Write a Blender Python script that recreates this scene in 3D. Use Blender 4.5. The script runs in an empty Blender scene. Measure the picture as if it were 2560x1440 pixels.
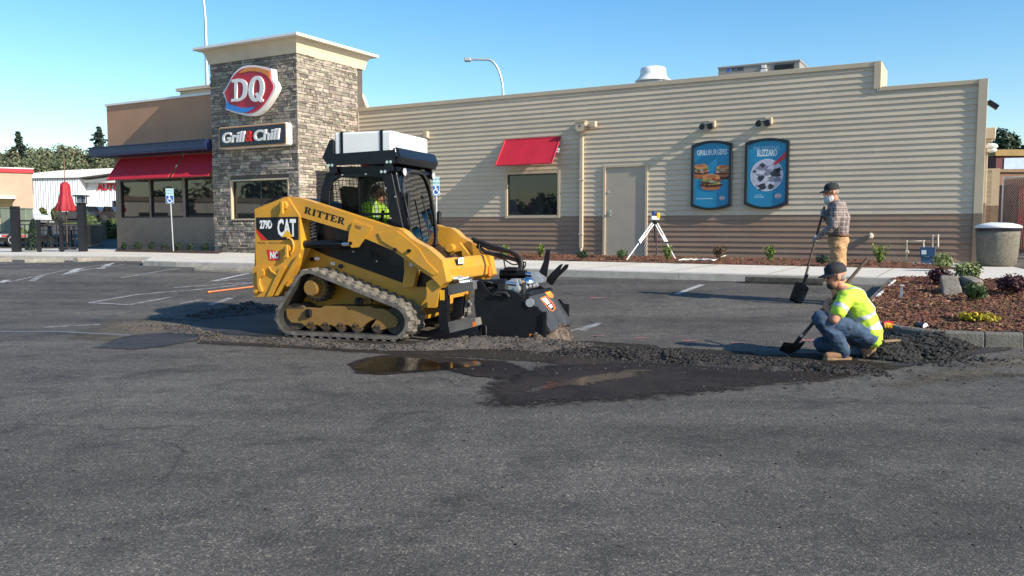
import bpy, bmesh, math, random
from mathutils import Vector, Matrix, noise
R = math.radians
# ------------------------------------------------------------------ camera
F, HOR, HC = 2050.0, 566.0, 1.37          # focal length and horizon in photo pixels (2560 wide), eye height
PITCH = math.atan((720-HOR)/F)
sc = bpy.context.scene
COL = sc.collection
cam = bpy.data.cameras.new('camera'); cam_o = bpy.data.objects.new('camera', cam); COL.objects.link(cam_o)
cam.sensor_width = 36; cam.lens = F/2560*36; cam.clip_end = 3000; cam.clip_start = .05
cam_o.location = (0, 0, HC); cam_o.rotation_euler = (math.pi/2-PITCH, 0, 0)
sc.camera = cam_o
# ------------------------------------------------------------------ light
SUN_EL = R(29.5)
SUN_T = Vector((-.80, .60, 0)).normalized()        # horizontal travel of the light
w = bpy.data.worlds.new('World'); sc.world = w; w.use_nodes = True
nt = w.node_tree
sky = nt.nodes.new('ShaderNodeTexSky'); sky.sky_type = 'NISHITA'; sky.sun_disc = False
sky.sun_elevation = SUN_EL; sky.sun_rotation = math.atan2(-SUN_T.x, -SUN_T.y)
sky.air_density = 1.15; sky.dust_density = .5; sky.ozone_density = 2.6; sky.altitude = 0
bg = nt.nodes['Background']; hs = nt.nodes.new('ShaderNodeHueSaturation'); hs.inputs['Saturation'].default_value = 1.35; nt.links.new(sky.outputs[0], hs.inputs['Color'])
nt.links.new(hs.outputs[0], bg.inputs[0]); bg.inputs[1].default_value = .135
sl = bpy.data.lights.new('sun', 'SUN'); sl.energy = 5.0; sl.angle = R(.53); sl.color = (1, .915, .78)
so = bpy.data.objects.new('sun', sl); COL.objects.link(so)
d = Vector((SUN_T.x*math.cos(SUN_EL), SUN_T.y*math.cos(SUN_EL), -math.sin(SUN_EL)))
so.rotation_euler = d.to_track_quat('-Z', 'Y').to_euler(); so.location = (30, -25, 40)
sc.view_settings.view_transform = 'Standard'; sc.view_settings.look = 'None'
sc.view_settings.exposure = .55; sc.view_settings.gamma = 1
# ------------------------------------------------------------------ pixel geometry
CP, SP = math.cos(PITCH), math.sin(PITCH)
def ray(px, py):
    a = 720-py
    return Vector((px-1280, SP*a+CP*F, CP*a-SP*F))
def P(px, py, y):
    d = ray(px, py); return Vector((0, 0, HC))+d*(y/d.y)
UX, UY = .8715, -.4903                     # along the long wall, to the right
VX, VY = .4903, .8715                      # into the building
SLAB, WALL_S = .50, 22.05
def sss(x, a, b):
    t = min(1, max(0, (x-a)/(b-a))); return t
def gz(x, y):
    s = VX*x+VY*y+max(0, -x-4)*.6
    z = .37*sss(s, 9, 15.25)
    if y > 29: z += .037*min(36, y-29)
    return z
def G(px, py, off=0.0):
    d = ray(px, py); d = d/d.y
    lo, hi = 1.0, 400.0
    t = 1.0; step = .25
    while t < 400:
        p = Vector((0, 0, HC))+d*t
        if p.z < gz(p.x, p.y)+off: break
        t += step
    lo, hi = t-step, t
    for _ in range(25):
        m = (lo+hi)/2; p = Vector((0, 0, HC))+d*m
        if p.z < gz(p.x, p.y)+off: hi = m
        else: lo = m
    p = Vector((0, 0, HC))+d*hi
    return p
def PZ(px, py, z):
    d = ray(px, py); return Vector((0, 0, HC))+d*((z-HC)/d.z)
# ------------------------------------------------------------------ mesh helper
class MB:
    def __init__(s): s.v = []; s.f = []; s.m = []; s.s = []
    def add(s, vs, fs, m=0, sm=False):
        b = len(s.v); s.v += [tuple(v) for v in vs]
        for f in fs: s.f.append([b+i for i in f]); s.m.append(m); s.s.append(sm)
        return s
    def box(s, x0, x1, y0, y1, z0, z1, m=0, mp=None):
        vs = [(x, y, z) for z in (z0, z1) for y in (y0, y1) for x in (x0, x1)]
        if mp: vs = [mp(*v) for v in vs]
        return s.add(vs, [(0, 2, 3, 1), (4, 5, 7, 6), (0, 1, 5, 4), (2, 6, 7, 3), (0, 4, 6, 2), (1, 3, 7, 5)], m)
    def obox(s, c, ax, ay, az, m=0):          # centre and half axes
        c = Vector(c); ax, ay, az = Vector(ax), Vector(ay), Vector(az)
        vs = [c+ax*i+ay*j+az*k for k in (-1, 1) for j in (-1, 1) for i in (-1, 1)]
        return s.add(vs, [(0, 2, 3, 1), (4, 5, 7, 6), (0, 1, 5, 4), (2, 6, 7, 3), (0, 4, 6, 2), (1, 3, 7, 5)], m)
    def beam(s, p, q, w, h, m=0, up=(0, 0, 1)):
        p, q = Vector(p), Vector(q); d = q-p
        sd = d.cross(Vector(up))
        if sd.length < 1e-6: sd = d.cross(Vector((1, 0, 0)))
        sd.normalize(); u = sd.cross(d).normalized()
        return s.obox((p+q)/2, d/2, sd*w/2, u*h/2, m)
    def prism(s, poly, mp, t0, t1, m=0, ms=None, sm=False):   # poly 2d, mp(a, b, t) -> 3d
        n = len(poly)
        vs = [mp(a, b, t0) for a, b in poly]+[mp(a, b, t1) for a, b in poly]
        s.add(vs, [list(range(n))[::-1], list(range(n, 2*n))], m)
        s.add(vs, [(i, (i+1) % n, n+(i+1) % n, n+i) for i in range(n)], m if ms is None else ms, sm)
        return s
    def sheet(s, pts, m=0): return s.add(pts, [list(range(len(pts)))], m)
    def ring(s, outer, inner, mp, t0, t1, m=0):               # outer and inner polys with equal counts
        n = len(outer)
        vs = [mp(a, b, t) for t in (t0, t1) for pl in (outer, inner) for a, b in pl]
        fs = []
        for i in range(n):
            j = (i+1) % n
            fs += [(i, n+i, n+j, j), (2*n+i, 2*n+j, 3*n+j, 3*n+i), (i, j, 2*n+j, 2*n+i), (n+i, 3*n+i, 3*n+j, n+j)]
        return s.add(vs, fs, m)
    def tube(s, pts, r, n=8, m=0, caps=True, sm=True, sq=1.0):
        pts = [Vector(p) for p in pts]; k = len(pts)
        rs = r if isinstance(r, (list, tuple)) else [r]*k
        T = []
        for i in range(k):
            a = pts[max(0, i-1)]; b = pts[min(k-1, i+1)]; T.append((b-a).normalized())
        up = Vector((0, 0, 1)) if abs(T[0].z) < .9 else Vector((1, 0, 0))
        X = T[0].cross(up).normalized(); vs = []
        for i in range(k):
            X = (X-T[i]*X.dot(T[i])).normalized(); Y = T[i].cross(X)
            for j in range(n):
                a = 2*math.pi*j/n
                vs.append(pts[i]+X*math.cos(a)*rs[i]+Y*math.sin(a)*rs[i]*sq)
        fs = [(i*n+j, i*n+(j+1) % n, (i+1)*n+(j+1) % n, (i+1)*n+j) for i in range(k-1) for j in range(n)]
        s.add(vs, fs, m, sm)
        if caps: s.add(vs, [list(range(n))[::-1], [(k-1)*n+j for j in range(n)]], m)
        return s
    def cyl(s, p, q, r, r2=None, n=16, m=0, caps=True, sm=True):
        return s.tube([p, q], [r, r if r2 is None else r2], n, m, caps, sm)
    def lathe(s, prof, c=(0, 0, 0), n=24, m=0, sm=True, mp=None, caps=True):   # profile of (r, z)
        vs = []
        for r_, z in prof:
            for j in range(n):
                a = 2*math.pi*j/n; v = (c[0]+r_*math.cos(a), c[1]+r_*math.sin(a), c[2]+z)
                vs.append(mp(*v) if mp else v)
        k = len(prof)
        s.add(vs, [(i*n+j, i*n+(j+1) % n, (i+1)*n+(j+1) % n, (i+1)*n+j) for i in range(k-1) for j in range(n)], m, sm)
        if caps: s.add(vs, [list(range(n))[::-1], [(k-1)*n+j for j in range(n)]], m)
        return s
    def ball(s, c, rx, ry=None, rz=None, n=12, k=8, m=0, rot=None):
        ry = ry or rx; rz = rz or rx; c = Vector(c); vs = []
        for i in range(1, k):
            t = math.pi*i/k
            for j in range(n):
                a = 2*math.pi*j/n
                v = Vector((rx*math.sin(t)*math.cos(a), ry*math.sin(t)*math.sin(a), rz*math.cos(t)))
                if rot: v = rot @ v
                vs.append(c+v)
        t = Vector((0, 0, rz)); 
        if rot: t = rot @ t
        vs += [c+t, c-t]; A = len(vs)-2
        fs = [(i*n+j, (i+1)*n+j, (i+1)*n+(j+1) % n, i*n+(j+1) % n) for i in range(k-2) for j in range(n)]
        fs += [(A, j, (j+1) % n) for j in range(n)]+[(A+1, (k-2)*n+(j+1) % n, (k-2)*n+j) for j in range(n)]
        return s.add(vs, fs, m, True)
    def rock(s, c, r, rnd, m=0, flat=.7):
        vs = []; 
        for (x, y, z) in ICO_V:
            q = r*(.7+.6*rnd.random()); vs.append((c[0]+x*q, c[1]+y*q, c[2]+z*q*flat))
        return s.add(vs, ICO_F, m)
    def leaves(s, c, rad, n, size, rnd, m=0, shell=.35, asp=.55):
        c = Vector(c)
        for _ in range(n):
            d = Vector((rnd.gauss(0, 1), rnd.gauss(0, 1), rnd.gauss(0, 1))).normalized()
            q = (shell+(1-shell)*rnd.random())**.6
            p = c+Vector((d.x*rad[0], d.y*rad[1], d.z*rad[2]))*q
            nrm = (d+Vector((rnd.gauss(0, .6), rnd.gauss(0, .6), rnd.gauss(0, .6)+.3))).normalized()
            a = nrm.orthogonal().normalized(); a = Matrix.Rotation(rnd.random()*6.28, 3, nrm) @ a
            b = nrm.cross(a); z = size*(.6+.8*rnd.random())
            s.add([p-a*z, p+b*z*asp-nrm*z*.15, p+a*z, p-b*z*asp-nrm*z*.15], [(0, 1, 2, 3)], m)
        return s
    def build(s, name, mats, parent=None, bevel=0, seg=1, loc=None):
        me = bpy.data.meshes.new(name); me.from_pydata(s.v, [], s.f)
        for mt in (mats if isinstance(mats, (list, tuple)) else [mats]): me.materials.append(mt)
        me.polygons.foreach_set('material_index', s.m); me.polygons.foreach_set('use_smooth', s.s)
        me.update()
        o = bpy.data.objects.new(name, me); COL.objects.link(o)
        if parent: o.parent = parent
        if loc: o.location = loc
        if bevel:
            b = o.modifiers.new('bevel', 'BEVEL'); b.width = bevel; b.segments = seg; b.limit_method = 'ANGLE'; b.angle_limit = R(40)
            b.use_clamp_overlap = True
        return o
_t = (1+5**.5)/2; _l = (1+_t*_t)**.5
ICO_V = [(x/_l, y/_l, z/_l) for x, y, z in [(-1, _t, 0), (1, _t, 0), (-1, -_t, 0), (1, -_t, 0), (0, -1, _t), (0, 1, _t), (0, -1, -_t), (0, 1, -_t), (_t, 0, -1), (_t, 0, 1), (-_t, 0, -1), (-_t, 0, 1)]]
ICO_F = [(0, 11, 5), (0, 5, 1), (0, 1, 7), (0, 7, 10), (0, 10, 11), (1, 5, 9), (5, 11, 4), (11, 10, 2), (10, 7, 6), (7, 1, 8), (3, 9, 4), (3, 4, 2), (3, 2, 6), (3, 6, 8), (3, 8, 9), (4, 9, 5), (2, 4, 11), (6, 2, 10), (8, 6, 7), (9, 8, 1)]
def tag(o, label=None, cat=None, group=None, kind=None):
    if label: o['label'] = label
    if cat: o['category'] = cat
    if group: o['group'] = group
    if kind: o['kind'] = kind
    return o
def thing(name, label, cat, loc=(0, 0, 0), rz=0, group=None):
    o = bpy.data.objects.new(name, None); COL.objects.link(o); o.empty_display_size = .2
    o.location = loc; o.rotation_euler = (0, 0, rz)
    return tag(o, label, cat, group)
def copy_tree(o, parent=None):
    c = o.copy(); COL.objects.link(c)
    if parent: c.parent = parent
    for ch in list(o.children): copy_tree(ch, c)
    return c
def text_mb(mb, txt, size, mp, m=0, off=0.0, shear=0.0, extr=0.0, t=0.0, align='CENTER', sx=1.0, res=2, fit=None):
    cu = bpy.data.curves.new('text', 'FONT'); cu.body = txt; cu.size = size; cu.offset = off; cu.shear = shear
    cu.align_x = align; cu.align_y = 'CENTER'; cu.resolution_u = res; cu.extrude = extr
    o = bpy.data.objects.new('text', cu); COL.objects.link(o)
    me = bpy.data.meshes.new_from_object(o.evaluated_get(bpy.context.evaluated_depsgraph_get()))
    if fit:
        xs_ = [v.co.x for v in me.vertices]; sx = fit/(max(xs_)-min(xs_))
    mb.add([mp(v.co.x*sx, v.co.y, t+v.co.z) for v in me.vertices], [list(p.vertices) for p in me.polygons], m)
    bpy.data.objects.remove(o); bpy.data.curves.remove(cu); bpy.data.meshes.remove(me)
# ------------------------------------------------------------------ materials
def M(name, col, rough=.6, metal=0.0, var=.12, vs=2.5, bump=0.0, bs=60.0, spec=.5, island=0.0, dust=0.0, dcol=(.30, .26, .20), ds=4.0, det=5, coat=0.0, sheen=0.0):
    m = bpy.data.materials.new(name); m.use_nodes = True; t = m.node_tree; N = t.nodes; L = t.links
    b = N['Principled BSDF']; b.inputs['Roughness'].default_value = rough; b.inputs['Metallic'].default_value = metal
    b.inputs['Specular IOR Level'].default_value = spec; b.inputs['Coat Weight'].default_value = coat
    tc = N.new('ShaderNodeTexCoord'); nz = N.new('ShaderNodeTexNoise'); nz.inputs['Scale'].default_value = vs; nz.inputs['Detail'].default_value = det
    L.new(tc.outputs['Object'], nz.inputs['Vector'])
    rp = N.new('ShaderNodeValToRGB'); e = rp.color_ramp.elements
    e[0].position = .3; e[1].position = .7
    e[0].color = [max(0, c*(1-var)) for c in col]+[1]; e[1].color = [min(1, c*(1+var)) for c in col]+[1]
    L.new(nz.outputs['Fac'], rp.inputs['Fac']); out = rp.outputs['Color']
    if island:
        g = N.new('ShaderNodeNewGeometry'); mr = N.new('ShaderNodeMapRange')
        mr.inputs['To Min'].default_value = 1-island; mr.inputs['To Max'].default_value = 1+island
        L.new(g.outputs['Random Per Island'], mr.inputs['Value'])
        h = N.new('ShaderNodeHueSaturation'); L.new(mr.outputs['Result'], h.inputs['Value']); L.new(out, h.inputs['Color'])
        m2 = N.new('ShaderNodeMath'); m2.operation = 'MULTIPLY'; m2.inputs[1].default_value = 7.31
        m3 = N.new('ShaderNodeMath'); m3.operation = 'FRACT'; L.new(g.outputs['Random Per Island'], m2.inputs[0]); L.new(m2.outputs[0], m3.inputs[0])
        mr2 = N.new('ShaderNodeMapRange'); mr2.inputs['To Min'].default_value = .5-island*.06; mr2.inputs['To Max'].default_value = .5+island*.06
        L.new(m3.outputs[0], mr2.inputs['Value']); L.new(mr2.outputs['Result'], h.inputs['Hue']); out = h.outputs['Color']
    if dust:
        n2 = N.new('ShaderNodeTexNoise'); n2.inputs['Scale'].default_value = ds; n2.inputs['Detail'].default_value = 9; n2.inputs['Roughness'].default_value = .7
        L.new(tc.outputs['Object'], n2.inputs['Vector'])
        r2 = N.new('ShaderNodeMapRange'); r2.inputs['From Min'].default_value = .42; r2.inputs['From Max'].default_value = .75; r2.inputs['To Max'].default_value = dust
        L.new(n2.outputs['Fac'], r2.inputs['Value'])
        mx = N.new('ShaderNodeMixRGB'); mx.inputs['Color2'].default_value = list(dcol)+[1]; L.new(r2.outputs['Result'], mx.inputs['Fac']); L.new(out, mx.inputs['Color1']); out = mx.outputs['Color']
    L.new(out, b.inputs['Base Color'])
    if bump:
        n3 = N.new('ShaderNodeTexNoise'); n3.inputs['Scale'].default_value = bs; n3.inputs['Detail'].default_value = 6; L.new(tc.outputs['Object'], n3.inputs['Vector'])
        bp = N.new('ShaderNodeBump'); bp.inputs['Strength'].default_value = bump; bp.inputs['Distance'].default_value = .02
        L.new(n3.outputs['Fac'], bp.inputs['Height']); L.new(bp.outputs['Normal'], b.inputs['Normal'])
    return m
def leafmat(name, col, island=.45):
    m = M(name, col, .55, var=.25, vs=1.5, island=island, spec=.3)
    b = m.node_tree.nodes['Principled BSDF']; b.inputs['Subsurface Weight'].default_value = 0
    return m
mt = {}
def glassmat(name, col, rough=.02, ior=1.28):
    m = bpy.data.materials.new(name); m.use_nodes = True; t = m.node_tree; N = t.nodes; L = t.links
    b = N['Principled BSDF']; N.remove(b); o = N['Material Output']
    tr = N.new('ShaderNodeBsdfTransparent'); tr.inputs[0].default_value = list(col)+[1]
    gl = N.new('ShaderNodeBsdfGlossy'); gl.inputs['Roughness'].default_value = rough; gl.inputs['Color'].default_value = (.35, .35, .35, 1)
    fr = N.new('ShaderNodeFresnel'); fr.inputs[0].default_value = ior
    mx = N.new('ShaderNodeMixShader'); L.new(fr.outputs[0], mx.inputs[0]); L.new(tr.outputs[0], mx.inputs[1]); L.new(gl.outputs[0], mx.inputs[2])
    L.new(mx.outputs[0], o.inputs[0]); return m
mt['siding'] = M('tan_siding_paint', (.54, .455, .338), .55, var=.06, vs=.8, bump=.05, bs=90, island=.045, dust=.08, dcol=(.30, .25, .19), ds=1.3)
mt['siding_low'] = M('brown_siding_paint', (.275, .178, .118), .55, var=.08, vs=.8, bump=.05, bs=90, island=.05, dust=.3, dcol=(.30, .24, .19), ds=1.6)
mt['trim'] = M('tan_trim_paint', (.50, .41, .29), .5, var=.05)
mt['trim_low'] = M('brown_trim_paint', (.20, .145, .10), .5, var=.05)
mt['cornice'] = M('cream_cornice', (.62, .52, .37), .6, var=.05)
mt['stucco'] = M('brown_stucco', (.46, .255, .15), .8, var=.08, vs=.8, bump=.2, bs=120)
mt['stucco_low'] = M('taupe_stucco', (.27, .21, .155), .8, var=.08, bump=.2, bs=120)
mt['stone'] = M('ledge_stone', (.275, .235, .19), .85, var=.35, vs=9, bump=.35, bs=45, island=.48)
mt['mortar'] = M('mortar', (.10, .085, .07), .9, var=.2)
mt['red_cloth'] = M('red_awning_cloth', (.46, .014, .032), .6, var=.06)
mt['navy'] = M('navy_metal', (.012, .022, .075), .4, var=.1)
mt['darkframe'] = M('dark_bronze_frame', (.02, .017, .015), .4, var=.1)
mt['white_metal'] = M('white_metal', (.78, .77, .74), .4, var=.04, vs=3)
mt['grey_metal'] = M('grey_metal', (.40, .41, .42), .4, .3, var=.1)
mt['galv'] = M('galvanised_steel', (.52, .54, .56), .4, .6, var=.1)
mt['hvac'] = M('hvac_paint', (.30, .27, .23), .5, var=.06)
mt['door'] = M('door_paint', (.40, .345, .27), .5, var=.04)
mt['pane'] = M('window_pane', (.012, .014, .016), .02, var=.3, vs=1.2, spec=.8)
mt['black'] = M('black_paint', (.005, .006, .010), .30, var=.2, dust=.05, dcol=(.10, .09, .08), spec=.4)
mt['satin'] = M('satin_black', (.005, .005, .007), .5, var=.2, spec=.35, dust=.06, dcol=(.10, .09, .08), ds=6)
mt['yellow'] = M('machine_yellow', (.60, .29, .024), .38, var=.08, vs=3, dust=.42, dcol=(.34, .22, .10), ds=7, coat=.2)
mt['yellow_dirty_shaded'] = M('dusty_shaded_yellow', (.27, .145, .03), .65, var=.15, vs=6, dust=.6, dcol=(.15, .105, .06), ds=6)  # dusty undercarriage yellow, also darkened for the shade it sits in
mt['rubber'] = M('dusty_rubber', (.115, .102, .086), .85, var=.35, vs=9, bump=.3, bs=50, dust=.75, dcol=(.235, .21, .17), ds=9)
mt['rubber_in'] = M('black_rubber', (.018, .017, .016), .8, var=.3, dust=.3, dcol=(.10, .09, .075), ds=5)
mt['roller'] = M('rusty_steel', (.075, .055, .042), .65, .2, var=.3, vs=8, dust=.4, dcol=(.16, .115, .08))
mt['hose'] = M('hydraulic_hose', (.014, .014, .015), .55, var=.2, dust=.2, dcol=(.09, .08, .07))
mt['chrome'] = M('chrome_rod', (.75, .76, .78), .15, 1.0, var=.03)
mt['tank'] = M('white_plastic_tank', (.80, .80, .78), .4, var=.03, vs=3, spec=.4)
mt['decal_w'] = M('white_decal', (.80, .80, .78), .45, var=.03)
mt['decal_r'] = M('red_decal', (.62, .02, .02), .45, var=.03)
mt['decal_o'] = M('orange_decal', (.80, .22, .03), .45, var=.05)
mt['decal_k'] = M('black_decal', (.008, .008, .010), .45, var=.05)
mt['decal_y'] = M('yellow_decal', (.78, .42, .02), .45, var=.03)
mt['lamp_glass'] = M('lamp_lens', (.75, .76, .78), .15, .4, var=.1)
mt['concrete'] = M('pale_concrete', (.60, .55, .47), .85, var=.08, vs=1.2, bump=.1, bs=120)
mt['kerb'] = M('weathered_kerb', (.125, .118, .102), .9, var=.35, vs=6, bump=.5, bs=50, dust=.6, dcol=(.13, .12, .105), ds=3)
mt['stop'] = M('wheel_stop_concrete', (.24, .22, .185), .9, var=.22, vs=7, bump=.3, bs=60)
mt['mulch'] = M('bark_mulch', (.13, .055, .028), .9, var=.6, vs=30, bump=1.0, bs=45)
mt['chip'] = M('bark_chips', (.165, .072, .038), .9, var=.3, island=.6)
mt['dirt'] = M('planting_soil', (.045, .03, .022), .95, var=.4, vs=12, bump=.8, bs=50)
mt['grass'] = M('lawn_grass', (.085, .125, .03), .9, var=.3, vs=3, bump=.5, bs=90)
mt['lime'] = M('hi_vis_cloth', (.50, .72, .05), .75, var=.06, vs=6, bump=.25, bs=16)
mt['reflect'] = M('silver_reflective_tape', (.46, .48, .52), .4, .0, var=.1, vs=14)
mt['denim'] = M('blue_denim', (.026, .055, .105), .85, var=.45, vs=11, bump=.6, bs=24, dust=.55, dcol=(.13, .18, .25), ds=5)
mt['khaki'] = M('khaki_cloth', (.47, .27, .125), .85, var=.15, vs=9, bump=.5, bs=18)
mt['skin'] = M('skin', (.50, .22, .13), .55, var=.12, vs=14)
mt['hair_g'] = M('grey_hair', (.26, .22, .19), .8, var=.3, vs=40, bump=.6, bs=90)
mt['beard_w'] = M('white_beard', (.62, .61, .59), .8, var=.2, vs=50, bump=.6, bs=90)
mt['cap'] = M('black_cap_cloth', (.012, .013, .016), .8, var=.25, vs=12)
mt['leather'] = M('brown_leather', (.13, .065, .03), .7, var=.3, vs=15)
mt['sole'] = M('tan_boot_sole', (.24, .155, .085), .8, var=.2, vs=15)
mt['boot'] = M('suede_boot', (.25, .135, .07), .8, var=.25, vs=15, bump=.2)
mt['glove'] = M('grey_glove', (.30, .30, .30), .8, var=.25, vs=12)
mt['wood'] = M('worn_wood_handle', (.075, .045, .026), .6, var=.3, vs=12)
mt['blade'] = M('shovel_steel', (.035, .04, .05), .45, .5, var=.4, vs=8)
mt['orange'] = M('orange_plastic', (.52, .17, .07), .5, var=.1)
mt['bark'] = M('tree_bark', (.09, .065, .045), .9, var=.3, vs=8)
# ================================================================== ground
def asphalt_mat(name='aged_asphalt', mul=None, rough=.8, spec=.35, masked=None, bmp=1.0):
    m = bpy.data.materials.new(name); m.use_nodes = True; t = m.node_tree; N = t.nodes; L = t.links
    b = N['Principled BSDF']; b.inputs['Roughness'].default_value = rough; b.inputs['Specular IOR Level'].default_value = spec
    tc = N.new('ShaderNodeTexCoord')
    def nz(s, d=6, r=.6, vec=None, dist=0):
        n = N.new('ShaderNodeTexNoise'); n.inputs['Scale'].default_value = s; n.inputs['Detail'].default_value = d; n.inputs['Roughness'].default_value = r; n.inputs['Distortion'].default_value = dist
        L.new(vec or tc.outputs['Object'], n.inputs['Vector']); return n.outputs['Fac']
    def ramp(f, p0, p1, c0, c1):
        r = N.new('ShaderNodeValToRGB'); e = r.color_ramp.elements; e[0].position = p0; e[1].position = p1
        e[0].color = list(c0)+[1]; e[1].color = list(c1)+[1]; L.new(f, r.inputs['Fac']); return r.outputs['Color']
    def mix(a, b_, f, op='MIX'):
        x = N.new('ShaderNodeMixRGB'); x.blend_type = op
        if isinstance(f, float): x.inputs[0].default_value = f
        else: L.new(f, x.inputs[0])
        for k, q in ((1, a), (2, b_)):
            if isinstance(q, tuple): x.inputs[k].default_value = list(q)+[1]
            else: L.new(q, x.inputs[k])
        return x.outputs[0]
    big = ramp(nz(.35, 5, .55), .3, .7, (.074, .066, .0565), (.124, .112, .098))
    mp = N.new('ShaderNodeMapping'); mp.inputs['Rotation'].default_value = (0, 0, -.45); mp.inputs['Scale'].default_value = (.25, 1.5, 1)
    L.new(tc.outputs['Object'], mp.inputs['Vector'])
    c = mix(big, ramp(nz(.8, 4, .6, mp.outputs[0]), .35, .68, (.55, .55, .56), (1.2, 1.2, 1.18)), .75, 'MULTIPLY')      # worn lanes
    c = mix(c, ramp(nz(1.7, 8, .68, None, .6), .50, .66, (1, 1, 1), (.52, .52, .53)), .85, 'MULTIPLY')                    # oil patches
    c = mix(c, ramp(nz(7, 5, .7), .35, .7, (.84, .84, .84), (1.12, 1.12, 1.12)), .8, 'MULTIPLY')
    v = N.new('ShaderNodeTexVoronoi'); v.inputs['Scale'].default_value = 135; L.new(tc.outputs['Object'], v.inputs['Vector'])
    sp = N.new('ShaderNodeSeparateColor'); L.new(v.outputs['Color'], sp.inputs[0])
    c = mix(c, ramp(sp.outputs[0], .3, .98, (.60, .60, .60), (1.55, 1.53, 1.48)), .9, 'MULTIPLY')                      # aggregate
    v2 = N.new('ShaderNodeTexVoronoi'); v2.inputs['Scale'].default_value = 95; L.new(tc.outputs['Object'], v2.inputs['Vector'])
    sp2 = N.new('ShaderNodeSeparateColor'); L.new(v2.outputs['Color'], sp2.inputs[0])
    c = mix(c, ramp(sp2.outputs[1], .86, .98, (1, 1, 1), (2.6, 2.5, 2.3)), .8, 'MULTIPLY')                             # pale stones
    # cracks
    vc = N.new('ShaderNodeTexVoronoi'); vc.feature = 'DISTANCE_TO_EDGE'; vc.inputs['Scale'].default_value = .42
    wn = N.new('ShaderNodeTexNoise'); wn.inputs['Scale'].default_value = 2.2; wn.inputs['Detail'].default_value = 7; L.new(tc.outputs['Object'], wn.inputs['Vector'])
    ad = N.new('ShaderNodeMixRGB'); ad.blend_type = 'ADD'; ad.inputs[0].default_value = .55; L.new(tc.outputs['Object'], ad.inputs[1]); L.new(wn.outputs['Color'], ad.inputs[2]); L.new(ad.outputs[0], vc.inputs['Vector'])
    ck = ramp(vc.outputs['Distance'], 0.0, .011, (.48, .48, .48), (1, 1, 1))
    msk = ramp(nz(.5, 3, .5), .47, .57, (0, 0, 0), (.9, .9, .9))
    c = mix(c, ck, msk, 'MULTIPLY')
    if mul: c = mix(c, mul, 1.0, 'MULTIPLY')
    L.new(c, b.inputs['Base Color'])
    if masked:                                  # soft edged damp or dirty area: fades out towards the rim, broken up by noise
        at = N.new('ShaderNodeAttribute'); at.attribute_name = 'cover'
        n1 = nz(3.0, 9, .68, None, .4); n2 = nz(14, 6, .7); a1 = N.new('ShaderNodeMath'); a1.operation = 'ADD'; L.new(n1, a1.inputs[0]); L.new(n2, a1.inputs[1])
        a2 = N.new('ShaderNodeMath'); a2.operation = 'MULTIPLY_ADD'; L.new(a1.outputs[0], a2.inputs[0]); a2.inputs[1].default_value = masked[0]; a2.inputs[2].default_value = -masked[0]
        a3 = N.new('ShaderNodeMath'); a3.operation = 'ADD'; L.new(at.outputs['Fac'], a3.inputs[0]); L.new(a2.outputs[0], a3.inputs[1])
        mr = N.new('ShaderNodeMapRange'); mr.inputs['From Min'].default_value = masked[1]; mr.inputs['From Max'].default_value = masked[2]; mr.inputs['To Max'].default_value = masked[3]; L.new(a3.outputs[0], mr.inputs['Value'])
        tr_ = N.new('ShaderNodeBsdfTransparent'); ms = N.new('ShaderNodeMixShader'); L.new(mr.outputs[0], ms.inputs[0]); L.new(tr_.outputs[0], ms.inputs[1]); L.new(b.outputs[0], ms.inputs[2]); L.new(ms.outputs[0], N['Material Output'].inputs['Surface'])
    if bmp == 0: return m
    bp = N.new('ShaderNodeBump'); bp.inputs['Strength'].default_value = .42; bp.inputs['Distance'].default_value = .006
    L.new(v.outputs['Distance'], bp.inputs['Height']); bp.invert = True
    bp2 = N.new('ShaderNodeBump'); bp2.inputs['Strength'].default_value = .35; bp2.inputs['Distance'].default_value = .03; L.new(nz(5, 6, .65), bp2.inputs['Height']); L.new(bp.outputs[0], bp2.inputs['Normal'])
    L.new(bp2.outputs[0], b.inputs['Normal'])
    return m
mt['asphalt'] = asphalt_mat()
xs = [-900, -300, -130]+[-70+i*.5 for i in range(221)]+[70, 130, 300, 900]
ys = [-400, -120, -40, -15]+[-5+i*.5 for i in range(151)]+[90, 130, 300, 1200]
mb = MB(); n = len(xs)
mb.add([(x, y, gz(x, y)) for y in ys for x in xs], [(j*n+i, j*n+i+1, (j+1)*n+i+1, (j+1)*n+i) for j in range(len(ys)-1) for i in range(n-1)], 0, True)
tag(mb.build('ground', mt['asphalt']), kind='structure')
# ------------------------------------------------------------------ sidewalk, kerb
def W2(X, Y):                              # building frame to world x, y
    return (OX+UX*X+VX*Y, OY+UY*X+VY*Y)
r0 = ray(897, 600); r0 = r0/r0.y; t0 = WALL_S/(VX*r0.x+VY); OX, OY = r0.x*t0, t0
BR = math.atan2(UY, UX)
def wl(px, py, Y=0.0):                     # photo pixel -> X, Z on the plane Y of the building frame (Z above the slab)
    d_ = ray(px, py); t = (WALL_S+Y)/(VX*d_.x+VY*d_.y); p = Vector((0, 0, HC))+d_*t
    return ((p.x-OX)*UX+(p.y-OY)*UY, p.z-SLAB)
front = [PZ(x, y, SLAB) for x, y in ((-420, 636), (0, 638), (380, 641.5), (366, 651), (450, 653.5), (640, 657), (900, 661), (1240, 668.5), (1700, 680), (2225, 692.5), (2700, 705))]
back = [Vector((*W2(19, .3), SLAB)), Vector((*W2(-12, .3), SLAB)), Vector((*W2(-26, -.5), SLAB))]
mb = MB(); pl = [(p.x, p.y) for p in front+back]
mb.prism(pl, lambda a, b, t: (a, b, t), SLAB-.25, SLAB)
jm = M('sidewalk_joint', (.24, .215, .18), .9)
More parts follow.
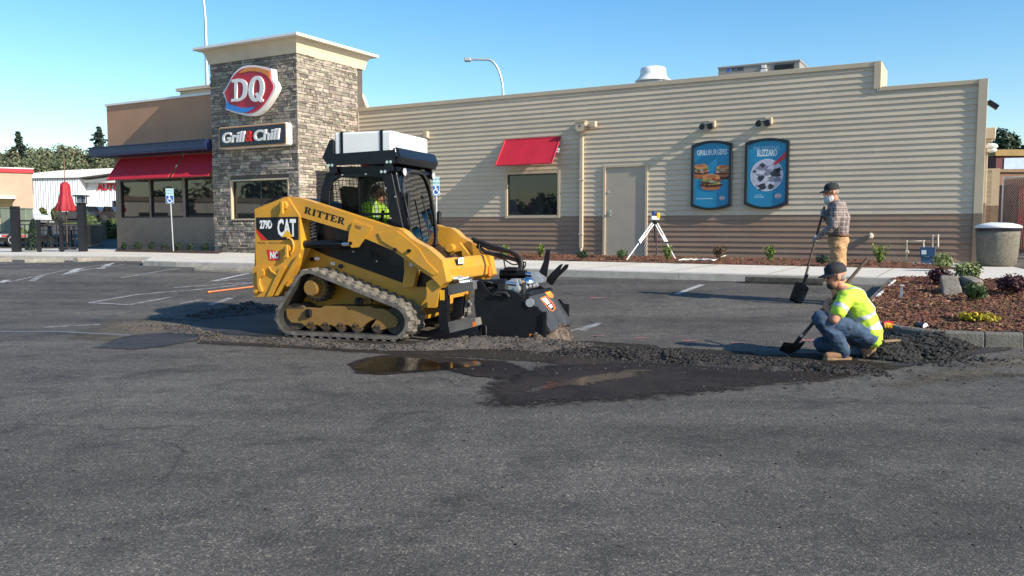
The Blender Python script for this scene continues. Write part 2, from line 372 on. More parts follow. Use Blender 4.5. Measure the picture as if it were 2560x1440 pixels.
for k in range(-9, 10):
    X = k*1.83+.55
    a = Vector((*W2(X, -8), 0)); 
    # clip the joint to the walk
    pts = [Vector((*W2(X, -y*.05), 0)) for y in range(40, 190)]
    def inside(p):
        c_ = False; j = len(pl)-1
        for i in range(len(pl)):
            if (pl[i][1] > p.y) != (pl[j][1] > p.y) and p.x < (pl[j][0]-pl[i][0])*(p.y-pl[i][1])/(pl[j][1]-pl[i][1])+pl[i][0]: c_ = not c_
            j = i
        return c_
    ins = [p for p in pts if inside(p)]
    if len(ins) > 2:
        p, q = ins[0], ins[-1]; s_ = Vector((UX, UY, 0))*.011
        mb.sheet([(v.x, v.y, SLAB+.004) for v in (p-s_, q-s_, q+s_, p+s_)], 1)
tag(mb.build('sidewalk', [mt['concrete'], jm]), kind='structure')
mb = MB()
for i in range(len(front)-1):
    p, q = front[i], front[i+1]; dd = (q-p).normalized(); nn = Vector((dd.y, -dd.x, 0))
    k_ = max(1, int((q-p).length/3))
    for j in range(k_):
        a, b = p.lerp(q, j/k_), p.lerp(q, (j+1)/k_); a = a+dd*.006
        for u0 in (0,):
            vs = [a+nn*.002, b+nn*.002, b+nn*.10, a+nn*.10]
            top = [(v.x, v.y, SLAB-.003) for v in vs[:2]]+[(v.x, v.y, SLAB-.015) for v in vs[2:]]
            bot = [(v.x+nn.x*(.02 if i2 > 1 else 0), v.y+nn.y*(.02 if i2 > 1 else 0), .0) for i2, v in enumerate(vs)]
            mb.add(top+bot, [(0, 1, 2, 3), (4, 7, 6, 5), (0, 4, 5, 1), (1, 5, 6, 2), (2, 6, 7, 3), (3, 7, 4, 0)], 0)
mt['kerbface'] = M('pale_kerb', (.42, .39, .34), .9, var=.15, vs=5, bump=.2, bs=70, dust=.3, dcol=(.22, .20, .17), ds=3)
tag(mb.build('kerb', mt['kerbface']), kind='structure')
# ------------------------------------------------------------------ painted markings (worn)
def worn(name, col, thr=.5):
    m = M(name, col, .8, var=.1, dust=1.0, dcol=(.115, .112, .11), ds=9)
    for n_ in m.node_tree.nodes:
        if n_.type == 'MAP_RANGE': n_.inputs['From Min'].default_value = thr-.10; n_.inputs['From Max'].default_value = thr+.10
    return m
mt['paint'] = worn('worn_white_paint', (.34, .33, .32), .48); mt['paint_s'] = worn('white_paint', (.46, .45, .43), .54)
mt['paint_p'] = worn('pink_spray_paint', (.50, .11, .12), .50); mt['paint_b'] = worn('pale_blue_paint', (.125, .145, .19), .48)
def stripe(mb, pts, wd, m):
    q = [G(*p, .004) for p in pts]
    for a, b in zip(q[:-1], q[1:]):
        dd = (b-a); dd.z = 0; dd.normalize(); nn = Vector((-dd.y, dd.x, 0))*wd/2
        k_ = max(1, int((b-a).length/.5))
        for i in range(k_):
            c0, c1 = a.lerp(b, i/k_), a.lerp(b, (i+1)/k_)
            mb.sheet([(v.x, v.y, gz(v.x, v.y)+.005) for v in (c0-nn, c1-nn, c1+nn, c0+nn)], m)
mb = MB()
for pts, wd, m in [
    ([(224, 756.5), (345, 736), (540, 720), (634, 706)], .10, 0), ([(224, 756.5), (322, 762), (430, 742)], .10, 0),
    ([(300, 695), (450, 671)], .10, 0), ([(527, 704), (632, 681)], .11, 1), ([(527, 704), (634, 694)], .09, 0), ([(435, 719), (617, 706)], .10, 0),
    ([(165, 687), (202, 671)], .16, 1), ([(250, 672), (278, 658)], .16, 1), ([(165, 687), (310, 661)], .10, 0), ([(200, 671), (330, 649)], .08, 0),
    ([(78, 703), (110, 685.5)], .13, 0), ([(0, 707), (18, 700)], .13, 1), ([(20, 705), (200, 671)], .08, 0), ([(0, 668), (165, 657)], .08, 0), ([(0, 659), (38, 657)], .09, 1),
    ([(110, 818), (250, 811)], .10, 0), ([(525, 762), (580, 744)], .12, 0), ([(450, 759), (510, 748)], .08, 0),
    ([(1692, 735), (1756, 711)], .11, 1), ([(1455, 826), (1500, 806)], .10, 0), ([(1330, 850), (1480, 812)], .06, 0),
    ([(0, 829), (150, 829), (330, 838)], .10, 2)]:
    stripe(mb, pts, wd, m)
tag(mb.build('parking_markings', [mt['paint'], mt['paint_s'], mt['paint_b']]), kind='structure')
mb = MB()
for pts, wd in [([(1475, 744.5), (1513, 744)], .10), ([(1478, 840), (1510, 839)], .05), ([(1585, 845), (1622, 844)], .05), ([(1705, 852), (1745, 851)], .05), ([(1825, 857.5), (1862, 857)], .05), ([(2005, 851), (2040, 850)], .11)]:
    stripe(mb, pts, wd, 0)
tag(mb.build('spray_marks', [mt['paint_p']]), kind='structure')
# ------------------------------------------------------------------ wheel stops
def wheel_stop(x0, y0, x1, y1, label, grp='concrete wheel stops along the sidewalk', dark=False):
    a, b = G(x0, y0), G(x1, y1); L_ = (b-a).length; ang = math.atan2(b.y-a.y, b.x-a.x)
    t = thing('wheel_stop', label, 'wheel stop', a, ang, grp)
    mb = MB(); prof = [(-.085, -.02), (-.085, .04), (-.055, .115), (.055, .115), (.085, .04), (.085, -.02)]
    mb.prism(prof, lambda p, q, s_: (s_, p+.08, q), 0, L_, 0)
    m_ = mb.build('block', M('mossy_black_concrete', (.045, .045, .036), .95, var=.4, vs=9, bump=.4) if dark else mt['stop'], t, .012)
    dz = b.z-a.z
    t.rotation_euler = (0, -math.atan2(dz, (b-a).xy.length), ang)
wheel_stop(-60, 656, 30, 654.5, 'pale concrete wheel stop cut off by the left picture edge')
wheel_stop(62, 657, 160, 655.5, 'pale concrete wheel stop in front of the black patio fence')
wheel_stop(195, 655, 306, 649, 'pale concrete wheel stop beside the asphalt ramp in the walk')
wheel_stop(486, 677, 634, 684, 'rough concrete wheel stop behind the yellow loader')
wheel_stop(1862, 708, 2057, 714, 'dark weathered wheel stop behind the two workers', dark=True)
# ------------------------------------------------------------------ wet patches
def in_poly(p, poly):
    c_ = False; j = len(poly)-1
    for i in range(len(poly)):
        if (poly[i].y > p.y) != (poly[j].y > p.y) and p.x < (poly[j].x-poly[i].x)*(p.y-poly[i].y)/(poly[j].y-poly[i].y)+poly[i].x: c_ = not c_
        j = i
    return c_
def patch(name, pts, mat, off, fade=.25, g_=.05):
    q = [G(*p) for p in pts]; q2 = [Vector((p.x, p.y, 0)) for p in q]
    x0, x1, y0, y1 = min(p.x for p in q), max(p.x for p in q), min(p.y for p in q), max(p.y for p in q)
    nx, ny = int((x1-x0)/g_)+2, int((y1-y0)/g_)+2; idx = {}; vs = []; cov = []
    for j in range(ny):
        for i in range(nx):
            p = Vector((x0+i*g_, y0+j*g_, 0))
            if not in_poly(p, q2): continue
            dm = 9
            for a, b in zip(q2, q2[1:]+q2[:1]):
                e = b-a; t = max(0, min(1, (p-a).dot(e)/max(1e-9, e.length_squared))); dm = min(dm, (a+e*t-p).length)
            idx[i, j] = len(vs); vs.append((p.x, p.y, gz(p.x, p.y)+off)); cov.append(min(1, dm/fade))
    fs = [[idx[k] for k in ((i, j), (i+1, j), (i+1, j+1), (i, j+1))] for (i, j) in idx if all(k in idx for k in ((i+1, j), (i+1, j+1), (i, j+1)))]
    mb = MB(); mb.add(vs, fs, 0, True); o = mb.build(name, mat); at = o.data.attributes.new('cover', 'FLOAT', 'POINT'); at.data.foreach_set('value', cov)
    tag(o, kind='structure'); return o
mt['wet'] = asphalt_mat('wet_asphalt', (.34, .28, .245), .60, .14, (2.0, .10, .60, 1.0))
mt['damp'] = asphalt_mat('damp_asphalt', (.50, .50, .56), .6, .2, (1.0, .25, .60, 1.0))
mt['water'] = asphalt_mat('puddle_water', (.24, .175, .12), .09, .5, (.7, .40, .46, 1.0), 0)
mt['sheen_film'] = asphalt_mat('sheen_tinted_film', (.40, .22, .15), .16, .6, (.9, .42, .60, .85), .0)  # wet film with the orange reflection put into its colour
mt['soil'] = asphalt_mat('spoil_dust', (.36, .32, .28), .9, .2, (1.0, .22, .55, .95))
mt['pdust'] = asphalt_mat('pale_dust', (1.32, 1.27, 1.15), .9, .2, (1.1, .25, .75, .9))
patch('wet_patch', [(1170, 1010), (1240, 1026), (1350, 1024), (1500, 1013), (1650, 1006), (1780, 992), (1950, 968), (2120, 952), (2240, 930), (2220, 900), (2000, 900), (1800, 908), (1560, 905), (1400, 908), (1290, 922), (1230, 945), (1170, 985)], mt['wet'], .0075, .42)
patch('wet_patch', [(862, 912), (905, 895), (975, 886), (1060, 887), (1180, 897), (1270, 903), (1330, 925), (1290, 955), (1180, 943), (1110, 928), (1040, 933), (960, 940), (885, 936)], mt['wet'], .0085, .12, .03)
patch('puddle', [(872, 925), (930, 898), (1000, 893), (1060, 897), (1100, 908), (1200, 903), (1225, 916), (1120, 926), (1030, 930), (930, 938)], mt['water'], .011, .10, .03)
patch('puddle', [(1240, 985), (1330, 955), (1440, 935), (1570, 918), (1700, 918), (1620, 952), (1470, 975), (1340, 992)], mt['sheen_film'], .0105, .35)
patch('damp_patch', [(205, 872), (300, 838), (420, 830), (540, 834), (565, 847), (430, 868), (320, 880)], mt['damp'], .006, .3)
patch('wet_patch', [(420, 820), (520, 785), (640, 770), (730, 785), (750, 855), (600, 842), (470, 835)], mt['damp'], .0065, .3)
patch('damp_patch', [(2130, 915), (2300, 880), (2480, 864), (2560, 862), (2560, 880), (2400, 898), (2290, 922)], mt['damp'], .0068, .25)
patch('dust_patch', [(1040, 850), (1240, 838), (1480, 850), (1700, 866), (1900, 880), (2060, 880), (2170, 845), (2330, 835), (2480, 858), (2470, 890), (2330, 912), (2180, 940), (1900, 945), (1650, 938), (1450, 922), (1300, 905), (1100, 895), (900, 885), (700, 872), (480, 862), (480, 845), (800, 850)], mt['soil'], .0055, .22)
patch('dust_patch', [(2150, 960), (2320, 915), (2480, 885), (2560, 878), (2700, 880), (2700, 940), (2450, 960), (2250, 985)], mt['pdust'], .0048, .5, .08)
patch('dust_patch', [(120, 850), (250, 800), (420, 790), (560, 800), (600, 835), (450, 850), (300, 865)], mt['pdust'], .0048, .5, .08)
# ------------------------------------------------------------------ rubble
mt['rub_l'] = M('pale_millings', (.068, .058, .048), .95, var=.4, vs=12, bump=.8, bs=40, island=.5)
mt['rub_d'] = M('dark_millings', (.022, .020, .018), .9, var=.5, vs=12, bump=.9, bs=40, island=.6)
mt['rub_m'] = M('grey_millings', (.048, .042, .036), .95, var=.45, vs=12, bump=.9, bs=40, island=.55)
mt['rub_d2'] = M('dark_grey_millings', (.026, .0225, .020), .95, var=.55, vs=14, bump=1.0, bs=55, island=.7)
def rubble(name, line, label, mat, seed, stones=700, smax=.035):   # line of (px, py, half width m, height m)
    rnd = random.Random(seed); L_ = [(G(a, b), w_, h_) for a, b, w_, h_ in line]; mb = MB()
    tot = [0]
    for a, b in zip(L_[:-1], L_[1:]): tot.append(tot[-1]+(b[0]-a[0]).length)
    def at(s_):
        for i in range(len(tot)-1):
            if s_ <= tot[i+1] or i == len(tot)-2:
                f_ = min(1, (s_-tot[i])/(tot[i+1]-tot[i]+1e-9)); a, b = L_[i], L_[i+1]
                return a[0].lerp(b[0], f_), a[1]+(b[1]-a[1])*f_, a[2]+(b[2]-a[2])*f_, (b[0]-a[0]).normalized()
    nu = max(8, int(tot[-1]/.045)); nv = 22; vs = []
    hh = {}
    def height(p, v, h_, e):
        z = max(0, 1-abs(v)**1.6)*h_*(.75+.7*noise.noise(Vector((p.x*2.2, p.y*2.2, seed)))) + noise.noise(Vector((p.x*9, p.y*9, seed)))*.03*e+noise.noise(Vector((p.x*24, p.y*24, seed)))*.018*e
        return z
    for i in range(nu+1):
        c_, w_, h_, dd = at(tot[-1]*i/nu); nn = Vector((-dd.y, dd.x, 0))
        f_ = min(1, min(i, nu-i)/(nu*.06+1e-6)); w2 = w_*(.25+.75*f_**.5)*(1+.45*noise.noise(Vector((i*.09, seed, 0))))
        for j in range(nv+1):
            v = -1+2*j/nv; p = c_+nn*v*w2*(1+.12*noise.noise(Vector((i*.3, v*2, seed+3))))
            e = min(1, (1-abs(v))*3)*min(1, f_*2+.1)
            vs.append((p.x, p.y, gz(p.x, p.y)-.012+height(p, v, h_*f_, e)+.02*e))
    mb.add(vs, [(i*(nv+1)+j, (i+1)*(nv+1)+j, (i+1)*(nv+1)+j+1, i*(nv+1)+j+1) for i in range(nu) for j in range(nv)])
    for _ in range(stones):
        u = rnd.random()*tot[-1]; c_, w_, h_, dd = at(u); nn = Vector((-dd.y, dd.x, 0)); v = rnd.gauss(0, .62)
        i = min(nu, int(u/tot[-1]*nu)); 
        p = c_+nn*v*w_; r = rnd.random()**2.6*smax+.004
        z = gz(p.x, p.y)
        if abs(v) < 1:
            j = int((v+1)/2*nv); z = vs[i*(nv+1)+j][2]
        mb.rock((p.x, p.y, z+r*.15), r, rnd)
    o = mb.build(name, mat); tag(o, label, 'rubble', kind='stuff'); return o
rubble('rubble', [(300, 822, .16, .012), (370, 822, .22, .03), (430, 820, .24, .05), (490, 832, .16, .04), (540, 842, .10, .02)], 'pale sandy ridge of millings behind the loader', mt['rub_l'], 1, 500, .02)
rubble('rubble', [(470, 848, .12, .03), (600, 852, .16, .04), (760, 861, .16, .04), (900, 868, .18, .05), (1000, 874, .18, .05), (1100, 869, .26, .08), (1220, 862, .34, .10), (1330, 868, .36, .09), (1430, 872, .34, .07), (1520, 884, .3, .05)], 'grey gravel edge under the loader track and milling drum', mt['rub_l'], 2, 4200, .016)
rubble('rubble', [(1380, 880, .16, .03), (1500, 887, .26, .07), (1620, 893, .32, .075), (1740, 901, .36, .07), (1850, 910, .36, .06), (1980, 918, .32, .045), (2100, 928, .20, .02), (2200, 926, .24, .04)], 'dark broken asphalt strip in front of the crouching worker', mt['rub_d2'], 3, 9000, .019)
rubble('rubble', [(2205, 905, .22, .04), (2232, 886, .45, .15), (2265, 872, .72, .24), (2330, 872, .6, .14), (2420, 882, .35, .05)], 'black pile of asphalt chunks against the island kerb', mt['rub_d'], 4, 8000, .027)
rubble('rubble', [(480, 796, .25, .05), (560, 786, .35, .10), (640, 776, .3, .13), (700, 772, .25, .12)], 'dark ridge of millings in the shadow of the loader', mt['rub_m'], 5, 500, .03)
rubble('rubble', [(1340, 866, .20, .10), (1385, 850, .26, .20), (1420, 848, .2, .12)], 'brown heap of millings spilling from the drum housing', M('brown_millings', (.11, .085, .06), .95, var=.4, vs=12, bump=.8, bs=40, island=.5), 6, 900, .02)
# scattered grit on the lot
rnd = random.Random(77); mb = MB()
for _ in range(420):
    p = G(rnd.uniform(0, 2560), 870+rnd.random()**1.6*500); r = rnd.uniform(.003, .009); mb.rock((p.x, p.y, p.z+r*.3), r, rnd)
for _ in range(420):
    p = G(rnd.uniform(1100, 2560), rnd.gauss(905, 28)); r = rnd.uniform(.005, .018); mb.rock((p.x, p.y, p.z+r*.3), r, rnd)
tag(mb.build('loose_grit', mt['rub_m']), 'fine loose grit scattered over the asphalt lot', 'grit', kind='stuff')
# ------------------------------------------------------------------ planted island
KH = .16
isl = [(2150, 764), (2158, 790), (2192, 806), (2250, 817), (2310, 824), (2360, 828), (2462, 831), (2560, 833), (2760, 838)]
isl_b = [(2760, 703), (2500, 698), (2300, 694), (2250, 692), (2222, 694)]
outer = [G(*p, KH) for p in isl+isl_b]
cen = sum(outer, Vector())/len(outer)
def inset(pl_, d_):
    out = []; n_ = len(pl_)
    for i in range(n_):
        a, b, c_ = pl_[i-1], pl_[i], pl_[(i+1) % n_]
        e1 = (b-a).xy.normalized(); e2 = (c_-b).xy.normalized(); n1 = Vector((-e1.y, e1.x)); n2 = Vector((-e2.y, e2.x)); m_ = (n1+n2); m_ = m_/max(.5, m_.length_squared)*2 if m_.length > 1e-6 else n1
        q = b.xy+m_*d_*.5*1.0*(2/ max(1.0, 1)) *.5*1.0; 
        out.append(Vector((q.x, q.y, 0)))
    return out
inner = inset(outer, .17)
mt['island_kerb'] = mt['kerb']
mb = MB(); n_ = len(outer)
def gzv(v, h): return (v.x, v.y, gz(v.x, v.y)+h)
for i in range(n_):
    j = (i+1) % n_
    a, b, c_, d_ = outer[i], outer[j], inner[j], inner[i]; k_ = max(1, round((b-a).length/1.1))
    if i >= len(isl)-1 and i < n_-1: continue     # the back runs into the sidewalk
    for q in range(k_):
        f0, f1 = q/k_+.004, (q+1)/k_-.004
        A, B, C, D = a.lerp(b, f0), a.lerp(b, f1), d_.lerp(c_, f1), d_.lerp(c_, f0)
        O = (A+B)/2-(C+D)/2; O.z = 0; O = O.normalized()*.03
        vs = [gzv(A, KH-.025), gzv(B, KH-.025), gzv(C, KH), gzv(D, KH), gzv(A+O, -.1), gzv(B+O, -.1), gzv(C, -.1), gzv(D, -.1), gzv(A.lerp(D, .25), KH), gzv(B.lerp(C, .25), KH)]
        mb.add(vs, [(0, 1, 9, 8), (8, 9, 2, 3), (0, 4, 5, 1), (1, 5, 6, 2, 9), (2, 6, 7, 3), (3, 7, 4, 0, 8), (4, 7, 6, 5)])
tag(mb.build('island_kerb', mt['kerb'], bevel=.012, seg=2), 'grey weathered concrete kerb around the bark mulch island', 'kerb', kind='structure')
# mulch bed heightfield inside the kerb
def mulch_z(x, y): return gz(x, y)+KH-.03+.07*noise.noise(Vector((x*.9, y*.9, 4)))+.045+.035*noise.noise(Vector((x*7, y*7, 2)))
mb = MB(); rnd = random.Random(5); idx = {}; g_ = .06
x0 = min(p.x for p in inner); x1 = max(p.x for p in inner); y0 = min(p.y for p in inner); y1 = max(p.y for p in inner)
vs = []; fs = []
big = [p+(p-cen).normalized()*.05 for p in inner]
nx, ny = int((x1-x0)/g_)+2, int((y1-y0)/g_)+2
for j in range(ny):
    for i in range(nx):
        p = Vector((x0+i*g_, y0+j*g_, 0))
        if in_poly(p, big): idx[i, j] = len(vs); vs.append((p.x, p.y, mulch_z(p.x, p.y)))
for (i, j) in idx:
    q = [(i, j), (i+1, j), (i+1, j+1), (i, j+1)]
    if all(k_ in idx for k_ in q): fs.append([idx[k_] for k_ in q])
mb.add(vs, fs, 0, True)
for _ in range(15000):
    p = Vector((rnd.uniform(x0, min(x1, 8.5)), rnd.uniform(y0, y1), 0))
    if not in_poly(p, inner): continue
    a = rnd.random()*6.28; l_ = rnd.uniform(.008, .032); wd = rnd.uniform(.004, .010); z = mulch_z(p.x, p.y)+rnd.uniform(0, .02)
    ax = Vector((math.cos(a), math.sin(a), rnd.uniform(-.5, .5)))*l_; ay = Vector((-math.sin(a), math.cos(a), rnd.uniform(-.4, .4)))*wd
    mb.obox((p.x, p.y, z), ax, ay, ax.cross(ay).normalized()*.004, 1 if rnd.random() > .05 else 2)
tag(mb.build('bark_mulch', [mt['mulch'], mt['chip'], M('pale_bark_chip', (.38, .25, .16), .9, island=.4)]), 'red brown bark mulch covering the planted island', 'mulch', kind='stuff')
# sunlit edge of the kerb put in as a thin white strip
p, q = G(2238, 700, KH+.01), G(2176, 756, KH+.01)
mb = MB(); mb.beam(p, q, .035, .012)
tag(mb.build('lit_edge_strip', mt['decal_w']), 'thin white strip painting the sunlit edge on the slanted kerb of the island', 'strip')
# ------------------------------------------------------------------ beds along the building
def bed(name, pts, mat, seed, label, chips=2500, h=.05):
    rnd = random.Random(seed); q = pts; mb = MB(); N_ = 90
    a, b, c_, d_ = q
    vs = []
    for i in range(N_+1):
        for j in range(9):
            p = a.lerp(b, i/N_).lerp(d_.lerp(c_, i/N_), j/8)
            e = min(1, min(j, 8-j)/2)
            vs.append((p.x, p.y, SLAB+.003+e*(h+.03*noise.noise(p*3))+e*.02*noise.noise(p*9)))
    mb.add(vs, [(i*9+j, (i+1)*9+j, (i+1)*9+j+1, i*9+j+1) for i in range(N_) for j in range(8)], 0, True)
    for _ in range(chips):
        u, v = rnd.random(), rnd.random(); p = a.lerp(b, u).lerp(d_.lerp(c_, u), v); al = rnd.random()*6.28; l_ = rnd.uniform(.02, .05)
        ax = Vector((math.cos(al), math.sin(al), rnd.uniform(-.5, .5)))*l_; ay = Vector((-math.sin(al), math.cos(al), 0))*.012
        mb.obox((p.x, p.y, SLAB+h*min(1, 4*min(v, 1-v))+.015), ax, ay, (0, 0, .005), 1)
    tag(mb.build(name, [mat, mt['chip'] if mat is mt['mulch'] else mt['dirt']]), label, 'mulch', kind='stuff')
zb = lambda a, b: PZ(a, b, SLAB)
wq = lambda X, Y: Vector((*W2(X, Y), SLAB))
bed('bark_mulch', [zb(1060, 645), zb(2438, 675), wq(16.2, -.02), wq(.1, -.02)], mt['mulch'], 11, 'narrow strip of red brown mulch at the foot of the siding wall')
# ================================================================== restaurant
def wpt(px, py, Y=0.0): X, Z = wl(px, py, Y); return (X, Y, Z)
bld = thing('restaurant', 'long tan sided restaurant with a stone entrance tower and a navy canopy', 'restaurant', (OX, OY, SLAB), BR)
TY, TW = -2.83, 3.80
XR = wl(2450, 600)[0]                        # right end of the long wall
H1 = (wl(900, 268)[1]+wl(2183, 158)[1])/2; H2 = wl(2455, 198)[1]; XS = wl(2192, 190)[0]
ZB = wl(2420, 534)[1]                        # colour change height
win = [*wl(1270, 437), *wl(1395, 538)]; wX0, wX1, wZ0, wZ1 = win[0], win[2], win[3], win[1]
dX0, dX1 = wl(1515, 500)[0], wl(1614, 500)[0]; dZ1 = wl(1560, 418)[1]
EXP = .14; SRND = random.Random(31)
def siding(mb, z0, z1, X0, X1, openings):
    z = z0
    while z < z1-.01:
        za, zb_ = z, min(z+EXP, z1)
        iv = [(X0, X1)]
        for (a, b, c_, d_) in openings:
            if zb_ > c_ and za < d_:
                iv = [s_ for (p, q) in iv for s_ in ((p, min(q, a)), (max(p, b), q)) if s_[1]-s_[0] > .01]
        iv2 = []
        for p, q in iv:                          # boards of up to 3.7 m, butted at random
            x = p
            while x < q-.01:
                e = min(q, x+SRND.uniform(1.2, 3.7))
                if q-e < .4: e = q
                iv2.append((x+(.0012 if x > p else 0), e-(.0012 if e < q else 0))); x = e
        for p, q in iv2:
            # lap profile: each board leans out towards its lower edge
            j_ = SRND.uniform(-.0015, .0015); prof = [(-.004, za), (-.029+j_, za), (-.029+j_, za+.004), (-.004, zb_)]
            mb.add([(x, y, zz) for x in (p, q) for y, zz in prof], [(i, i+1, 5+i, 4+i) for i in range(3)])
            mb.add([(p, 0.0, za), (p, 0.0, zb_)]+[(p, y, zz) for y, zz in prof], [(0, 2, 3, 4, 5, 1)])
        z = zb_
ops = [(wX0-.02, wX1+.02, wZ0, wZ1), (dX0-.02, dX1+.02, -.1, dZ1)]
nlow = round(ZB/EXP); zlow = ZB-nlow*EXP
mb = MB(); siding(mb, zlow, ZB, .01, XR-.06, ops); mb.build('lower_siding', mt['siding_low'], bld)
mb = MB(); siding(mb, ZB, H1-.12, .01, XS, ops); siding(mb, ZB, H2-.10, XS, XR-.06, ops); mb.build('siding', mt['siding'], bld)
# structural body behind the cladding, roof
mb = MB(); z_ = H2-.25
def body(mb, X0, X1, Y0, Y1, Z0, Z1, m=0): mb.box(X0, X1, Y0, Y1, Z0, Z1, m)
for X0, X1, Z0, Z1 in [(0, wX0-.02, -.6, H1-.1), (wX0-.02, wX1+.02, -.6, wZ0), (wX0-.02, wX1+.02, wZ1, H1-.1), (wX1+.02, dX0-.02, -.6, H1-.1), (dX0-.02, dX1+.02, dZ1, H1-.1), (dX1+.02, XS, -.6, H1-.1), (XS, XR-.05, -.6, H2-.08)]:
    mb.box(X0+.001, X1-.001, 0, .20, Z0, Z1)
mb.box(XR-.25, XR-.052, .2, 9, -.6, H2-.08); mb.box(-.2, XR-.25, 9, 9.2, -.6, H2-.3)
mb.build('wall', mt['siding'], bld)
mb = MB(); mb.box(-3, XR-.26, .21, 8.99, H2-.75, H2-.6); mb.build('roof', mt['grey_metal'], bld)
# parapet caps, corner board, step
mb = MB()
mb.box(.005, XS+.06, -.045, .26, H1-.12, H1); mb.box(XS+.064, XR+.02, -.043, .26, H2-.10, H2)
mb.build('parapet_cap', mt['trim'], bld, .006)
mb = MB(); zt = wl(2200, 216)[1]
mb.box(XS-.06, XS+.10, -.060, -.0245, zt-.06, H1+.004); mb.box(XS+.03, XS+.10, -.0235, 1.55, H2-.06, H1+.002)
mb.build('parapet_step', mt['trim'], bld, .006)
mb = MB(); mb.box(XR-.16, XR+.03, -.062, .13, ZB, H2+.006); mb.build('corner_board', mt['trim'], bld, .006)
mb = MB(); mb.box(XR-.16, XR+.03, -.062, .13, -.2, ZB-.001); mb.build('lower_corner_board', mt['trim_low'], bld, .006)
mb = MB(); mb.box(.006, .10, -.048, -.025, -.1, H1-.125); mb.build('corner_bead', mt['trim'], bld)
# ---------------- long wall window and door
def framed_window(X0, X1, Z0, Z1, Y, fm, fw=.07, dep=.05, rec=.07, mull=0, name='window', inner=None):
    mb = MB()
    mb.box(X0-fw, X0, Y-dep, Y+rec+.02, Z0-fw, Z1+fw); mb.box(X1, X1+fw, Y-dep, Y+rec+.02, Z0-fw, Z1+fw)
    mb.box(X0+.001, X1-.001, Y-dep+.002, Y+rec+.02, Z1, Z1+fw-.001); mb.box(X0+.001, X1-.001, Y-dep+.002, Y+rec+.02, Z0-fw+.001, Z0)
    f_ = mb.build(name, mt[fm], bld, .004)
    mb = MB(); g = .035
    mb.box(X0+.001, X0+g, Y+rec-.035, Y+rec, Z0+.001, Z1-.001); mb.box(X1-g, X1-.001, Y+rec-.035, Y+rec, Z0+.001, Z1-.001)
    mb.box(X0+g, X1-g, Y+rec-.034, Y+rec, Z0+.001, Z0+g); mb.box(X0+g, X1-g, Y+rec-.034, Y+rec, Z1-g, Z1-.001)
    for k in range(mull):
        xm = X0+(X1-X0)*(k+1)/(mull+1); mb.box(xm-.025, xm+.025, Y+rec-.033, Y+rec, Z0+g, Z1-g)
    mb.build('sash', mt['darkframe'], f_)
    mb = MB(); mb.box(X0+.02, X1-.02, Y+rec-.012, Y+rec+.004, Z0+.02, Z1-.02); mb.build('pane', mt['pane'], f_)
    return f_
fw1 = framed_window(wX0, wX1, wZ0, wZ1, 0, 'trim', .085, .05, .03)
mb = MB()
mb.box(dX0-.075, dX0, -.06, .14, -.02, dZ1+.075); mb.box(dX1, dX1+.075, -.06, .14, -.02, dZ1+.075); mb.box(dX0+.001, dX1-.001, -.058, .14, dZ1, dZ1+.074)
df = mb.build('door_frame', mt['trim'], bld, .005)
mb = MB(); mb.box(dX0+.004, dX1-.004, -.02, .03, .02, dZ1-.004); dl = mb.build('door', mt['door'], df, .003)
kx, kz = wl(1523, 480); hx, hz = wl(1524, 533)
mb = MB(); mb.cyl((kx, -.02, kz), (kx, -.055, kz), .035, .03, 14); mb.build('lock', mt['chrome'], dl)
mb = MB(); mb.box(hx-.02, hx+.05, -.03, -.019, hz-.08, hz+.08); mb.beam((hx+.015, -.075, hz), (hx+.11, -.075, hz), .025, .025, up=(0, 1, 0)); mb.cyl((hx+.015, -.02, hz), (hx+.015, -.08, hz), .02, n=10); mb.build('handle', mt['chrome'], dl, .003)
for z_ in (.3, dZ1*.5, dZ1-.3): MB().cyl((dX1-.006, -.028, z_-.05), (dX1-.006, -.028, z_+.05), .014, n=8).build('hinge', mt['grey_metal'], df)
mb = MB(); mb.box(dX0, dX1, -.08, .03, -.02, .018); mb.build('threshold', mt['grey_metal'], df)
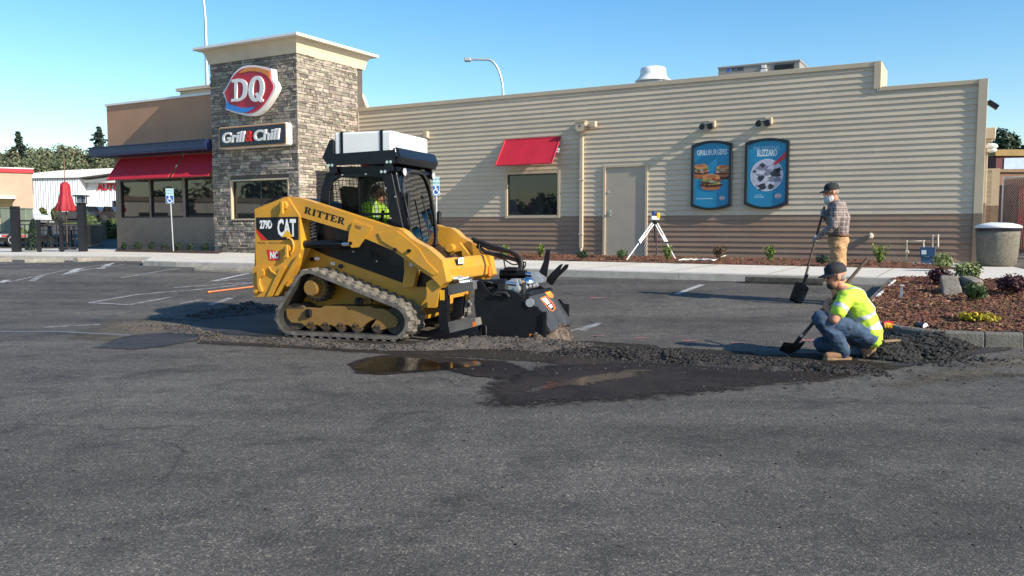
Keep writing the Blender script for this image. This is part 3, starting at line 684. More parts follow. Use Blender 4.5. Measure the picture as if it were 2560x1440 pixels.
# ---------------- red awning over the window
def awning(tl, tr, br, bl, Yw, proj, name='awning'):
    a, b = wpt(*tl, Yw-.03), wpt(*tr, Yw-.03); c_, d_ = wpt(*br, Yw-proj), wpt(*bl, Yw-proj)
    X0, X1 = (a[0]+d_[0])/2, (b[0]+c_[0])/2; Zt, Zb = (a[2]+b[2])/2, (c_[2]+d_[2])/2
    mb = MB(); t = .035
    n_ = Vector((0, -(Zt-Zb), -(proj-.03))).normalized()*t
    top0, top1, bt0, bt1 = Vector((X0, Yw-.03, Zt)), Vector((X1, Yw-.03, Zt)), Vector((X0, Yw-proj, Zb)), Vector((X1, Yw-proj, Zb))
    k_ = 14; vs = []
    for i in range(k_+1):
        for j in range(9):
            p = top0.lerp(bt0, j/8).lerp(top1.lerp(bt1, j/8), i/k_)
            sag = math.sin(math.pi*j/8)*.012*abs(math.sin(math.pi*i/k_*3)); vs.append(p-n_*0+Vector((0, sag, -sag*.3)))
    mb.add(vs, [(i*9+j, i*9+j+1, (i+1)*9+j+1, (i+1)*9+j) for i in range(k_) for j in range(8)], 0, True)
    mb.tube([bt0, bt1], .022, 8); mb.tube([top0, top1], .018, 8); mb.tube([top0, bt0], .02, 8); mb.tube([top1, bt1], .02, 8)
    o = mb.build(name, mt['red_cloth'], bld)
    for q in (X0+.03, X1-.03): MB().tube([(q, Yw-.03, Zt-(Zt-Zb)*.55), (q, Yw-.03-(proj-.03)*.55, Zt-(Zt-Zb)*.55-.01)], .012, 6).build('awning_arm', mt['white_metal'], o)
    mb = MB(); mb.box(X1-.0, X1+.07, Yw-.03-(proj-.03)*.45, Yw-.03-(proj-.03)*.40, Zt-(Zt-Zb)*.52, Zt-(Zt-Zb)*.44)
    mb.build('awning_bracket', mt['white_metal'], o)
    return o
awning((1259, 351), (1400, 342), (1381, 409), (1243, 412), 0, .62)
# ---------------- downpipe and conductor head
dx, dzz = wl(1454, 318, -.1)
mb = MB(); mb.box(dx-.05, dx+.05, -.125, -.026, .25, dzz-.12); mb.box(dx-.07, dx+.07, -.135, -.024, .62, .66); mb.box(dx-.07, dx+.07, -.135, -.024, 2.2, 2.24)
mb.tube([(dx, -.075, .25), (dx, -.08, .14), (dx+.02, -.2, .06)], .05, 8)
dp = mb.build('downpipe', mt['trim'], bld, .004)
mb = MB(); mb.prism([(dx-.15, dzz+.14), (dx+.15, dzz+.14), (dx+.15, dzz-.05), (dx+.07, dzz-.13), (dx-.07, dzz-.13), (dx-.15, dzz-.05)], lambda a, b, t: (a, t, b), -.22, -.026)
mb.prism([(dx-.04, dzz+.04), (dx, dzz-.02), (dx+.04, dzz+.04)], lambda a, b, t: (a, t, b), -.226, -.219, 1)
mb.box(dx-.17, dx+.17, -.24, -.026, dzz+.14, dzz+.17)
mb.build('conductor_head', [mt['trim'], mt['darkframe']], dp, .004)
# ---------------- stone tower
ZT = wl(750, 130, TY)[1]                     # underside of the cornice
tw0, tw1 = wl(581, 500, TY)[0], wl(722, 500, TY)[0]; tz1, tz0 = wl(650, 451, TY)[1], wl(600, 547, TY)[1]
def stones(mb, A, B, Z0, Z1, mp, rnd, holes=()):
    z = Z0
    while z < Z1-.02:
        h = min(rnd.choice((.055, .07, .085, .10, .12)), Z1-z)
        x = A
        while x < B-.01:
            l_ = min(rnd.uniform(.12, .46)*(1.15 if h < .08 else .9), B-x)
            if B-x-l_ < .07: l_ = B-x
            zz = (z, z+h)
            skip = False; xa, xb = x, x+l_
            for a, b, c_, d_ in holes:
                if zz[1] > c_ and zz[0] < d_:
                    if xa >= a and xb <= b: skip = True
                    elif xa < a < xb: xb = a
                    elif xa < b < xb: xa = b
            if not skip and xb-xa > .02:
                e = .004; p = rnd.uniform(.022, .055); q = rnd.uniform(-.012, .012); r_ = rnd.uniform(-.010, .010)
                jz = rnd.uniform(-.004, .004)
                vs = [(xa+e, zz[0]+e, 0), (xb-e, zz[0]+e, 0), (xb-e, zz[1]-e, 0), (xa+e, zz[1]-e, 0),
                      (xa+e*1.6, zz[0]+e*1.6+jz, p+q), (xb-e*1.6, zz[0]+e*1.5, p-q+r_), (xb-e*1.5, zz[1]-e*1.7+jz, p-q-r_), (xa+e*1.8, zz[1]-e*1.5, p+q-r_*.5)]
                mb.add([mp(*v) for v in vs], [(4, 5, 6, 7), (0, 1, 5, 4), (1, 2, 6, 5), (2, 3, 7, 6), (3, 0, 4, 7)])
            x += l_
        z += h
rnd = random.Random(21)
mb = MB(); mb.box(-TW, 0, TY, .3, -.3, tz0-.05, 0); mb.box(-TW, tw0-.05, TY, .3, tz0-.05, tz1+.05); mb.box(tw1+.05, 0, TY, .3, tz0-.05, tz1+.05); mb.box(-TW, 0, TY, .3, tz1+.05, ZT)
mb.build('tower_core', mt['mortar'], bld)
mb = MB()
stones(mb, -TW-.03, .045, -.1, ZT, lambda a, b, p: (a, TY-p, b), rnd, [(tw0-.06, tw1+.06, tz0-.06, tz1+.06)])
sw0, sw1, szh, szl = .55, 1.75, wl(815, 428, -1.9)[1], wl(815, 545, -1.9)[1]
stones(mb, TY-.045, .0, -.1, ZT, lambda a, b, p: (p, a, b), rnd, [(TY+.75, TY+1.55, szl, szh)])
stones(mb, TY-.02, .0, 2.4, ZT, lambda a, b, p: (-TW-p, a, b), rnd)
mb.build('stone_cladding', mt['stone'], bld)
mb = MB(); mb.box(-.01, .02, TY+.75, TY+1.55, szl, szh); mb.build('side_window', mt['pane'], bld)
twf = framed_window(tw0, tw1, tz0, tz1, TY, 'trim', .05, .045, .09, 1)
# flared cornice
ZC = wl(745, 83, TY-.3)[1]
mb = MB()
prof = [(.06, ZT-.02), (.09, ZT+.10), (.10, ZT+.16), (.14, ZT+.28), (.22, ZT+.42), (.34, ZT+.52), (.36, ZC-.07)]
rings = []
for o_, z in prof+[(.40, ZC-.068), (.40, ZC), (.0, ZC)]:
    rings.append([(-TW-o_, TY-o_, z), (o_, TY-o_, z), (o_, .3+o_, z), (-TW-o_, .3+o_, z)])
vs = [v for r_ in rings for v in r_]; k_ = len(rings)
mb.add(vs, [(i*4+j, i*4+(j+1) % 4, (i+1)*4+(j+1) % 4, (i+1)*4+j) for i in range(k_-1) for j in range(4)]+[(3, 2, 1, 0), tuple((k_-1)*4+j for j in range(4))])
mb.build('cornice', mt['cornice'], bld)
mb = MB(); o_ = .405; z = ZC
mb.box(-TW-o_, o_, TY-o_, .3+o_, ZC-.05, ZC+.02); mb.build('cornice_cap', mt['white_metal'], bld)
# pale end of a second parapet behind the tower
pq = [wl(*p, .36) for p in ((893, 300), (893, 225), (899, 231), (907, 244), (912, 258), (917, 269), (917, 300))]
mb = MB(); mb.prism(pq, lambda a, b, t: (a, t, b), .36, .52); mb.build('rear_cornice', mt['cornice'], bld)
# ---------------- left dining room
LY = -2.38; LX = wl(293, 600, LY)[0]; zs = wl(420, 545, LY)[1]; zt0, zt1 = wl(270, 259, LY)[1], wl(524, 232, LY)[1]; ZL = (zt0+zt1)/2
can_t, can_b = wl(530, 346, LY-.7)[1], wl(530, 372, LY-.7)[1]
lw = [(wl(303, 500, LY)[0], wl(372, 500, LY)[0]), (wl(378, 500, LY)[0], wl(455, 500, LY)[0]), (wl(464, 500, LY)[0], -TW-.09)]
lz0, lz1 = wl(420, 542, LY)[1], (wl(335, 452, LY)[1]+wl(500, 446, LY)[1])/2
mb = MB(); mb.box(LX-.35, -TW-.045, LY, LY+.3, can_t-.05, ZL-.08); mb.box(LX-.35, LX-.05, LY+.3, 8, can_t-.05, ZL-.08); mb.build('upper_wall', mt['stucco'], bld)
mb = MB()
for X0, X1, Z0, Z1 in [(LX, -TW-.045, -.3, lz0-.03), (LX, -TW-.045, lz1+.03, can_t-.051), (LX, lw[0][0]-.03, lz0-.03, lz1+.03), (lw[0][1]+.03, lw[1][0]-.03, lz0-.03, lz1+.03), (lw[1][1]+.03, lw[2][0]-.03, lz0-.03, lz1+.03)]:
    mb.box(X0, X1, LY+.002, LY+.25, Z0, Z1)
mb.box(LX, LX+.2, LY+.25, 8, -.3, can_t-.06); mb.build('lower_wall', mt['stucco_low'], bld)
for a, b in lw: framed_window(a, b, lz0, lz1, LY+.03, 'darkframe', .032, .02, .05)
mb = MB(); mb.box(LX-.40, -TW-.045, LY-.05, LY+.36, ZL-.08, ZL); mb.box(LX-.40, LX, LY+.36, 8, ZL-.081, ZL-.001); mb.build('coping', mt['white_metal'], bld, .006)
a = wl(455, 226, 1.5); b = wl(524, 222, 1.5); mb = MB(); mb.box(a[0], -TW+.3, 1.4, 1.7, ZL-.2, b[1]); mb.box(a[0]-.12, -TW+.3, 1.28, 1.82, b[1], b[1]+.12); mb.build('roof_parapet', mt['cornice'], bld)
cx0 = wl(222, 375, LY-.72)[0]
mb = MB(); mb.box(cx0, -TW-.06, LY-.72, LY-.001, can_b+.06, can_t-.03); mb.box(cx0-.03, -TW-.058, LY-.75, LY-.001, can_t-.03, can_t); mb.box(cx0+.02, -TW-.062, LY-.71, LY-.001, can_b, can_b+.058)
mb.box(cx0, LX-.36, LY, 3.5, can_b+.06, can_t-.03)
mb.build('canopy', mt['navy'], bld, .006)
awning((293, 398), (446, 389), (428, 443), (275, 449), LY, .62); awning((455, 388), (537, 383), (537, 438), (436, 443), LY, .62)
# light wall bits
def wall_box(name, px, py, w_, h_, dep, mat, label, cat):
    X, Z = wl(px, py, -dep/2); t = thing(name, label, cat, (*W2(X, -.0245), SLAB+Z), BR); return t
t = wall_box('floodlight', 1481, 313, .2, .2, .15, 'trim', 'small tan flood light beside the top of the downpipe', 'light')
mb = MB(); mb.box(-.02, .16, -.22, -.06, -.07, .09); mb.build('lamp_head', mt['trim'], t, .01); mb = MB(); mb.box(-.17, -.02, -.05, 0, -.04, .05); mb.cyl((-.04, -.03, .01), (.06, -.12, .01), .025, n=8); mb.build('bracket', mt['trim'], t, .004)
t = wall_box('wall_box', 1065, 337, .2, .2, .15, 'trim', 'small tan wall box beside the white tank', 'wall box')
mb = MB(); mb.box(-.07, .10, -.14, 0, -.11, .11); mb.build('case', mt['trim'], t, .01); mb = MB(); mb.box(-.05, .08, -.146, -.139, -.09, .09); mb.build('cover', mt['trim'], t, .004)
for px, py, lab in ((1773, 311, 'twin black spotlights on a tan box above the burger poster'), (1914, 303, 'twin black spotlights on a tan box above the dessert poster')):
    t = wall_box('spotlight', px, py, .2, .2, .2, 'black', lab, 'spotlight')
    mb = MB(); mb.box(.0, .17, -.14, 0, -.09, .09); mb.build('base', mt['trim'], t, .01)
    for q in (-.14, .08):
        mb = MB(); mb.cyl((.08+q*.3, -.12, -.01), (q, -.22, -.02), .018, n=8); mb.lathe([(.03, 0), (.055, .02), (.075, .10), (.08, .12), (.06, .115)], (0, 0, 0), 14, mp=lambda x, y, z, q=q: (q+x+.0, -.18-z*.75, -.01+y-z*.55)); mb.build('lamp_head', mt['black'], t)
t = wall_box('hose_tap', 2177, 590, .1, .1, .1, 'trim', 'small tan hose tap cover low on the brown siding', 'tap')
mb = MB(); mb.ball((0, -.05, 0), .07, .06, .08); mb.cyl((0, -.05, 0), (0, -.13, -.02), .02, n=8); mb.build('tap_cover', mt['siding'], t)
mb = MB(); mb.tube([(0, -.12, -.02), (0, -.14, -.05)], .016, 8); mb.build('spout', mt['grey_metal'], t)
# ---------------- rooftop fan and unit
a = wl(1590, 208, 3.0); b = wl(1676, 204, 3.0); c0 = ((a[0]+b[0])/2, 3.0, 0); hw = (b[0]-a[0])/2; zt_ = wl(1633, 168, 3.0)[1]; zb0 = a[1]
t = thing('exhaust_fan', 'white mushroom shaped exhaust fan on the roof', 'roof fan', (*W2(c0[0], 3.0), SLAB+zb0-.4), BR); hh = zt_-zb0
mb = MB(); mb.lathe([(hw*1.0, .40), (hw*.98, .43), (hw*.82, .50), (hw*.72, .40+hh*.45), (hw*.72, .40+hh*.50), (hw*.70, .40+hh*.86), (hw*.62, .40+hh*.96), (hw*.4, .40+hh)], n=28); mb.build('hood', mt['white_metal'], t)
mb = MB(); mb.box(-hw*.7, hw*.7, -hw*.7, hw*.7, -.8, .395); mb.build('curb', mt['grey_metal'], t)
a = wl(1796, 175, 3.2); b = wl(2000, 158, 3.2); zt_ = (wl(1796, 168, 3.2)[1]+wl(1990, 149, 3.2)[1])/2
UW = b[0]-a[0]; t = thing('rooftop_unit', 'boxy grey brown air conditioner on the roof beside the white fan', 'air conditioner', (*W2(a[0], 3.2), SLAB+zt_-1.3), BR)
mb = MB(); mb.box(0, UW, 0, 1.3, .0, 1.24); mb.box(-.02, UW+.02, -.02, 1.32, 1.24, 1.3); mb.build('cabinet', mt['hvac'], t, .01)
mb = MB(); mb.box(UW*.70, UW*.93, -.03, -.001, .55, 1.2)
for k in range(9): mb.box(UW*.70, UW*.93, -.045, -.031, .58+k*.07, .605+k*.07)
mb.build('coil_grille', mt['darkframe'], t)
mb = MB(); mb.box(UW*.54, UW*.61, -.09, -.002, .85, 1.1); mb.box(UW*.55, UW*.60, -.09, -.002, 1.14, 1.22); mb.build('flue', mt['white_metal'], t)
mb = MB(); tq = wl(1829, 175, 3.2); tx_ = tq[0]-a[0]; tz_ = tq[1]-(zt_-1.3); text_mb(mb, 'YORK', .17, lambda x, y, z: (tx_+x, -.004-z, tz_+y), 0, .006, .0, 0, 0, 'LEFT', 1, fit=.40); mb.box(tx_-.13, tx_-.04, -.006, -.003, tz_-.05, tz_+.05, 1)
mb.build('lettering', [mt['navy'], M('blue_badge', (.05, .15, .5), .5)], t)
# ---------------- signs
def sign_px(px, py, Y): return wl(px, py, Y)
def z2(x, y): return (480+x/2.4, 60+y/2.4)
SY = TY-.30
def zp(pts, Y=SY): return [wl(*z2(*p), Y) for p in pts]
def smooth_poly(pts, k=5, closed=True):
    out = []; n_ = len(pts)
    for i in range(n_):
        p0, p1, p2, p3 = [Vector(pts[(i+q) % n_]) for q in (-1, 0, 1, 2)]
        for j in range(k):
            t_ = j/k; out.append(tuple(.5*((2*p1)+(-p0+p2)*t_+(2*p0-5*p1+4*p2-p3)*t_*t_+(-p0+3*p1-3*p2+p3)*t_**3)))
    return out
def arc(pts, k=6):                          # open smooth line
    out = []
    for i in range(len(pts)-1):
        p0, p1, p2, p3 = Vector(pts[max(0, i-1)]), Vector(pts[i]), Vector(pts[i+1]), Vector(pts[min(len(pts)-1, i+2)])
        for j in range(k):
            t_ = j/k; out.append(tuple(.5*((2*p1)+(-p0+p2)*t_+(2*p0-5*p1+4*p2-p3)*t_*t_+(-p0+3*p1-3*p2+p3)*t_**3)))
    return out+[tuple(pts[-1])]
c_px = zp([(345, 400)])[0]
t = thing('logo_sign', 'lip shaped red sign with white DQ letters on the stone tower', 'sign', (*W2(c_px[0], TY-.06), SLAB+c_px[1]), BR)
def loc(pts): return [(a-c_px[0], b-c_px[1]) for a, b in pts]
mpS = lambda a, b, t_: (a, t_, b)
S_F = SY-(TY-.06)
outl = arc([(184, 413), (212, 368), (245, 306), (288, 264), (335, 248), (400, 250), (476, 268)])+arc([(480, 330), (503, 376), (480, 432), (440, 492), (400, 532), (350, 549), (285, 542), (202, 514)])+[tuple((203, 455))]
mb = MB(); mb.prism(loc(zp(outl)), mpS, S_F, .0); mb.build('sign_box', mt['white_metal'], t, .012, 2)
red = arc([(197, 413), (222, 370), (252, 312), (292, 276), (337, 262), (400, 262), (470, 282)])+arc([(471, 334), (489, 377), (468, 430), (430, 486), (395, 520), (348, 536), (288, 530), (210, 504)])+[(211, 455)]
mb = MB(); mb.prism(loc(zp(red)), mpS, S_F-.02, S_F+.01); mb.build('red_face', M('sign_red', (.50, .008, .03), .35, var=.05), t, .006)
org = arc([(285, 297), (320, 268), (370, 262), (420, 266), (468, 282)])+arc([(468, 330), (448, 306), (405, 288), (350, 284), (320, 290)])
mb = MB(); mb.prism(loc(zp(org)), mpS, S_F-.034, S_F-.021); mb.build('orange_swoosh', M('sign_orange', (.68, .24, .03), .35, var=.05), t)
blu = arc([(210, 462), (240, 484), (290, 500), (340, 503), (385, 497)])+arc([(352, 522), (310, 533), (260, 524), (206, 506)])
mb = MB(); mb.prism(loc(zp(blu)), mpS, S_F-.034, S_F-.021); mb.build('blue_swoosh', M('sign_blue', (.03, .22, .62), .35, var=.05), t)
mb = MB()
def ringpx(o_, i_): mb.ring(loc(zp(o_)), loc(zp(i_)), mpS, S_F-.06, S_F-.0205)
Do = arc([(262, 333), (300, 330), (333, 352), (340, 395), (328, 437), (298, 462), (262, 466)], 4); Di = arc([(280, 350), (296, 350), (311, 362), (315, 397), (307, 432), (294, 446), (276, 448)], 4)
ringpx(Do, Di)
for pl_ in ([(246, 336), (264, 333), (264, 351), (246, 353)], [(244, 452), (262, 449), (262, 466), (243, 468)]): mb.prism(loc(zp(pl_)), mpS, S_F-.06, S_F-.0205)
def ell(cx, cy, rx, ry, n=24, sh=0): return [(cx+rx*math.cos(2*math.pi*i/n)+sh*math.sin(2*math.pi*i/n)*ry, cy+ry*math.sin(2*math.pi*i/n)) for i in range(n)]
ringpx(ell(393, 390, 47, 78, sh=-.08), ell(394, 390, 21, 56, sh=-.08))
mb.prism(loc(zp([(384, 420), (398, 412), (428, 455), (434, 452), (434, 465), (418, 472), (408, 462)])), mpS, S_F-.061, S_F-.0206)
mb.build('letters', mt['white_metal'], t)
# script sign below
cs = zp([(362, 670)])[0]
t = thing('name_sign', 'long dark blue Grill and Chill sign with an orange border', 'sign', (*W2(cs[0], TY-.06), SLAB+cs[1]), BR)
q = zp([(160, 622), (566, 588), (570, 722), (166, 754)]); X0, X1 = q[0][0]-cs[0], q[1][0]-cs[0]; Z1 = (q[0][1]+q[1][1])/2-cs[1]; Z0 = (q[2][1]+q[3][1])/2-cs[1]
def rrect(x0, x1, z0, z1, r, k=5):
    return [(cx_+r*math.cos(a_), cz_+r*math.sin(a_)) for cx_, cz_, s_ in ((x1-r, z1-r, 0), (x0+r, z1-r, 1), (x0+r, z0+r, 2), (x1-r, z0+r, 3)) for i in range(k+1) for a_ in [(s_+i/k)*math.pi/2]]
mb = MB(); mb.prism(rrect(X0, X1, Z0, Z1, .09), mpS, S_F, 0); mb.build('sign_box', mt['white_metal'], t, .008)
mb = MB(); mb.prism(rrect(X0+.012, X1-.012, Z0+.012, Z1-.012, .085), mpS, S_F-.012, S_F+.002); mb.build('border', M('border_orange', (.62, .27, .06), .4), t)
mb = MB(); mb.prism(rrect(X0+.05, X1-.05, Z0+.05, Z1-.05, .06), mpS, S_F-.02, S_F-.01); mb.build('face', M('sign_navy', (.008, .014, .03), .3), t)
hgt = (Z1-Z0)*.66; mid = (Z0+Z1)/2-.02; W_ = X1-X0
for txt, xx, m_, sx_ in (('Grill', X0+W_*.060, 'white_metal', .345), ('&', X0+W_*.420, 'decal_r', .105), ('Chill', X0+W_*.535, 'white_metal', .375)):
    mb = MB(); text_mb(mb, txt, hgt, lambda x, y, z, xx=xx: (xx+x, S_F-.045-z, mid+y), 0, .012, .15, .025, 0, 'LEFT', 1, 3, fit=W_*sx_); mb.build('letters', mt[m_], t)
# ---------------- posters
def poster(x0, x1, ytl, ytr, ytm, ybl, ybr, ybm, label):
    XL, XR_ = wl(x0, 440)[0], wl(x1, 440)[0]; zt_ = (wl(x0, ytl)[1]+wl(x1, ytr)[1])/2; zb2 = (wl(x0, ybl)[1]+wl(x1, ybr)[1])/2
    zm, zn = wl((x0+x1)/2, ytm)[1], wl((x0+x1)/2, ybm)[1]; cx_, cz_ = (XL+XR_)/2, (zt_+zb2)/2
    t = thing('poster_case', label, 'poster', (*W2(cx_, -.024), SLAB+cz_), BR); w_ = (XR_-XL)/2; h0 = (zt_-zb2)/2; bt, bb = zm-zt_, zb2-zn
    def outline(i): 
        k = 10; ww, hh_ = w_-i, h0-i*.8
        return [(ww-2*ww*j/k, hh_+bt*(1-((2*j/k)-1)**2)) for j in range(k+1)]+[(-ww+2*ww*j/k, -hh_-bb*(1-((2*j/k)-1)**2)) for j in range(k+1)]
    mb = MB(); mb.ring(outline(0), outline(.075), mpS, -.10, .0); mb.build('frame', M('poster_frame', (.008, .014, .022), .4), t, .006)
    mb = MB(); mb.prism(outline(.07), mpS, -.055, -.002); mb.build('print', M('poster_blue', (.012, .22, .40), .35, var=.12, vs=1.5), t)
    return t, w_-.075, h0-.06
def flat(mb, pts, t_, m=0): mb.add([(a, t_, b) for a, b in pts], [list(range(len(pts)))[::-1]], m)
PM = {k: M('print_'+k, c, .4, var=.12, vs=14) for k, c in dict(bun=(.40, .13, .04), bun2=(.55, .24, .08), meat=(.07, .018, .012), leaf=(.17, .24, .05), tom=(.33, .03, .02), cheese=(.62, .36, .03), onion=(.42, .30, .34), cream=(.46, .46, .56), dark=(.03, .03, .045), cup=(.55, .57, .62), grey=(.20, .20, .27), red=(.52, .035, .045), white=(.62, .68, .70), pale=(.25, .48, .60)).items()}
PL = list(PM.values()); PI = {k: i for i, k in enumerate(PM)}
def blob(cx_, cz_, rx, rz, seed, n=18, j=.18):
    r_ = random.Random(seed); return [(cx_+rx*math.cos(a_)*q, cz_+rz*math.sin(a_)*q) for i in range(n) for a_ in [2*math.pi*i/n] for q in [1+r_.uniform(-j, j)]]
def burger(mb, cx_, cz_, s_, seed, y0, clip):
    r_ = random.Random(seed); lay = [('bun', -.62, .9, .26), ('meat', -.30, 1.0, .24), ('cheese', -.12, .95, .10), ('onion', .0, .9, .13), ('tom', .16, .92, .17), ('meat', .10, .5, .20), ('leaf', .34, 1.0, .22), ('bun2', .66, .8, .28), ('bun', .78, .5, .14)]
    for i, (k, dz, rx, rz) in enumerate(lay):
        pts = [(min(clip, max(-clip, a)), b) for a, b in blob(cx_, cz_+dz*s_*.7, rx*s_, rz*s_, seed*17+i, 16, .16 if k != 'bun' else .05)]
        flat(mb, pts, y0-.0006*i, PI[k])
    for i in range(7):
        k = r_.choice(['leaf', 'tom', 'cheese', 'onion', 'meat']); a, b = cx_+r_.uniform(-.8, .8)*s_, cz_+r_.uniform(-.3, .35)*s_
        flat(mb, [(min(clip, max(-clip, p)), q) for p, q in blob(a, b, .22*s_, .10*s_, seed+i*3, 9, .3)], y0-.0062-.0004*i, PI[k])
def small_logo(mb, cx_, cz_, s_, y0):
    flat(mb, [(cx_+s_*a, cz_+s_*b) for a, b in ((-1, 0), (-.6, .55), (0, .75), (.7, .55), (1, .05), (.6, -.5), (0, -.75), (-.7, -.55))], y0, PI['white'])
    flat(mb, [(cx_+s_*.88*a, cz_+s_*.85*b) for a, b in ((-1, 0), (-.6, .55), (0, .75), (.7, .55), (1, .05), (.6, -.5), (0, -.75), (-.7, -.55))], y0-.001, PI['red'])
    text_mb(mb, 'DQ', s_*1.0, lambda x, y, z: (cx_+x, y0-.002-z, cz_+y), PI['white'], .004)
t, pw, ph = poster(1731, 1832, 363, 361, 352, 517, 514, 525, 'blue burger poster in a black arched frame, nearer the door')
mb = MB(); text_mb(mb, 'GRILLBURGERS', .20, lambda x, y, z: (x, -.057-z, ph*.80+y), PI['white'], .004, 0, 0, 0, 'CENTER', 1, fit=pw*1.72)
burger(mb, -pw*.62, ph*.18, pw*.50, 3, -.058, pw*.985); burger(mb, pw*.66, ph*.14, pw*.46, 8, -.0585, pw*.985); burger(mb, -.0, -ph*.25, pw*.62, 5, -.066, pw)
flat(mb, [(-pw*.98, -ph*.10), (pw*.98, -ph*.14), (pw*.98, -ph*.02), (-pw*.98, -ph*.02)], -.0572, PI['bun'])
flat(mb, [(pw*.2, -ph*.14), (pw*.98, -ph*.16), (pw*.98, 0), (pw*.2, .0)], -.0576, PI['meat'])
small_logo(mb, pw*.62, -ph*.80, .075, -.058)
flat(mb, [(-pw*.85, -ph*.83), (pw*.1, -ph*.83), (pw*.1, -ph*.79), (-pw*.85, -ph*.79)], -.057, PI['pale'])
mb.build('artwork', PL, t)
t, pw, ph = poster(1864, 1974, 358, 353, 346, 512, 509, 523, 'blue frozen dessert poster in a black arched frame, farther from the door')
mb = MB(); text_mb(mb, 'BLIZZARD', .23, lambda x, y, z: (x, -.057-z, ph*.69+y), PI['white'], .007, 0, 0, 0, 'CENTER', 1, fit=pw*1.05); text_mb(mb, 'THE ORIGINAL', .13, lambda x, y, z: (x*.78-.02, -.057-z, ph*.87+y), PI['pale'], .002)
cz_ = -ph*.07; rr = pw*.86
flat(mb, ell(0, cz_, rr, rr, 40), -.058, PI['cup']); flat(mb, ell(0, cz_, rr*.93, rr*.93, 40), -.059, PI['cream'])
r_ = random.Random(4)
for i in range(16):
    a_ = r_.random()*6.28; q = r_.random()**.6*rr*.7; flat(mb, blob(math.cos(a_)*q, cz_+math.sin(a_)*q, r_.uniform(.08, .17), r_.uniform(.03, .07), i+50, 14, .35), -.0595-.0001*i, PI['grey' if i % 2 else 'cup'])
for a, b, s_, k in ((.28, .06, .15, 'dark'), (.36, .16, .10, 'dark'), (-.18, -.10, .13, 'dark'), (-.14, .33, .09, 'dark'), (.16, -.36, .10, 'dark'), (-.12, -.38, .13, 'dark'), (.0, .05, .08, 'grey'), (-.38, .13, .05, 'dark'), (.40, -.16, .08, 'grey'), (-.30, -.33, .03, 'dark')):
    flat(mb, blob(a*pw/.6, cz_+b*pw/.6, s_*pw/.6, s_*.8*pw/.6, int(a*1000), 11, .4), -.0625, PI[k])
flat(mb, [(pw*.30, cz_+rr*.66), (pw*.46, cz_+rr*.62), (pw*.99, ph*.50), (pw*.99, ph*.72), (pw*.82, ph*.62)], -.064, PI['red'])
small_logo(mb, pw*.62, -ph*.80, .085, -.058)
flat(mb, [(-pw*.65, -ph*.85), (-pw*.12, -ph*.85), (-pw*.12, -ph*.81), (-pw*.65, -ph*.81)], -.057, PI['pale']); flat(mb, [(-pw*.6, -ph*.77), (-pw*.2, -ph*.77), (-pw*.2, -ph*.745), (-pw*.6, -ph*.745)], -.057, PI['pale'])
mb.build('artwork', PL, t)
# ---------------- things at the right end behind the corner
def wpx(px, py, Y): X, Z = wl(px, py, Y); return X, Z
X, Z = wl(2468, 262, .25)
t = thing('wall_light', 'black angled light on the right end of the building', 'light', (*W2(XR-.05, .5), SLAB+Z), BR)
mb = MB(); mb.box(0, .12, -.05, .05, .02, .12); mb.build('mount', mt['black'], t); mb = MB(); mb.obox((.20, 0, .02), (.10, 0, -.075), (0, .08, 0), (.035, 0, .05)); mb.build('lamp_head', mt['black'], t, .01)
EY = 6.0
ex0, ex1 = wl(2400, 480, EY)[0], wl(2498, 480, EY)[0]; ez1 = wl(2498, 421, EY)[1]; ezb = wl(2490, 514, EY)[1]
t = thing('enclosure', 'tan sided bin enclosure with a brown base past the building end', 'enclosure', (*W2(ex0, EY), SLAB), BR)
EW = ex1-ex0
mb = MB(); siding(mb, ezb, ez1-.05, 0, EW-.2, []); mb.build('siding', mt['siding'], t); mb = MB(); siding(mb, ezb-14*EXP, ezb, 0, EW-.2, []); mb.build('lower_siding', mt['siding_low'], t)
mb = MB(); mb.box(0, EW-.02, 0, .2, -.3, ez1-.05); mb.build('wall', mt['siding'], t)
mb = MB(); mb.box(0, EW, -.05, .22, ez1-.05, ez1); mb.box(EW-.2, EW, -.05, .21, ezb, ez1-.051); mb.box(EW-.2, EW+.0, -.05, .21, -.3, ezb-.001, 1); mb.build('trim', [mt['trim'], mt['trim_low']], t)
p0 = wl(2445, 480, 3.4); p1 = wl(2466, 480, 3.4); pt = wl(2466, 350, 3.4)[1]
t = thing('gate_post', 'tan post with a corbelled top just past the building corner', 'post', (*W2(p0[0], 3.4), SLAB), BR); PW = p1[0]-p0[0]
mb = MB(); mb.box(0, PW, 0, .4, ezb, pt); mb.build('shaft', mt['trim'], t, .01); mb = MB(); mb.box(0, PW, 0, .4, -.3, ezb-.001); mb.build('lower_shaft', mt['trim_low'], t, .01)
mb = MB(); mb.box(0, PW+.16, -.1, .5, pt+.02, pt+.32); mb.box(0, PW+.10, -.05, .45, pt-.04, pt+.02); mb.build('corbel', mt['trim'], t, .02)
mb = MB(); mb.lathe([(.03, .0), (.12, -.03), (.15, -.10), (.10, -.14)], (PW+.08, -.1, pt-.10), 14); mb.lathe([(.11, -.15), (.13, -.2), (.06, -.24)], (PW+.08, -.1, pt-.10), 14); mb.build('white_lamp', mt['white_metal'], t)
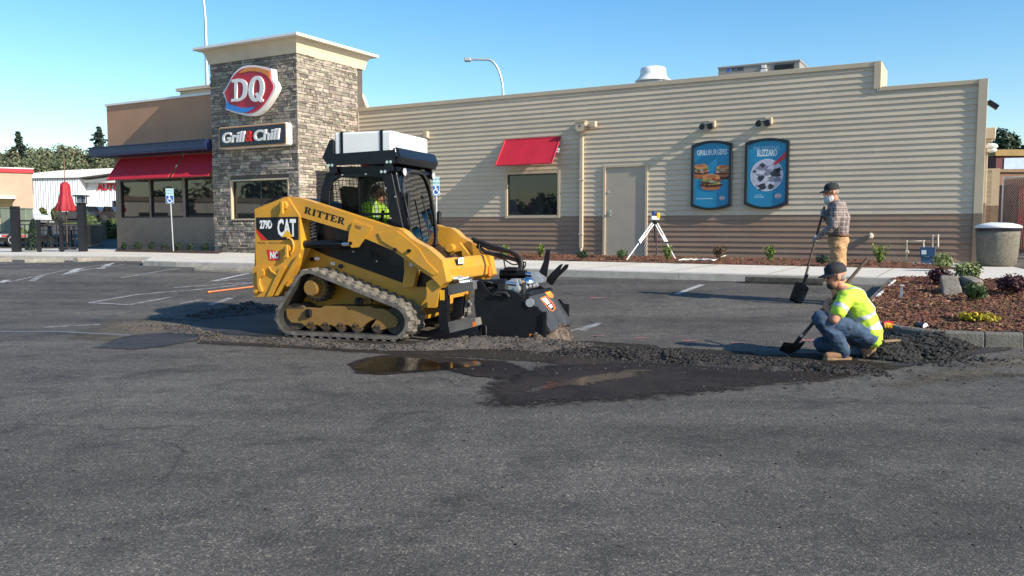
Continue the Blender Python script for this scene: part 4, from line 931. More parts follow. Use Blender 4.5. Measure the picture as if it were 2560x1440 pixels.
# ================================================================== tracked loader
SKX, SKY_, SKR = -1.68, 10.78, R(-19)
cS, sS = math.cos(SKR), math.sin(SKR)
SKZ = gz(SKX, SKY_)
def sk(px, py, Y):                           # pixel -> local x, z of the loader on its plane y = Y
    d_ = ray(px, py); o = Vector((-SKX, -SKY_, HC-SKZ))
    lo = Vector((o.x*cS+o.y*sS, -o.x*sS+o.y*cS, o.z)); ld = Vector((d_.x*cS+d_.y*sS, -d_.x*sS+d_.y*cS, d_.z))
    p = lo+ld*((Y-lo.y)/ld.y); return (p.x, p.z)
z1 = lambda x, y: (620+x/2.4833, 300+y/2.4833)
zc = lambda x, y: (780+x/3.891, 310+y/3.891)
zr = lambda x, y: (620+x/4.8, 480+y/4.8)
zk = lambda x, y: (660+x/5.818, 640+y/5.818)
za = lambda x, y: (1060+x/4.5, 560+y/4.5)
def tr(zf, pts, Y): return [sk(*zf(*p), Y) for p in pts]
mpK = lambda a, b, t: (a, t, b)
ldr = thing('track_loader', 'yellow compact track loader with black cab and lettered rear panel', 'loader', (SKX, SKY_, SKZ), SKR)
# ---- tracks
NY = -.99; TWD = .45
c_s = sk(*zk(655, 470), NY); c_r = sk(*zk(385, 915), NY); c_f = sk(*zk(1860, 975), NY)
r_s, r_r, r_f = .225, .215, .215
zmin = min(c_r[1]-r_r, c_f[1]-r_f); c_r = (c_r[0], r_r+.03); c_f = (c_f[0], r_f+.03)
def hull(pts):
    pts = sorted(set(pts)); 
    def half(ps):
        h = []
        for p in ps:
            while len(h) > 1 and (h[-1][0]-h[-2][0])*(p[1]-h[-2][1])-(h[-1][1]-h[-2][1])*(p[0]-h[-2][0]) <= 0: h.pop()
            h.append(p)
        return h[:-1]
    return half(pts)+half(pts[::-1])
cp = [(c_[0]+r_*math.cos(2*math.pi*i/60), c_[1]+r_*math.sin(2*math.pi*i/60)) for c_, r_ in ((c_s, r_s), (c_r, r_r), (c_f, r_f)) for i in range(60)]
hl = hull([(round(a, 5), round(b, 5)) for a, b in cp])
def resample(pl_, n):
    L_ = [0]
    for i in range(len(pl_)): a, b = pl_[i], pl_[(i+1) % len(pl_)]; L_.append(L_[-1]+math.dist(a, b))
    out = []; i = 0
    for k in range(n):
        s_ = L_[-1]*k/n
        while L_[i+1] < s_: i += 1
        f_ = (s_-L_[i])/(L_[i+1]-L_[i]+1e-9); a, b = pl_[i], pl_[(i+1) % len(pl_)]; out.append((a[0]+(b[0]-a[0])*f_, a[1]+(b[1]-a[1])*f_))
    return out, L_[-1]
NB = 144; belt, BL = resample(hl, NB)
def nrm2(i): a, b = belt[i-1], belt[(i+1) % NB]; d_ = math.dist(a, b); return ((b[1]-a[1])/d_, -(b[0]-a[0])/d_)
def make_track(sg):
    y0, y1 = (NY, NY+TWD) if sg < 0 else (-NY-TWD, -NY)
    mb = MB(); th = .045
    inn = [(belt[i][0]-nrm2(i)[0]*th, belt[i][1]-nrm2(i)[1]*th) for i in range(NB)]
    vs = [(a, y, b) for y in (y0, y1) for pl_ in (belt, inn) for a, b in pl_]; n = NB
    for i in range(n):
        j = (i+1) % n
        mb.add([vs[i], vs[j], vs[2*n+j], vs[2*n+i]], [(0, 1, 2, 3)], 0); mb.add([vs[n+i], vs[n+j], vs[3*n+j], vs[3*n+i]], [(3, 2, 1, 0)], 1)
        mb.add([vs[i], vs[j], vs[n+j], vs[n+i]], [(3, 2, 1, 0)], 0); mb.add([vs[2*n+i], vs[2*n+j], vs[3*n+j], vs[3*n+i]], [(0, 1, 2, 3)], 0)
    w_ = y1-y0
    for k in range(0, NB, 4):
        for (a0, a1, off, ln) in ((0.0, .30, 0, 2), (.36, .64, 2, 2), (.70, 1.0, 0, 2)):
            i = (k+off) % NB; j = (i+ln) % NB; ni, nj = nrm2(i), nrm2(j); lh = .024
            p = [(belt[i][0], belt[i][1]), (belt[j][0], belt[j][1]), (belt[j][0]+nj[0]*lh, belt[j][1]+nj[1]*lh), (belt[i][0]+ni[0]*lh, belt[i][1]+ni[1]*lh)]
            q = p[:2]+[(p[2][0]*.82+p[3][0]*.18, p[2][1]*.82+p[3][1]*.18), (p[3][0]*.82+p[2][0]*.18, p[3][1]*.82+p[2][1]*.18)]
            mb.prism(q, mpK, y0+w_*a0+.004, y0+w_*a1-.004, 0)
    t = mb.build('rubber_track', [mt['rubber'], mt['rubber_in']], ldr)
    return t
make_track(-1); make_track(1)
def yy(sg, a, b): return (a, b) if sg < 0 else (-b, -a)
frame_p = tr(zk, [(320, 775), (545, 775), (600, 755), (800, 765), (880, 730), (960, 728), (1560, 732), (1575, 760), (1720, 765), (1800, 800), (1915, 885), (1935, 960), (1930, 1030), (1820, 1045), (1700, 1075), (1600, 1075), (1560, 1030), (1640, 915), (1580, 925), (1480, 985), (1420, 1040), (1340, 1070), (1290, 1055), (1230, 1005), (1180, 1000), (1130, 1060), (1070, 1060), (990, 1005), (950, 1000), (900, 1050), (850, 1050), (780, 1000), (740, 1000), (690, 1055), (640, 1050), (540, 975), (400, 968), (340, 900)], -.90)
for sg in (-1, 1):
    mb = MB(); mb.prism(frame_p, mpK, *yy(sg, -.90, -.62)); fr_ = mb.build('track_frame', mt['yellow_dirty_shaded'], ldr, .008)
    mb = MB(); 
    ya, yb = yy(sg, -.955, -.60); 
    for c_, r_, nm in ((c_r, .165, 'idler'), (c_f, .165, 'idler')):
        mb = MB(); y_a, y_b = yy(sg, -.875, -.60); mb.cyl((c_[0], y_a, c_[1]), (c_[0], y_b, c_[1]), r_, n=28); mb.cyl((c_[0], y_a-.02 if sg < 0 else y_b+.02, c_[1]), (c_[0], y_a if sg < 0 else y_b, c_[1]), .05, n=14); mb.build(nm, mt['roller'], ldr)
    for zx, zy in ((685, 1075), (890, 1080), (1110, 1090), (1335, 1095), (1640, 1115)):
        x, z = sk(*zk(zx, zy), -.90); rr_ = .072; z = .045+.03+rr_
        mb = MB(); y_a, y_b = yy(sg, -.885, -.60); mb.cyl((x, y_a, z), (x, y_b, z), rr_, n=20); ysf = y_a if sg < 0 else y_b
        mb.cyl((x, ysf-.015*(-sg), z), (x, ysf, z), .05, n=16); mb.build('roller', mt['roller'], ldr)
        mb = MB(); mb.cyl((x, (-.93 if sg < 0 else .93), z+.03), (x, (-.895 if sg < 0 else .895), z+.03), .014, n=6); mb.build('bolt', mt['roller'], fr_)
    hx_, hz_ = sk(*zk(685, 480), -.96); hx2, hz2 = c_s
    mb = MB(); n = 34; gear = [(c_s[0]+.17*(1+.09*(1 if i % 2 else -1))*math.cos(2*math.pi*i/n), c_s[1]+.17*(1+.09*(1 if i % 2 else -1))*math.sin(2*math.pi*i/n)) for i in range(n)]
    mb.prism(gear, mpK, *yy(sg, -.83, -.66)); mb.build('sprocket', mt['roller'], ldr)
    mb = MB(); ya, yb = yy(sg, -.965, -.66); ysf = ya if sg < 0 else yb; s2 = -1 if sg < 0 else 1
    mb.cyl((c_s[0], s2*.68, c_s[1]), (c_s[0], s2*.84, c_s[1]), .135, n=24); mb.cyl((c_s[0], s2*.84, c_s[1]), (c_s[0], s2*.955, c_s[1]), .098, n=24); mb.cyl((c_s[0], s2*.955, c_s[1]), (c_s[0], s2*.97, c_s[1]), .085, n=24); mb.build('drive_hub', mt['yellow_dirty_shaded'], ldr)
    mb = MB(); p1, p2 = sk(*zk(655, 830), -.90), sk(*zk(1385, 665), -.90)
    for p, r_ in ((p1, .05), (p2, .05)): 
        mb = MB(); mb.box(p[0]-.042, p[0]+.042, *yy(sg, -.93, -.88), p[1]-.05, p[1]+.05); mb.cyl((p[0], s2*.93, p[1]), (p[0], s2*.945, p[1]), .028, n=12); mb.build('bump_stop', mt['satin'], fr_, .012)
    mb = MB(); mb.beam((p2[0]-.12, s2*.80, p2[1]-.0), (p2[0]+.12, s2*.80, p2[1]), .05, .05); mb.build('torsion_axle', mt['yellow_dirty_shaded'], fr_)
# ---- chassis, engine bay, lower body
ch = tr(z1, [(300, 1000), (330, 850), (395, 800), (470, 835), (960, 1012), (1000, 1036), (1165, 1036), (1165, 1165), (1090, 1165), (1060, 1250), (300, 1230)], -.56)
mb = MB(); mb.prism(ch, mpK, -.56, .56); mb.build('chassis', mt['yellow'], ldr, .01)
bd = tr(z1, [(330, 600), (330, 850), (395, 802), (470, 834), (960, 1010), (1010, 1034), (1095, 1034), (1095, 900), (985, 800), (900, 700), (760, 620), (450, 560)], -.52)
mb = MB(); mb.prism(bd, mpK, -.545, .545); mb.build('body_panel', mt['black'], ldr, .012)
mb = MB()
lv = [tr(z1, [(760+k*28, 800+k*3), (772+k*28, 800+k*3), (778+k*28, 860+k*6), (768+k*28, 860+k*6)], -.55) for k in range(5)]
for q in lv: mb.prism(q, mpK, -.552, -.546)
mb.build('vent_louvres', mt['satin'], ldr)
rear = tr(zr, [(80, 205), (280, 125), (440, 60), (480, 70), (545, 170), (620, 290), (637, 690), (540, 880), (430, 1060), (330, 1262), (80, 1262), (68, 1200), (62, 910), (95, 890)], -.88)
for sg in (-1, 1):
    mb = MB(); mb.prism(rear, mpK, *yy(sg, -.88, -.66)); rp_ = mb.build('rear_panel', mt['yellow'], ldr, .012)
    if sg < 0: near_panel = rp_
eng = tr(zr, [(75, 900), (90, 215), (440, 80), (600, 260), (640, 700), (330, 1250), (80, 1255)], -.66)
mb = MB(); mb.prism(eng, mpK, -.655, .655); mb.build('engine_door', mt['yellow'], ldr, .01)
hood = tr(zr, [(260, 125), (420, 55), (600, 110), (760, 330), (640, 380), (500, 130)], -.5); mb = MB(); mb.prism(hood, mpK, -.60, .60); mb.build('engine_hood', mt['satin'], ldr, .02)
# raised lower skirt with latch
sk_p = tr(zr, [(62, 903), (460, 893), (440, 930), (330, 1110), (260, 1255), (80, 1258)], -.90)
mb = MB(); mb.prism(sk_p, mpK, -.91, -.882); rb = tr(zr, [(395, 900), (455, 900), (290, 1252), (230, 1255)], -.92); mb.prism(rb, mpK, -.935, -.912)
rb = tr(zr, [(545, 860), (625, 735), (628, 790), (380, 1240), (330, 1240)], -.90); mb.prism(rb, mpK, -.925, -.885); mb.build('lower_skirt', mt['yellow'], near_panel, .008)
mb = MB(); 
q = tr(zr, [(115, 935), (165, 920), (205, 950), (200, 1000), (150, 1030), (145, 1100), (170, 1160), (185, 1200), (140, 1190), (125, 1130), (120, 1010)], -.92); mb.prism(q, mpK, -.945, -.912); mb.build('latch', mt['yellow'], near_panel, .01)
mb = MB(); pts = [sk(*zr(*p), -.93) for p in ((250, 900), (280, 950), (340, 990))]; mb.tube([(a, -.93, b) for a, b in pts], .012, 8); x, z = sk(*zr(105, 1190), -.92); mb.build('grab_wire', mt['yellow'], near_panel)
mb = MB(); mb.cyl((x, -.95, z), (x, -.91, z), .025, n=12); mb.build('latch_bolt', mt['yellow'], near_panel)
def pin(zx, zy, r_, zf=zr, Y=-.88):
    x, z = sk(*zf(zx, zy), Y); mb = MB(); mb.cyl((x, Y-.045, z), (x, Y+.01, z), r_, n=20); mb.box(x-.018, x+.018, Y-.06, Y-.03, z-.11, z+.05); mb.cyl((x, Y-.065, z-.09), (x, Y-.03, z-.09), .02, n=10)
    mb.build('pivot_pin', mt['yellow'], near_panel, .004)
pin(435, 160, .055); pin(490, 680, .045)
mb = MB(); x, z = sk(*zr(500, 650), -.88); mb.tube([(x+.07*math.cos(a), -.90, z+.10*math.sin(a)) for a in [R(-70+k*16) for k in range(12)]], .016, 8); mb.build('tie_hook', mt['yellow'], near_panel)
# decals
pl_ = tr(zr, [(97, 306), (605, 296), (608, 574), (240, 578), (100, 440)], -.8815); mb = MB(); mb.add([(a, -.8825, b) for a, b in pl_], [(0, 1, 2, 3, 4)])
pl_ = tr(zr, [(100, 445), (235, 578), (165, 577), (108, 490)], -.8815); mb.add([(a, -.8828, b) for a, b in pl_], [(0, 1, 2, 3)], 2)
x, z = sk(*zr(215, 395), -.884); text_mb(mb, '279D', .135, lambda a, b, t: (x+a, -.8835-t, z+b), 1, .007, 0, 0, 0, 'CENTER', .60)
x2, z2_ = sk(*zr(462, 440), -.884); text_mb(mb, 'CAT', .285, lambda a, b, t: (x2+a, -.8835-t, z2_+b), 1, .011, 0, 0, 0, 'CENTER', 1, fit=.27)
pl_ = tr(zr, [(402, 540), (472, 450), (540, 538)], -.885); mb.add([(a, -.8848, b) for a, b in pl_], [(0, 1, 2)], 3)
mb.build('model_plate', [mt['decal_k'], mt['decal_w'], mt['decal_r'], mt['decal_y']], near_panel)
mb = MB(); pl_ = tr(zr, [(222, 688), (378, 718), (382, 818), (252, 822)], -.8815); mb.add([(a, -.8825, b) for a, b in pl_], [(0, 1, 2, 3)])
x, z = sk(*zr(312, 762), -.884); text_mb(mb, 'NC', .115, lambda a, b, t: (x+a, -.8835-t, z+b), 1, .006, 0, 0, 0, 'CENTER', .72); mb.build('red_badge', [mt['decal_r'], mt['decal_w']], near_panel)
mb = MB()
for zx, s_ in ((162, 'CERTIFIED'), (328, 'HIGH FLOW XPS')):
    xq, zq = sk(*zr(zx, 613), -.884); text_mb(mb, s_, .035, lambda a, b, t: (xq+a, -.8826-t, zq+b), 0, 0, 0, 0, 0, 'CENTER', .78)
mb.build('small_lettering', [mt['wood']], near_panel)
# ---- lift arms
arm = tr(z1, [(232, 480), (255, 474), (330, 486), (600, 574), (870, 662), (935, 672), (965, 690), (1010, 735), (1060, 765), (1110, 790), (1160, 830), (1205, 872), (1225, 960), (1232, 1005), (1195, 1035), (1150, 985), (1060, 930), (985, 870), (905, 815), (820, 775), (720, 733), (620, 690), (325, 603), (268, 540)], -.86)
brk = tr(z1, [(652, 628), (772, 666), (760, 690), (735, 720), (685, 790), (645, 793), (622, 765), (628, 700)], -.88)
gus = tr(z1, [(805, 700), (925, 690), (985, 735), (1060, 800), (1110, 880), (1180, 950), (1150, 965), (1060, 905), (985, 845), (905, 795), (830, 750)], -.875)
for sg in (-1, 1):
    mb = MB(); mb.prism(arm, mpK, *yy(sg, -.86, -.70)); ar_ = mb.build('lift_arm', mt['yellow'], ldr, .014, 2)
    mb = MB(); mb.prism(brk, mpK, *yy(sg, -.885, -.862)); b_ = mb.build('arm_bracket', mt['yellow'], ar_, .008)
    mb = MB(); mb.prism(gus, mpK, *yy(sg, -.875, -.861)); mb.build('gusset', mt['yellow'], ar_, .006)
    mb = MB(); mb.prism(tr(z1, [(665, 650), (705, 663), (698, 678), (668, 668)], -.89), mpK, *yy(sg, -.889, -.886)); mb.build('slot', mt['yellow_dirty_shaded'], b_)
    for q in ((638, 765), (912, 805), (1000, 812)):
        x, z = sk(*z1(*q), -.885); mb = MB(); s2 = -1 if sg < 0 else 1; mb.cyl((x, s2*.90, z), (x, s2*.87, z), .022, n=14); mb.build('pin', mt['satin'], ar_)
    if sg < 0: near_arm = ar_
    a, b = sk(*zr(640, 628), -.78), sk(*zr(1130, 625), -.78); c_ = sk(*zr(1225, 622), -.78); s2 = -1 if sg < 0 else 1
    mb = MB(); mb.cyl((a[0]-.2, s2*.79, a[1]), (b[0], s2*.79, b[1]), .048, n=16); mb.build('lift_cylinder', mt['black'], ldr)
    mb = MB(); mb.cyl((b[0], s2*.79, b[1]), (c_[0], s2*.79, c_[1]), .027, n=14); mb.build('cylinder_rod', mt['chrome'], ldr)
    # front leg of the arm
    leg = tr(z1, [(1205, 940), (1232, 1003), (1190, 1060), (1175, 1165), (1120, 1165), (1110, 1010), (1150, 985)], -.80)
    mb = MB(); mb.prism(leg, mpK, *yy(sg, -.82, -.68)); mb.build('arm_leg', mt['yellow'], ldr, .01)
# slab lettering on the arm
def slab(mb, txt, w_, mp, m=0):
    st, se = .30, .13; x = 0
    def rc(a0, a1, b0, b1): mb.add([mp(x+a0*w_, b0), mp(x+a1*w_, b0), mp(x+a1*w_, b1), mp(x+a0*w_, b1)], [(0, 1, 2, 3)], m)
    for ch_ in txt:
        adv = 1.0
        if ch_ == 'I': rc(.10, .56, 0, se); rc(.10, .56, 1-se, 1); rc(.18, .48, se, 1-se); adv = .68
        elif ch_ == 'T': rc(.24, .72, 0, se); rc(.33, .63, se, 1-se); rc(.02, .94, 1-se*1.1, 1); rc(.02, .13, .66, 1-se*1.1); rc(.83, .94, .66, 1-se*1.1)
        elif ch_ == 'E': rc(0, .88, 0, se); rc(0, .88, 1-se, 1); rc(.09, .38, se, 1-se); rc(.38, .62, .45, .58); rc(.77, .88, se, .34); rc(.77, .88, .68, 1-se); rc(.55, .62, .38, .66)
        elif ch_ == 'R':
            rc(0, .42, 0, se); rc(.08, .37, se, 1-se); rc(0, .5, 1-se, 1)
            o_ = [(.37, 1), (.62, 1), (.82, .93), (.86, .74), (.80, .55), (.60, .44), (.37, .44)]; i_ = [(.37, .87), (.50, .87), (.56, .84), (.58, .74), (.56, .64), (.50, .57), (.37, .57)]
            for k in range(6): mb.add([mp(x+a*w_, b) for a, b in (o_[k], o_[k+1], i_[k+1], i_[k])], [(0, 1, 2, 3)], m)
            mb.add([mp(x+a*w_, b) for a, b in ((.42, .46), (.68, .46), (.86, se), (.56, se))], [(0, 1, 2, 3)], m); rc(.56, .98, 0, se); adv = 1.04
        x += adv*w_
    return x
p0, p1 = sk(*zr(672, 252), -.8605), sk(*zr(1155, 395), -.8605); up = sk(*zr(690, 178), -.8605)
ex = Vector((p1[0]-p0[0], p1[1]-p0[1])); ln = ex.length; ex /= ln; ey = Vector((-ex.y, ex.x)); hgt = .082
mb = MB(); slab(mb, 'RITTER', ln/5.72, lambda a, b: (p0[0]+ex.x*a+ey.x*(b*hgt), -.8615, p0[1]+ex.y*a+ey.y*b*hgt)); mb.build('arm_lettering', mt['decal_k'], near_arm)
# cross plate between the arms
cpl = tr(z1, [(1195, 858), (1212, 862), (1240, 930), (1236, 1000), (1222, 1003), (1218, 940)], -.70)
mb = MB(); mb.prism(cpl, mpK, -.70, .70)
top = tr(z1, [(1120, 800), (1160, 800), (1215, 866), (1200, 872)], -.70)
mb.build('cross_plate', mt['yellow'], ldr, .012)
a, b = sk(*z1(1205, 862), -.70), sk(*z1(1234, 1000), -.70)
mb = MB(); v_ = lambda u, t: (a[0]+(b[0]-a[0])*t+.045, u, a[1]+(b[1]-a[1])*t)
# far side sloping upright with an opening (loader tower seen from its inner side)
far_u = [sk(*za(*p), .62) for p in ((270, 220), (400, 205), (560, 400), (700, 500), (690, 580), (640, 560), (440, 370), (430, 300), (340, 320), (280, 370), (230, 370))]
mb.prism(far_u, mpK, .60, .68); mb.build('arm_inner_plate', mt['yellow'], ldr, .012)
x, z = sk(*za(310, 270), .58); mb = MB(); mb.cyl((x, .50, z), (x, .62, z), .055, n=18); mb.build('pivot_boss', mt['yellow'], ldr, .01)
mb = MB(); q = [PZ(0, 0, 0)]*0
def on_front(px, py, x_):                     # pixel -> local y, z on the plane x = x_ of the loader
    d_ = ray(px, py); o = Vector((-SKX, -SKY_, HC-SKZ))
    lo = Vector((o.x*cS+o.y*sS, -o.x*sS+o.y*cS, o.z)); ld = Vector((d_.x*cS+d_.y*sS, -d_.x*sS+d_.y*cS, d_.z))
    p = lo+ld*((x_-lo.x)/ld.x); return (p.y, p.z)
# sticker on the cross plate
xq = (cpl[1][0]+cpl[2][0])/2+.03
st = [on_front(*za(*p), cpl[2][0]+.004) for p in ((318, 410), (410, 400), (455, 465), (380, 478))]
mb = MB(); mb.box(cpl[2][0]+.0, cpl[2][0]+.006, st[3][0], st[3][0]+.20, st[3][1]+.02, st[3][1]+.115, 1); mb.box(cpl[2][0]+.001, cpl[2][0]+.0075, st[3][0]+.01, st[3][0]+.19, st[3][1]+.03, st[3][1]+.105, 0); mb.box(cpl[2][0]+.001, cpl[2][0]+.008, st[3][0]+.06, st[3][0]+.12, st[3][1]+.05, st[3][1]+.085, 3)
mb.build('warning_sticker', [mt['decal_w'], mt['decal_k'], mt['decal_o'], mt['decal_y']], ldr)
mb = MB(); x, z = sk(*za(745, 530), .72); mb.box(x-.01, x+.02, .66, .74, z-.07, z+.07); mb.build('marker_lamp', mt['decal_o'], ldr, .006)
# ---- cab
CY = .50
co = tr(zc, [(78, 860), (95, 640), (140, 490), (260, 432), (600, 428), (775, 428), (842, 760), (905, 1050), (430, 1060), (80, 1060)], -CY)
ci = tr(zc, [(175, 850), (180, 650), (205, 560), (270, 522), (560, 517), (690, 522), (738, 690), (768, 1010), (430, 1000), (195, 900)], -CY)
for sg in (-1, 1):
    mb = MB(); mb.ring(co, ci, mpK, *yy(sg, -CY-.02, -CY+.03)); cs_ = mb.build('cab_side', mt['black'], ldr, .008)
    mb = MB(); mb.add([(a, (-CY+.005)*(-sg)*-1 if False else (-CY+.01 if sg < 0 else CY-.01), b) for a, b in ci], [list(range(len(ci)))]); mb.build('side_glass', glassmat('tinted_glass', (.62, .68, .66)), cs_)
    xs_ = [p[0] for p in ci]; zs_ = [p[1] for p in ci]; yw = (-CY+.018 if sg < 0 else CY-.018)
    def clip_line(p, q):                      # parts of a line inside the window outline
        out = []; pr = None; K = 60
        for i in range(K+1):
            m_ = (p[0]+(q[0]-p[0])*i/K, p[1]+(q[1]-p[1])*i/K)
            if in_poly(Vector((m_[0], m_[1], 0)), [Vector((a, b, 0)) for a, b in ci]):
                if pr is None: pr = m_
                la = m_
            elif pr: out.append((pr, la)); pr = None
        if pr: out.append((pr, la))
        return out
    mb = MB(); X0, X1, Z0, Z1 = min(xs_), max(xs_), min(zs_), max(zs_)
    k = X0+.03
    while k < X1+.3:
        for p, q in clip_line((k, Z0), (k-.07, Z1)): mb.beam((p[0], yw, p[1]), (q[0], yw, q[1]), .006, .006)
        k += .052
    k = Z0+.02
    while k < Z1:
        for p, q in clip_line((X0, k), (X1, k+.01)): mb.beam((p[0], yw, p[1]), (q[0], yw, q[1]), .006, .006)
        k += .052
    zb1 = sk(*zc(600, 890), -CY)[1]
    for p, q in clip_line((X0, zb1), (X1, zb1+.02)): mb.beam((p[0], yw-.004, p[1]), (q[0], yw-.004, q[1]), .02, .03)
    xp = sk(*zc(455, 700), -CY)[0]
    for p, q in clip_line((xp, Z0), (xp, Z1)): mb.beam((p[0], yw+.02*sg*-1, p[1]), (q[0], yw, q[1]), .02, .045)
    mb.build('wire_guard', mt['satin'], cs_)
    mb = MB(); s2 = -1 if sg < 0 else 1
    for q in ((305, 497), (533, 488), (222, 482), (725, 627), (773, 917), (820, 708), (425, 1240), (654, 1333)):
        x, z = sk(*zc(*q), -CY); 
        mb.cyl((x, s2*(CY+.032 if q[1] < 1100 else .57), z), (x, s2*(CY+.018 if q[1] < 1100 else .54), z), .011, n=8)
    mb.build('bolt_heads', mt['galv'], cs_)
rx = co[0][0]; ftx, ftz = co[5]; fbx, fbz = co[7]
mb = MB(); rt = co[2]
mb.prism([(rt[0]-.02, rt[1]), (co[3][0]-.05, co[3][1]-.02), (co[3][0], co[3][1]+.02), (ftx+.03, ftz+.02), (ftx+.10, ftz-.02), (ftx+.09, ftz-.05), (co[3][0], co[3][1]-.05), (rt[0]+.04, rt[1]-.02)], mpK, -CY-.03, CY+.03); mb.build('cab_roof', mt['black'], ldr, .012)
mb = MB(); bx0, bz0, bx1, bz1 = co[0][0], co[0][1], rt[0], rt[1]
for y0_, y1_ in ((-CY+.031, -CY+.12), (CY-.12, CY-.031)): mb.prism([(bx0, bz0-.3), (bx0+.03, bz0-.3), (bx0+.03, bz0), (bx1+.05, bz1), (bx1, bz1), (bx0, bz0)], mpK, y0_, y1_)
mb.prism([(bx0+.002, bz0-.3), (bx0+.03, bz0-.3), (bx0+.03, bz0-.02), (bx0+.002, bz0-.02)], mpK, -CY+.12, CY-.12)
mb.build('rear_frame', mt['black'], ldr)
mb = MB(); mb.prism([(fbx-.02, fbz-.28), (rx+.03, fbz-.28), (rx+.03, fbz-.24), (fbx-.02, fbz-.24)], mpK, -CY+.03, CY-.03); mb.build('cab_floor', mt['satin'], ldr)
# front door
def fr(u, v, off=0): return (ftx+(fbx-ftx)*(1-v)*(1-.35*(u+.5))+off+.035*math.cos(u*3.1), u, ftz+(fbz-ftz)*(1-v))
gi = arc([(-.30, -.22), (-.42, -.05), (-.455, .2), (-.45, .5), (-.40, .74), (-.28, .91), (-.12, .97), (.12, .97), (.28, .91), (.40, .74), (.45, .5), (.455, .2), (.42, -.05), (.30, -.22)], 3)
def scale_out(u, v): return (-.5 if u < -.13 else (.5 if u > .13 else u*1.0), v)
go = []
for u, v in gi:
    dx_, dy_ = u/.455, (v-.42)/.6; m_ = max(abs(dx_), abs(dy_))
    go.append((max(-.49, min(.49, u/m_*1.08 if m_ else u)), max(-.24, min(1.02, .42+(v-.42)/m_*1.03))))
go[0] = (-.40, -.24); go[-1] = (.40, -.24)
mb = MB(); mb.ring(go, gi, lambda a, b, t: fr(a, b, t), .0, .045); fd = mb.build('front_door', mt['black'], ldr, .006)
mb = MB(); k = len(gi); mb.tube([fr(u*1.015, v+.004*(1 if v > .5 else -1), .05) for u, v in gi], .016, 8); mb.build('door_seal', mt['rubber_in'], fd)
mb = MB(); mb.add([fr(u, v, .03) for u, v in gi], [list(range(k))]); mb.build('windscreen', glassmat('clear_glass', (.66, .70, .69)), fd)
mb = MB(); mb.tube([fr(.05, -.1, .06), fr(.08, .25, .07), fr(.02, .55, .06)], .009, 6); mb.build('wiper', mt['satin'], fd)
mb = MB(); p = fr(-.47, .40, .06); mb.box(p[0], p[0]+.06, p[1]-.015, p[1]+.03, p[2]-.14, p[2]+.16); mb.build('mirror', mt['satin'], fd, .015)
mb = MB(); mb.tube([fr(-.5, .62, .05), fr(-.5, .60, .09), fr(-.5, .1, .09), fr(-.5, -.02, .05)], .012, 8); mb.build('grab_handle', mt['satin'], fd)
mb = MB(); p = fr(.50, .18, .06); mb.box(p[0], p[0]+.06, p[1]-.02, p[1]+.03, p[2]-.05, p[2]+.13); mb.build('mirror', mt['satin'], fd, .015)
for u in (-.40, .46):
    mb = MB(); p = (ftx+.07, u, ftz-.045); mb.lathe([(.0, 0), (.035, .0), (.05, .03), (.05, .055)], (0, 0, 0), 14, mp=lambda x, y, z: (p[0]+z, p[1]+x, p[2]+y)); lamp = mb.build('headlight', mt['satin'], ldr)
    mb = MB(); mb.cyl((p[0]+.05, p[1], p[2]), (p[0]+.062, p[1], p[2]), .047, n=14); mb.build('lens', mt['lamp_glass'], lamp)
# ---- seat and console
mb = MB(); sx, sz = sk(*zc(560, 1090), 0)
mb.prism([(sx-.20, sz-.05), (sx+.30, sz-.02), (sx+.32, sz+.06), (sx-.16, sz+.04)], mpK, -.24, .24); mb.prism([(sx-.30, sz+.62), (sx-.22, sz+.66), (sx-.12, sz+.03), (sx-.22, sz+.0)], mpK, -.23, .23); mb.build('seat', mt['satin'], ldr, .03, 2)
for s2 in (-1, 1):
    mb = MB(); mb.box(sx-.05, sx+.40, s2*.34-.06, s2*.34+.06, sz+.0, sz+.20); ar2 = mb.build('arm_console', mt['satin'], ldr, .02)
    mb = MB(); mb.cyl((sx+.36, s2*.34, sz+.2), (sx+.38, s2*.33, sz+.33), .022, n=10); mb.build('joystick', mt['satin'], ar2)
# engine bay clutter between the panel and the cab
mb = MB(); rnd = random.Random(8)
x, z = sk(*zr(760, 480), -.62)
for k in range(7): mb.tube([(x+rnd.uniform(-.12, .1), -.60-rnd.random()*.06, z+rnd.uniform(-.22, .0)), (x+rnd.uniform(-.1, .1), -.63, z+rnd.uniform(-.1, .1)), (x+rnd.uniform(-.1, .14), -.60, z+rnd.uniform(.05, .22))], .014, 7)
mb.build('hoses', mt['hose'], ldr)
mb = MB(); mb.tube([(x+.05+.035*math.cos(k*.9), -.66+.035*math.sin(k*.9), z-.1+k*.006) for k in range(40)], .008, 6); mb.build('spring', mt['grey_metal'], ldr)
for zx, zy, w_, mm in ((840, 800, .05, 'decal_w'), (1125, 890, .045, 'navy'), (1030, 860, .04, 'decal_w'), (785, 805, .05, 'satin')):
    xa, zaa = sk(*zr(zx, zy), -.565); mb = MB(); mb.cyl((xa-w_*.5, -.59, zaa), (xa+w_*.5, -.59, zaa), .024, n=10); mb.build('hydraulic_fitting', mt[mm], ldr)
# rubber bump block and linkage beside the front leg
mb = MB(); q = tr(z1, [(980, 860), (1030, 850), (1060, 940), (1040, 1035), (970, 1035), (985, 940)], -.60); mb.prism(q, mpK, -.66, -.57); mb.build('side_upright', mt['yellow'], ldr, .01)
mb = MB(); x, z = sk(*z1(1020, 895), -.66)
mb.cyl((x, -.69, z), (x, -.64, z), .03, n=12); mb.tube([(x, -.67, z+.0), (x+.09, -.69, z+.02), (x+.16, -.68, z-.06)], .016, 8); mb.build('linkage', mt['galv'], ldr)
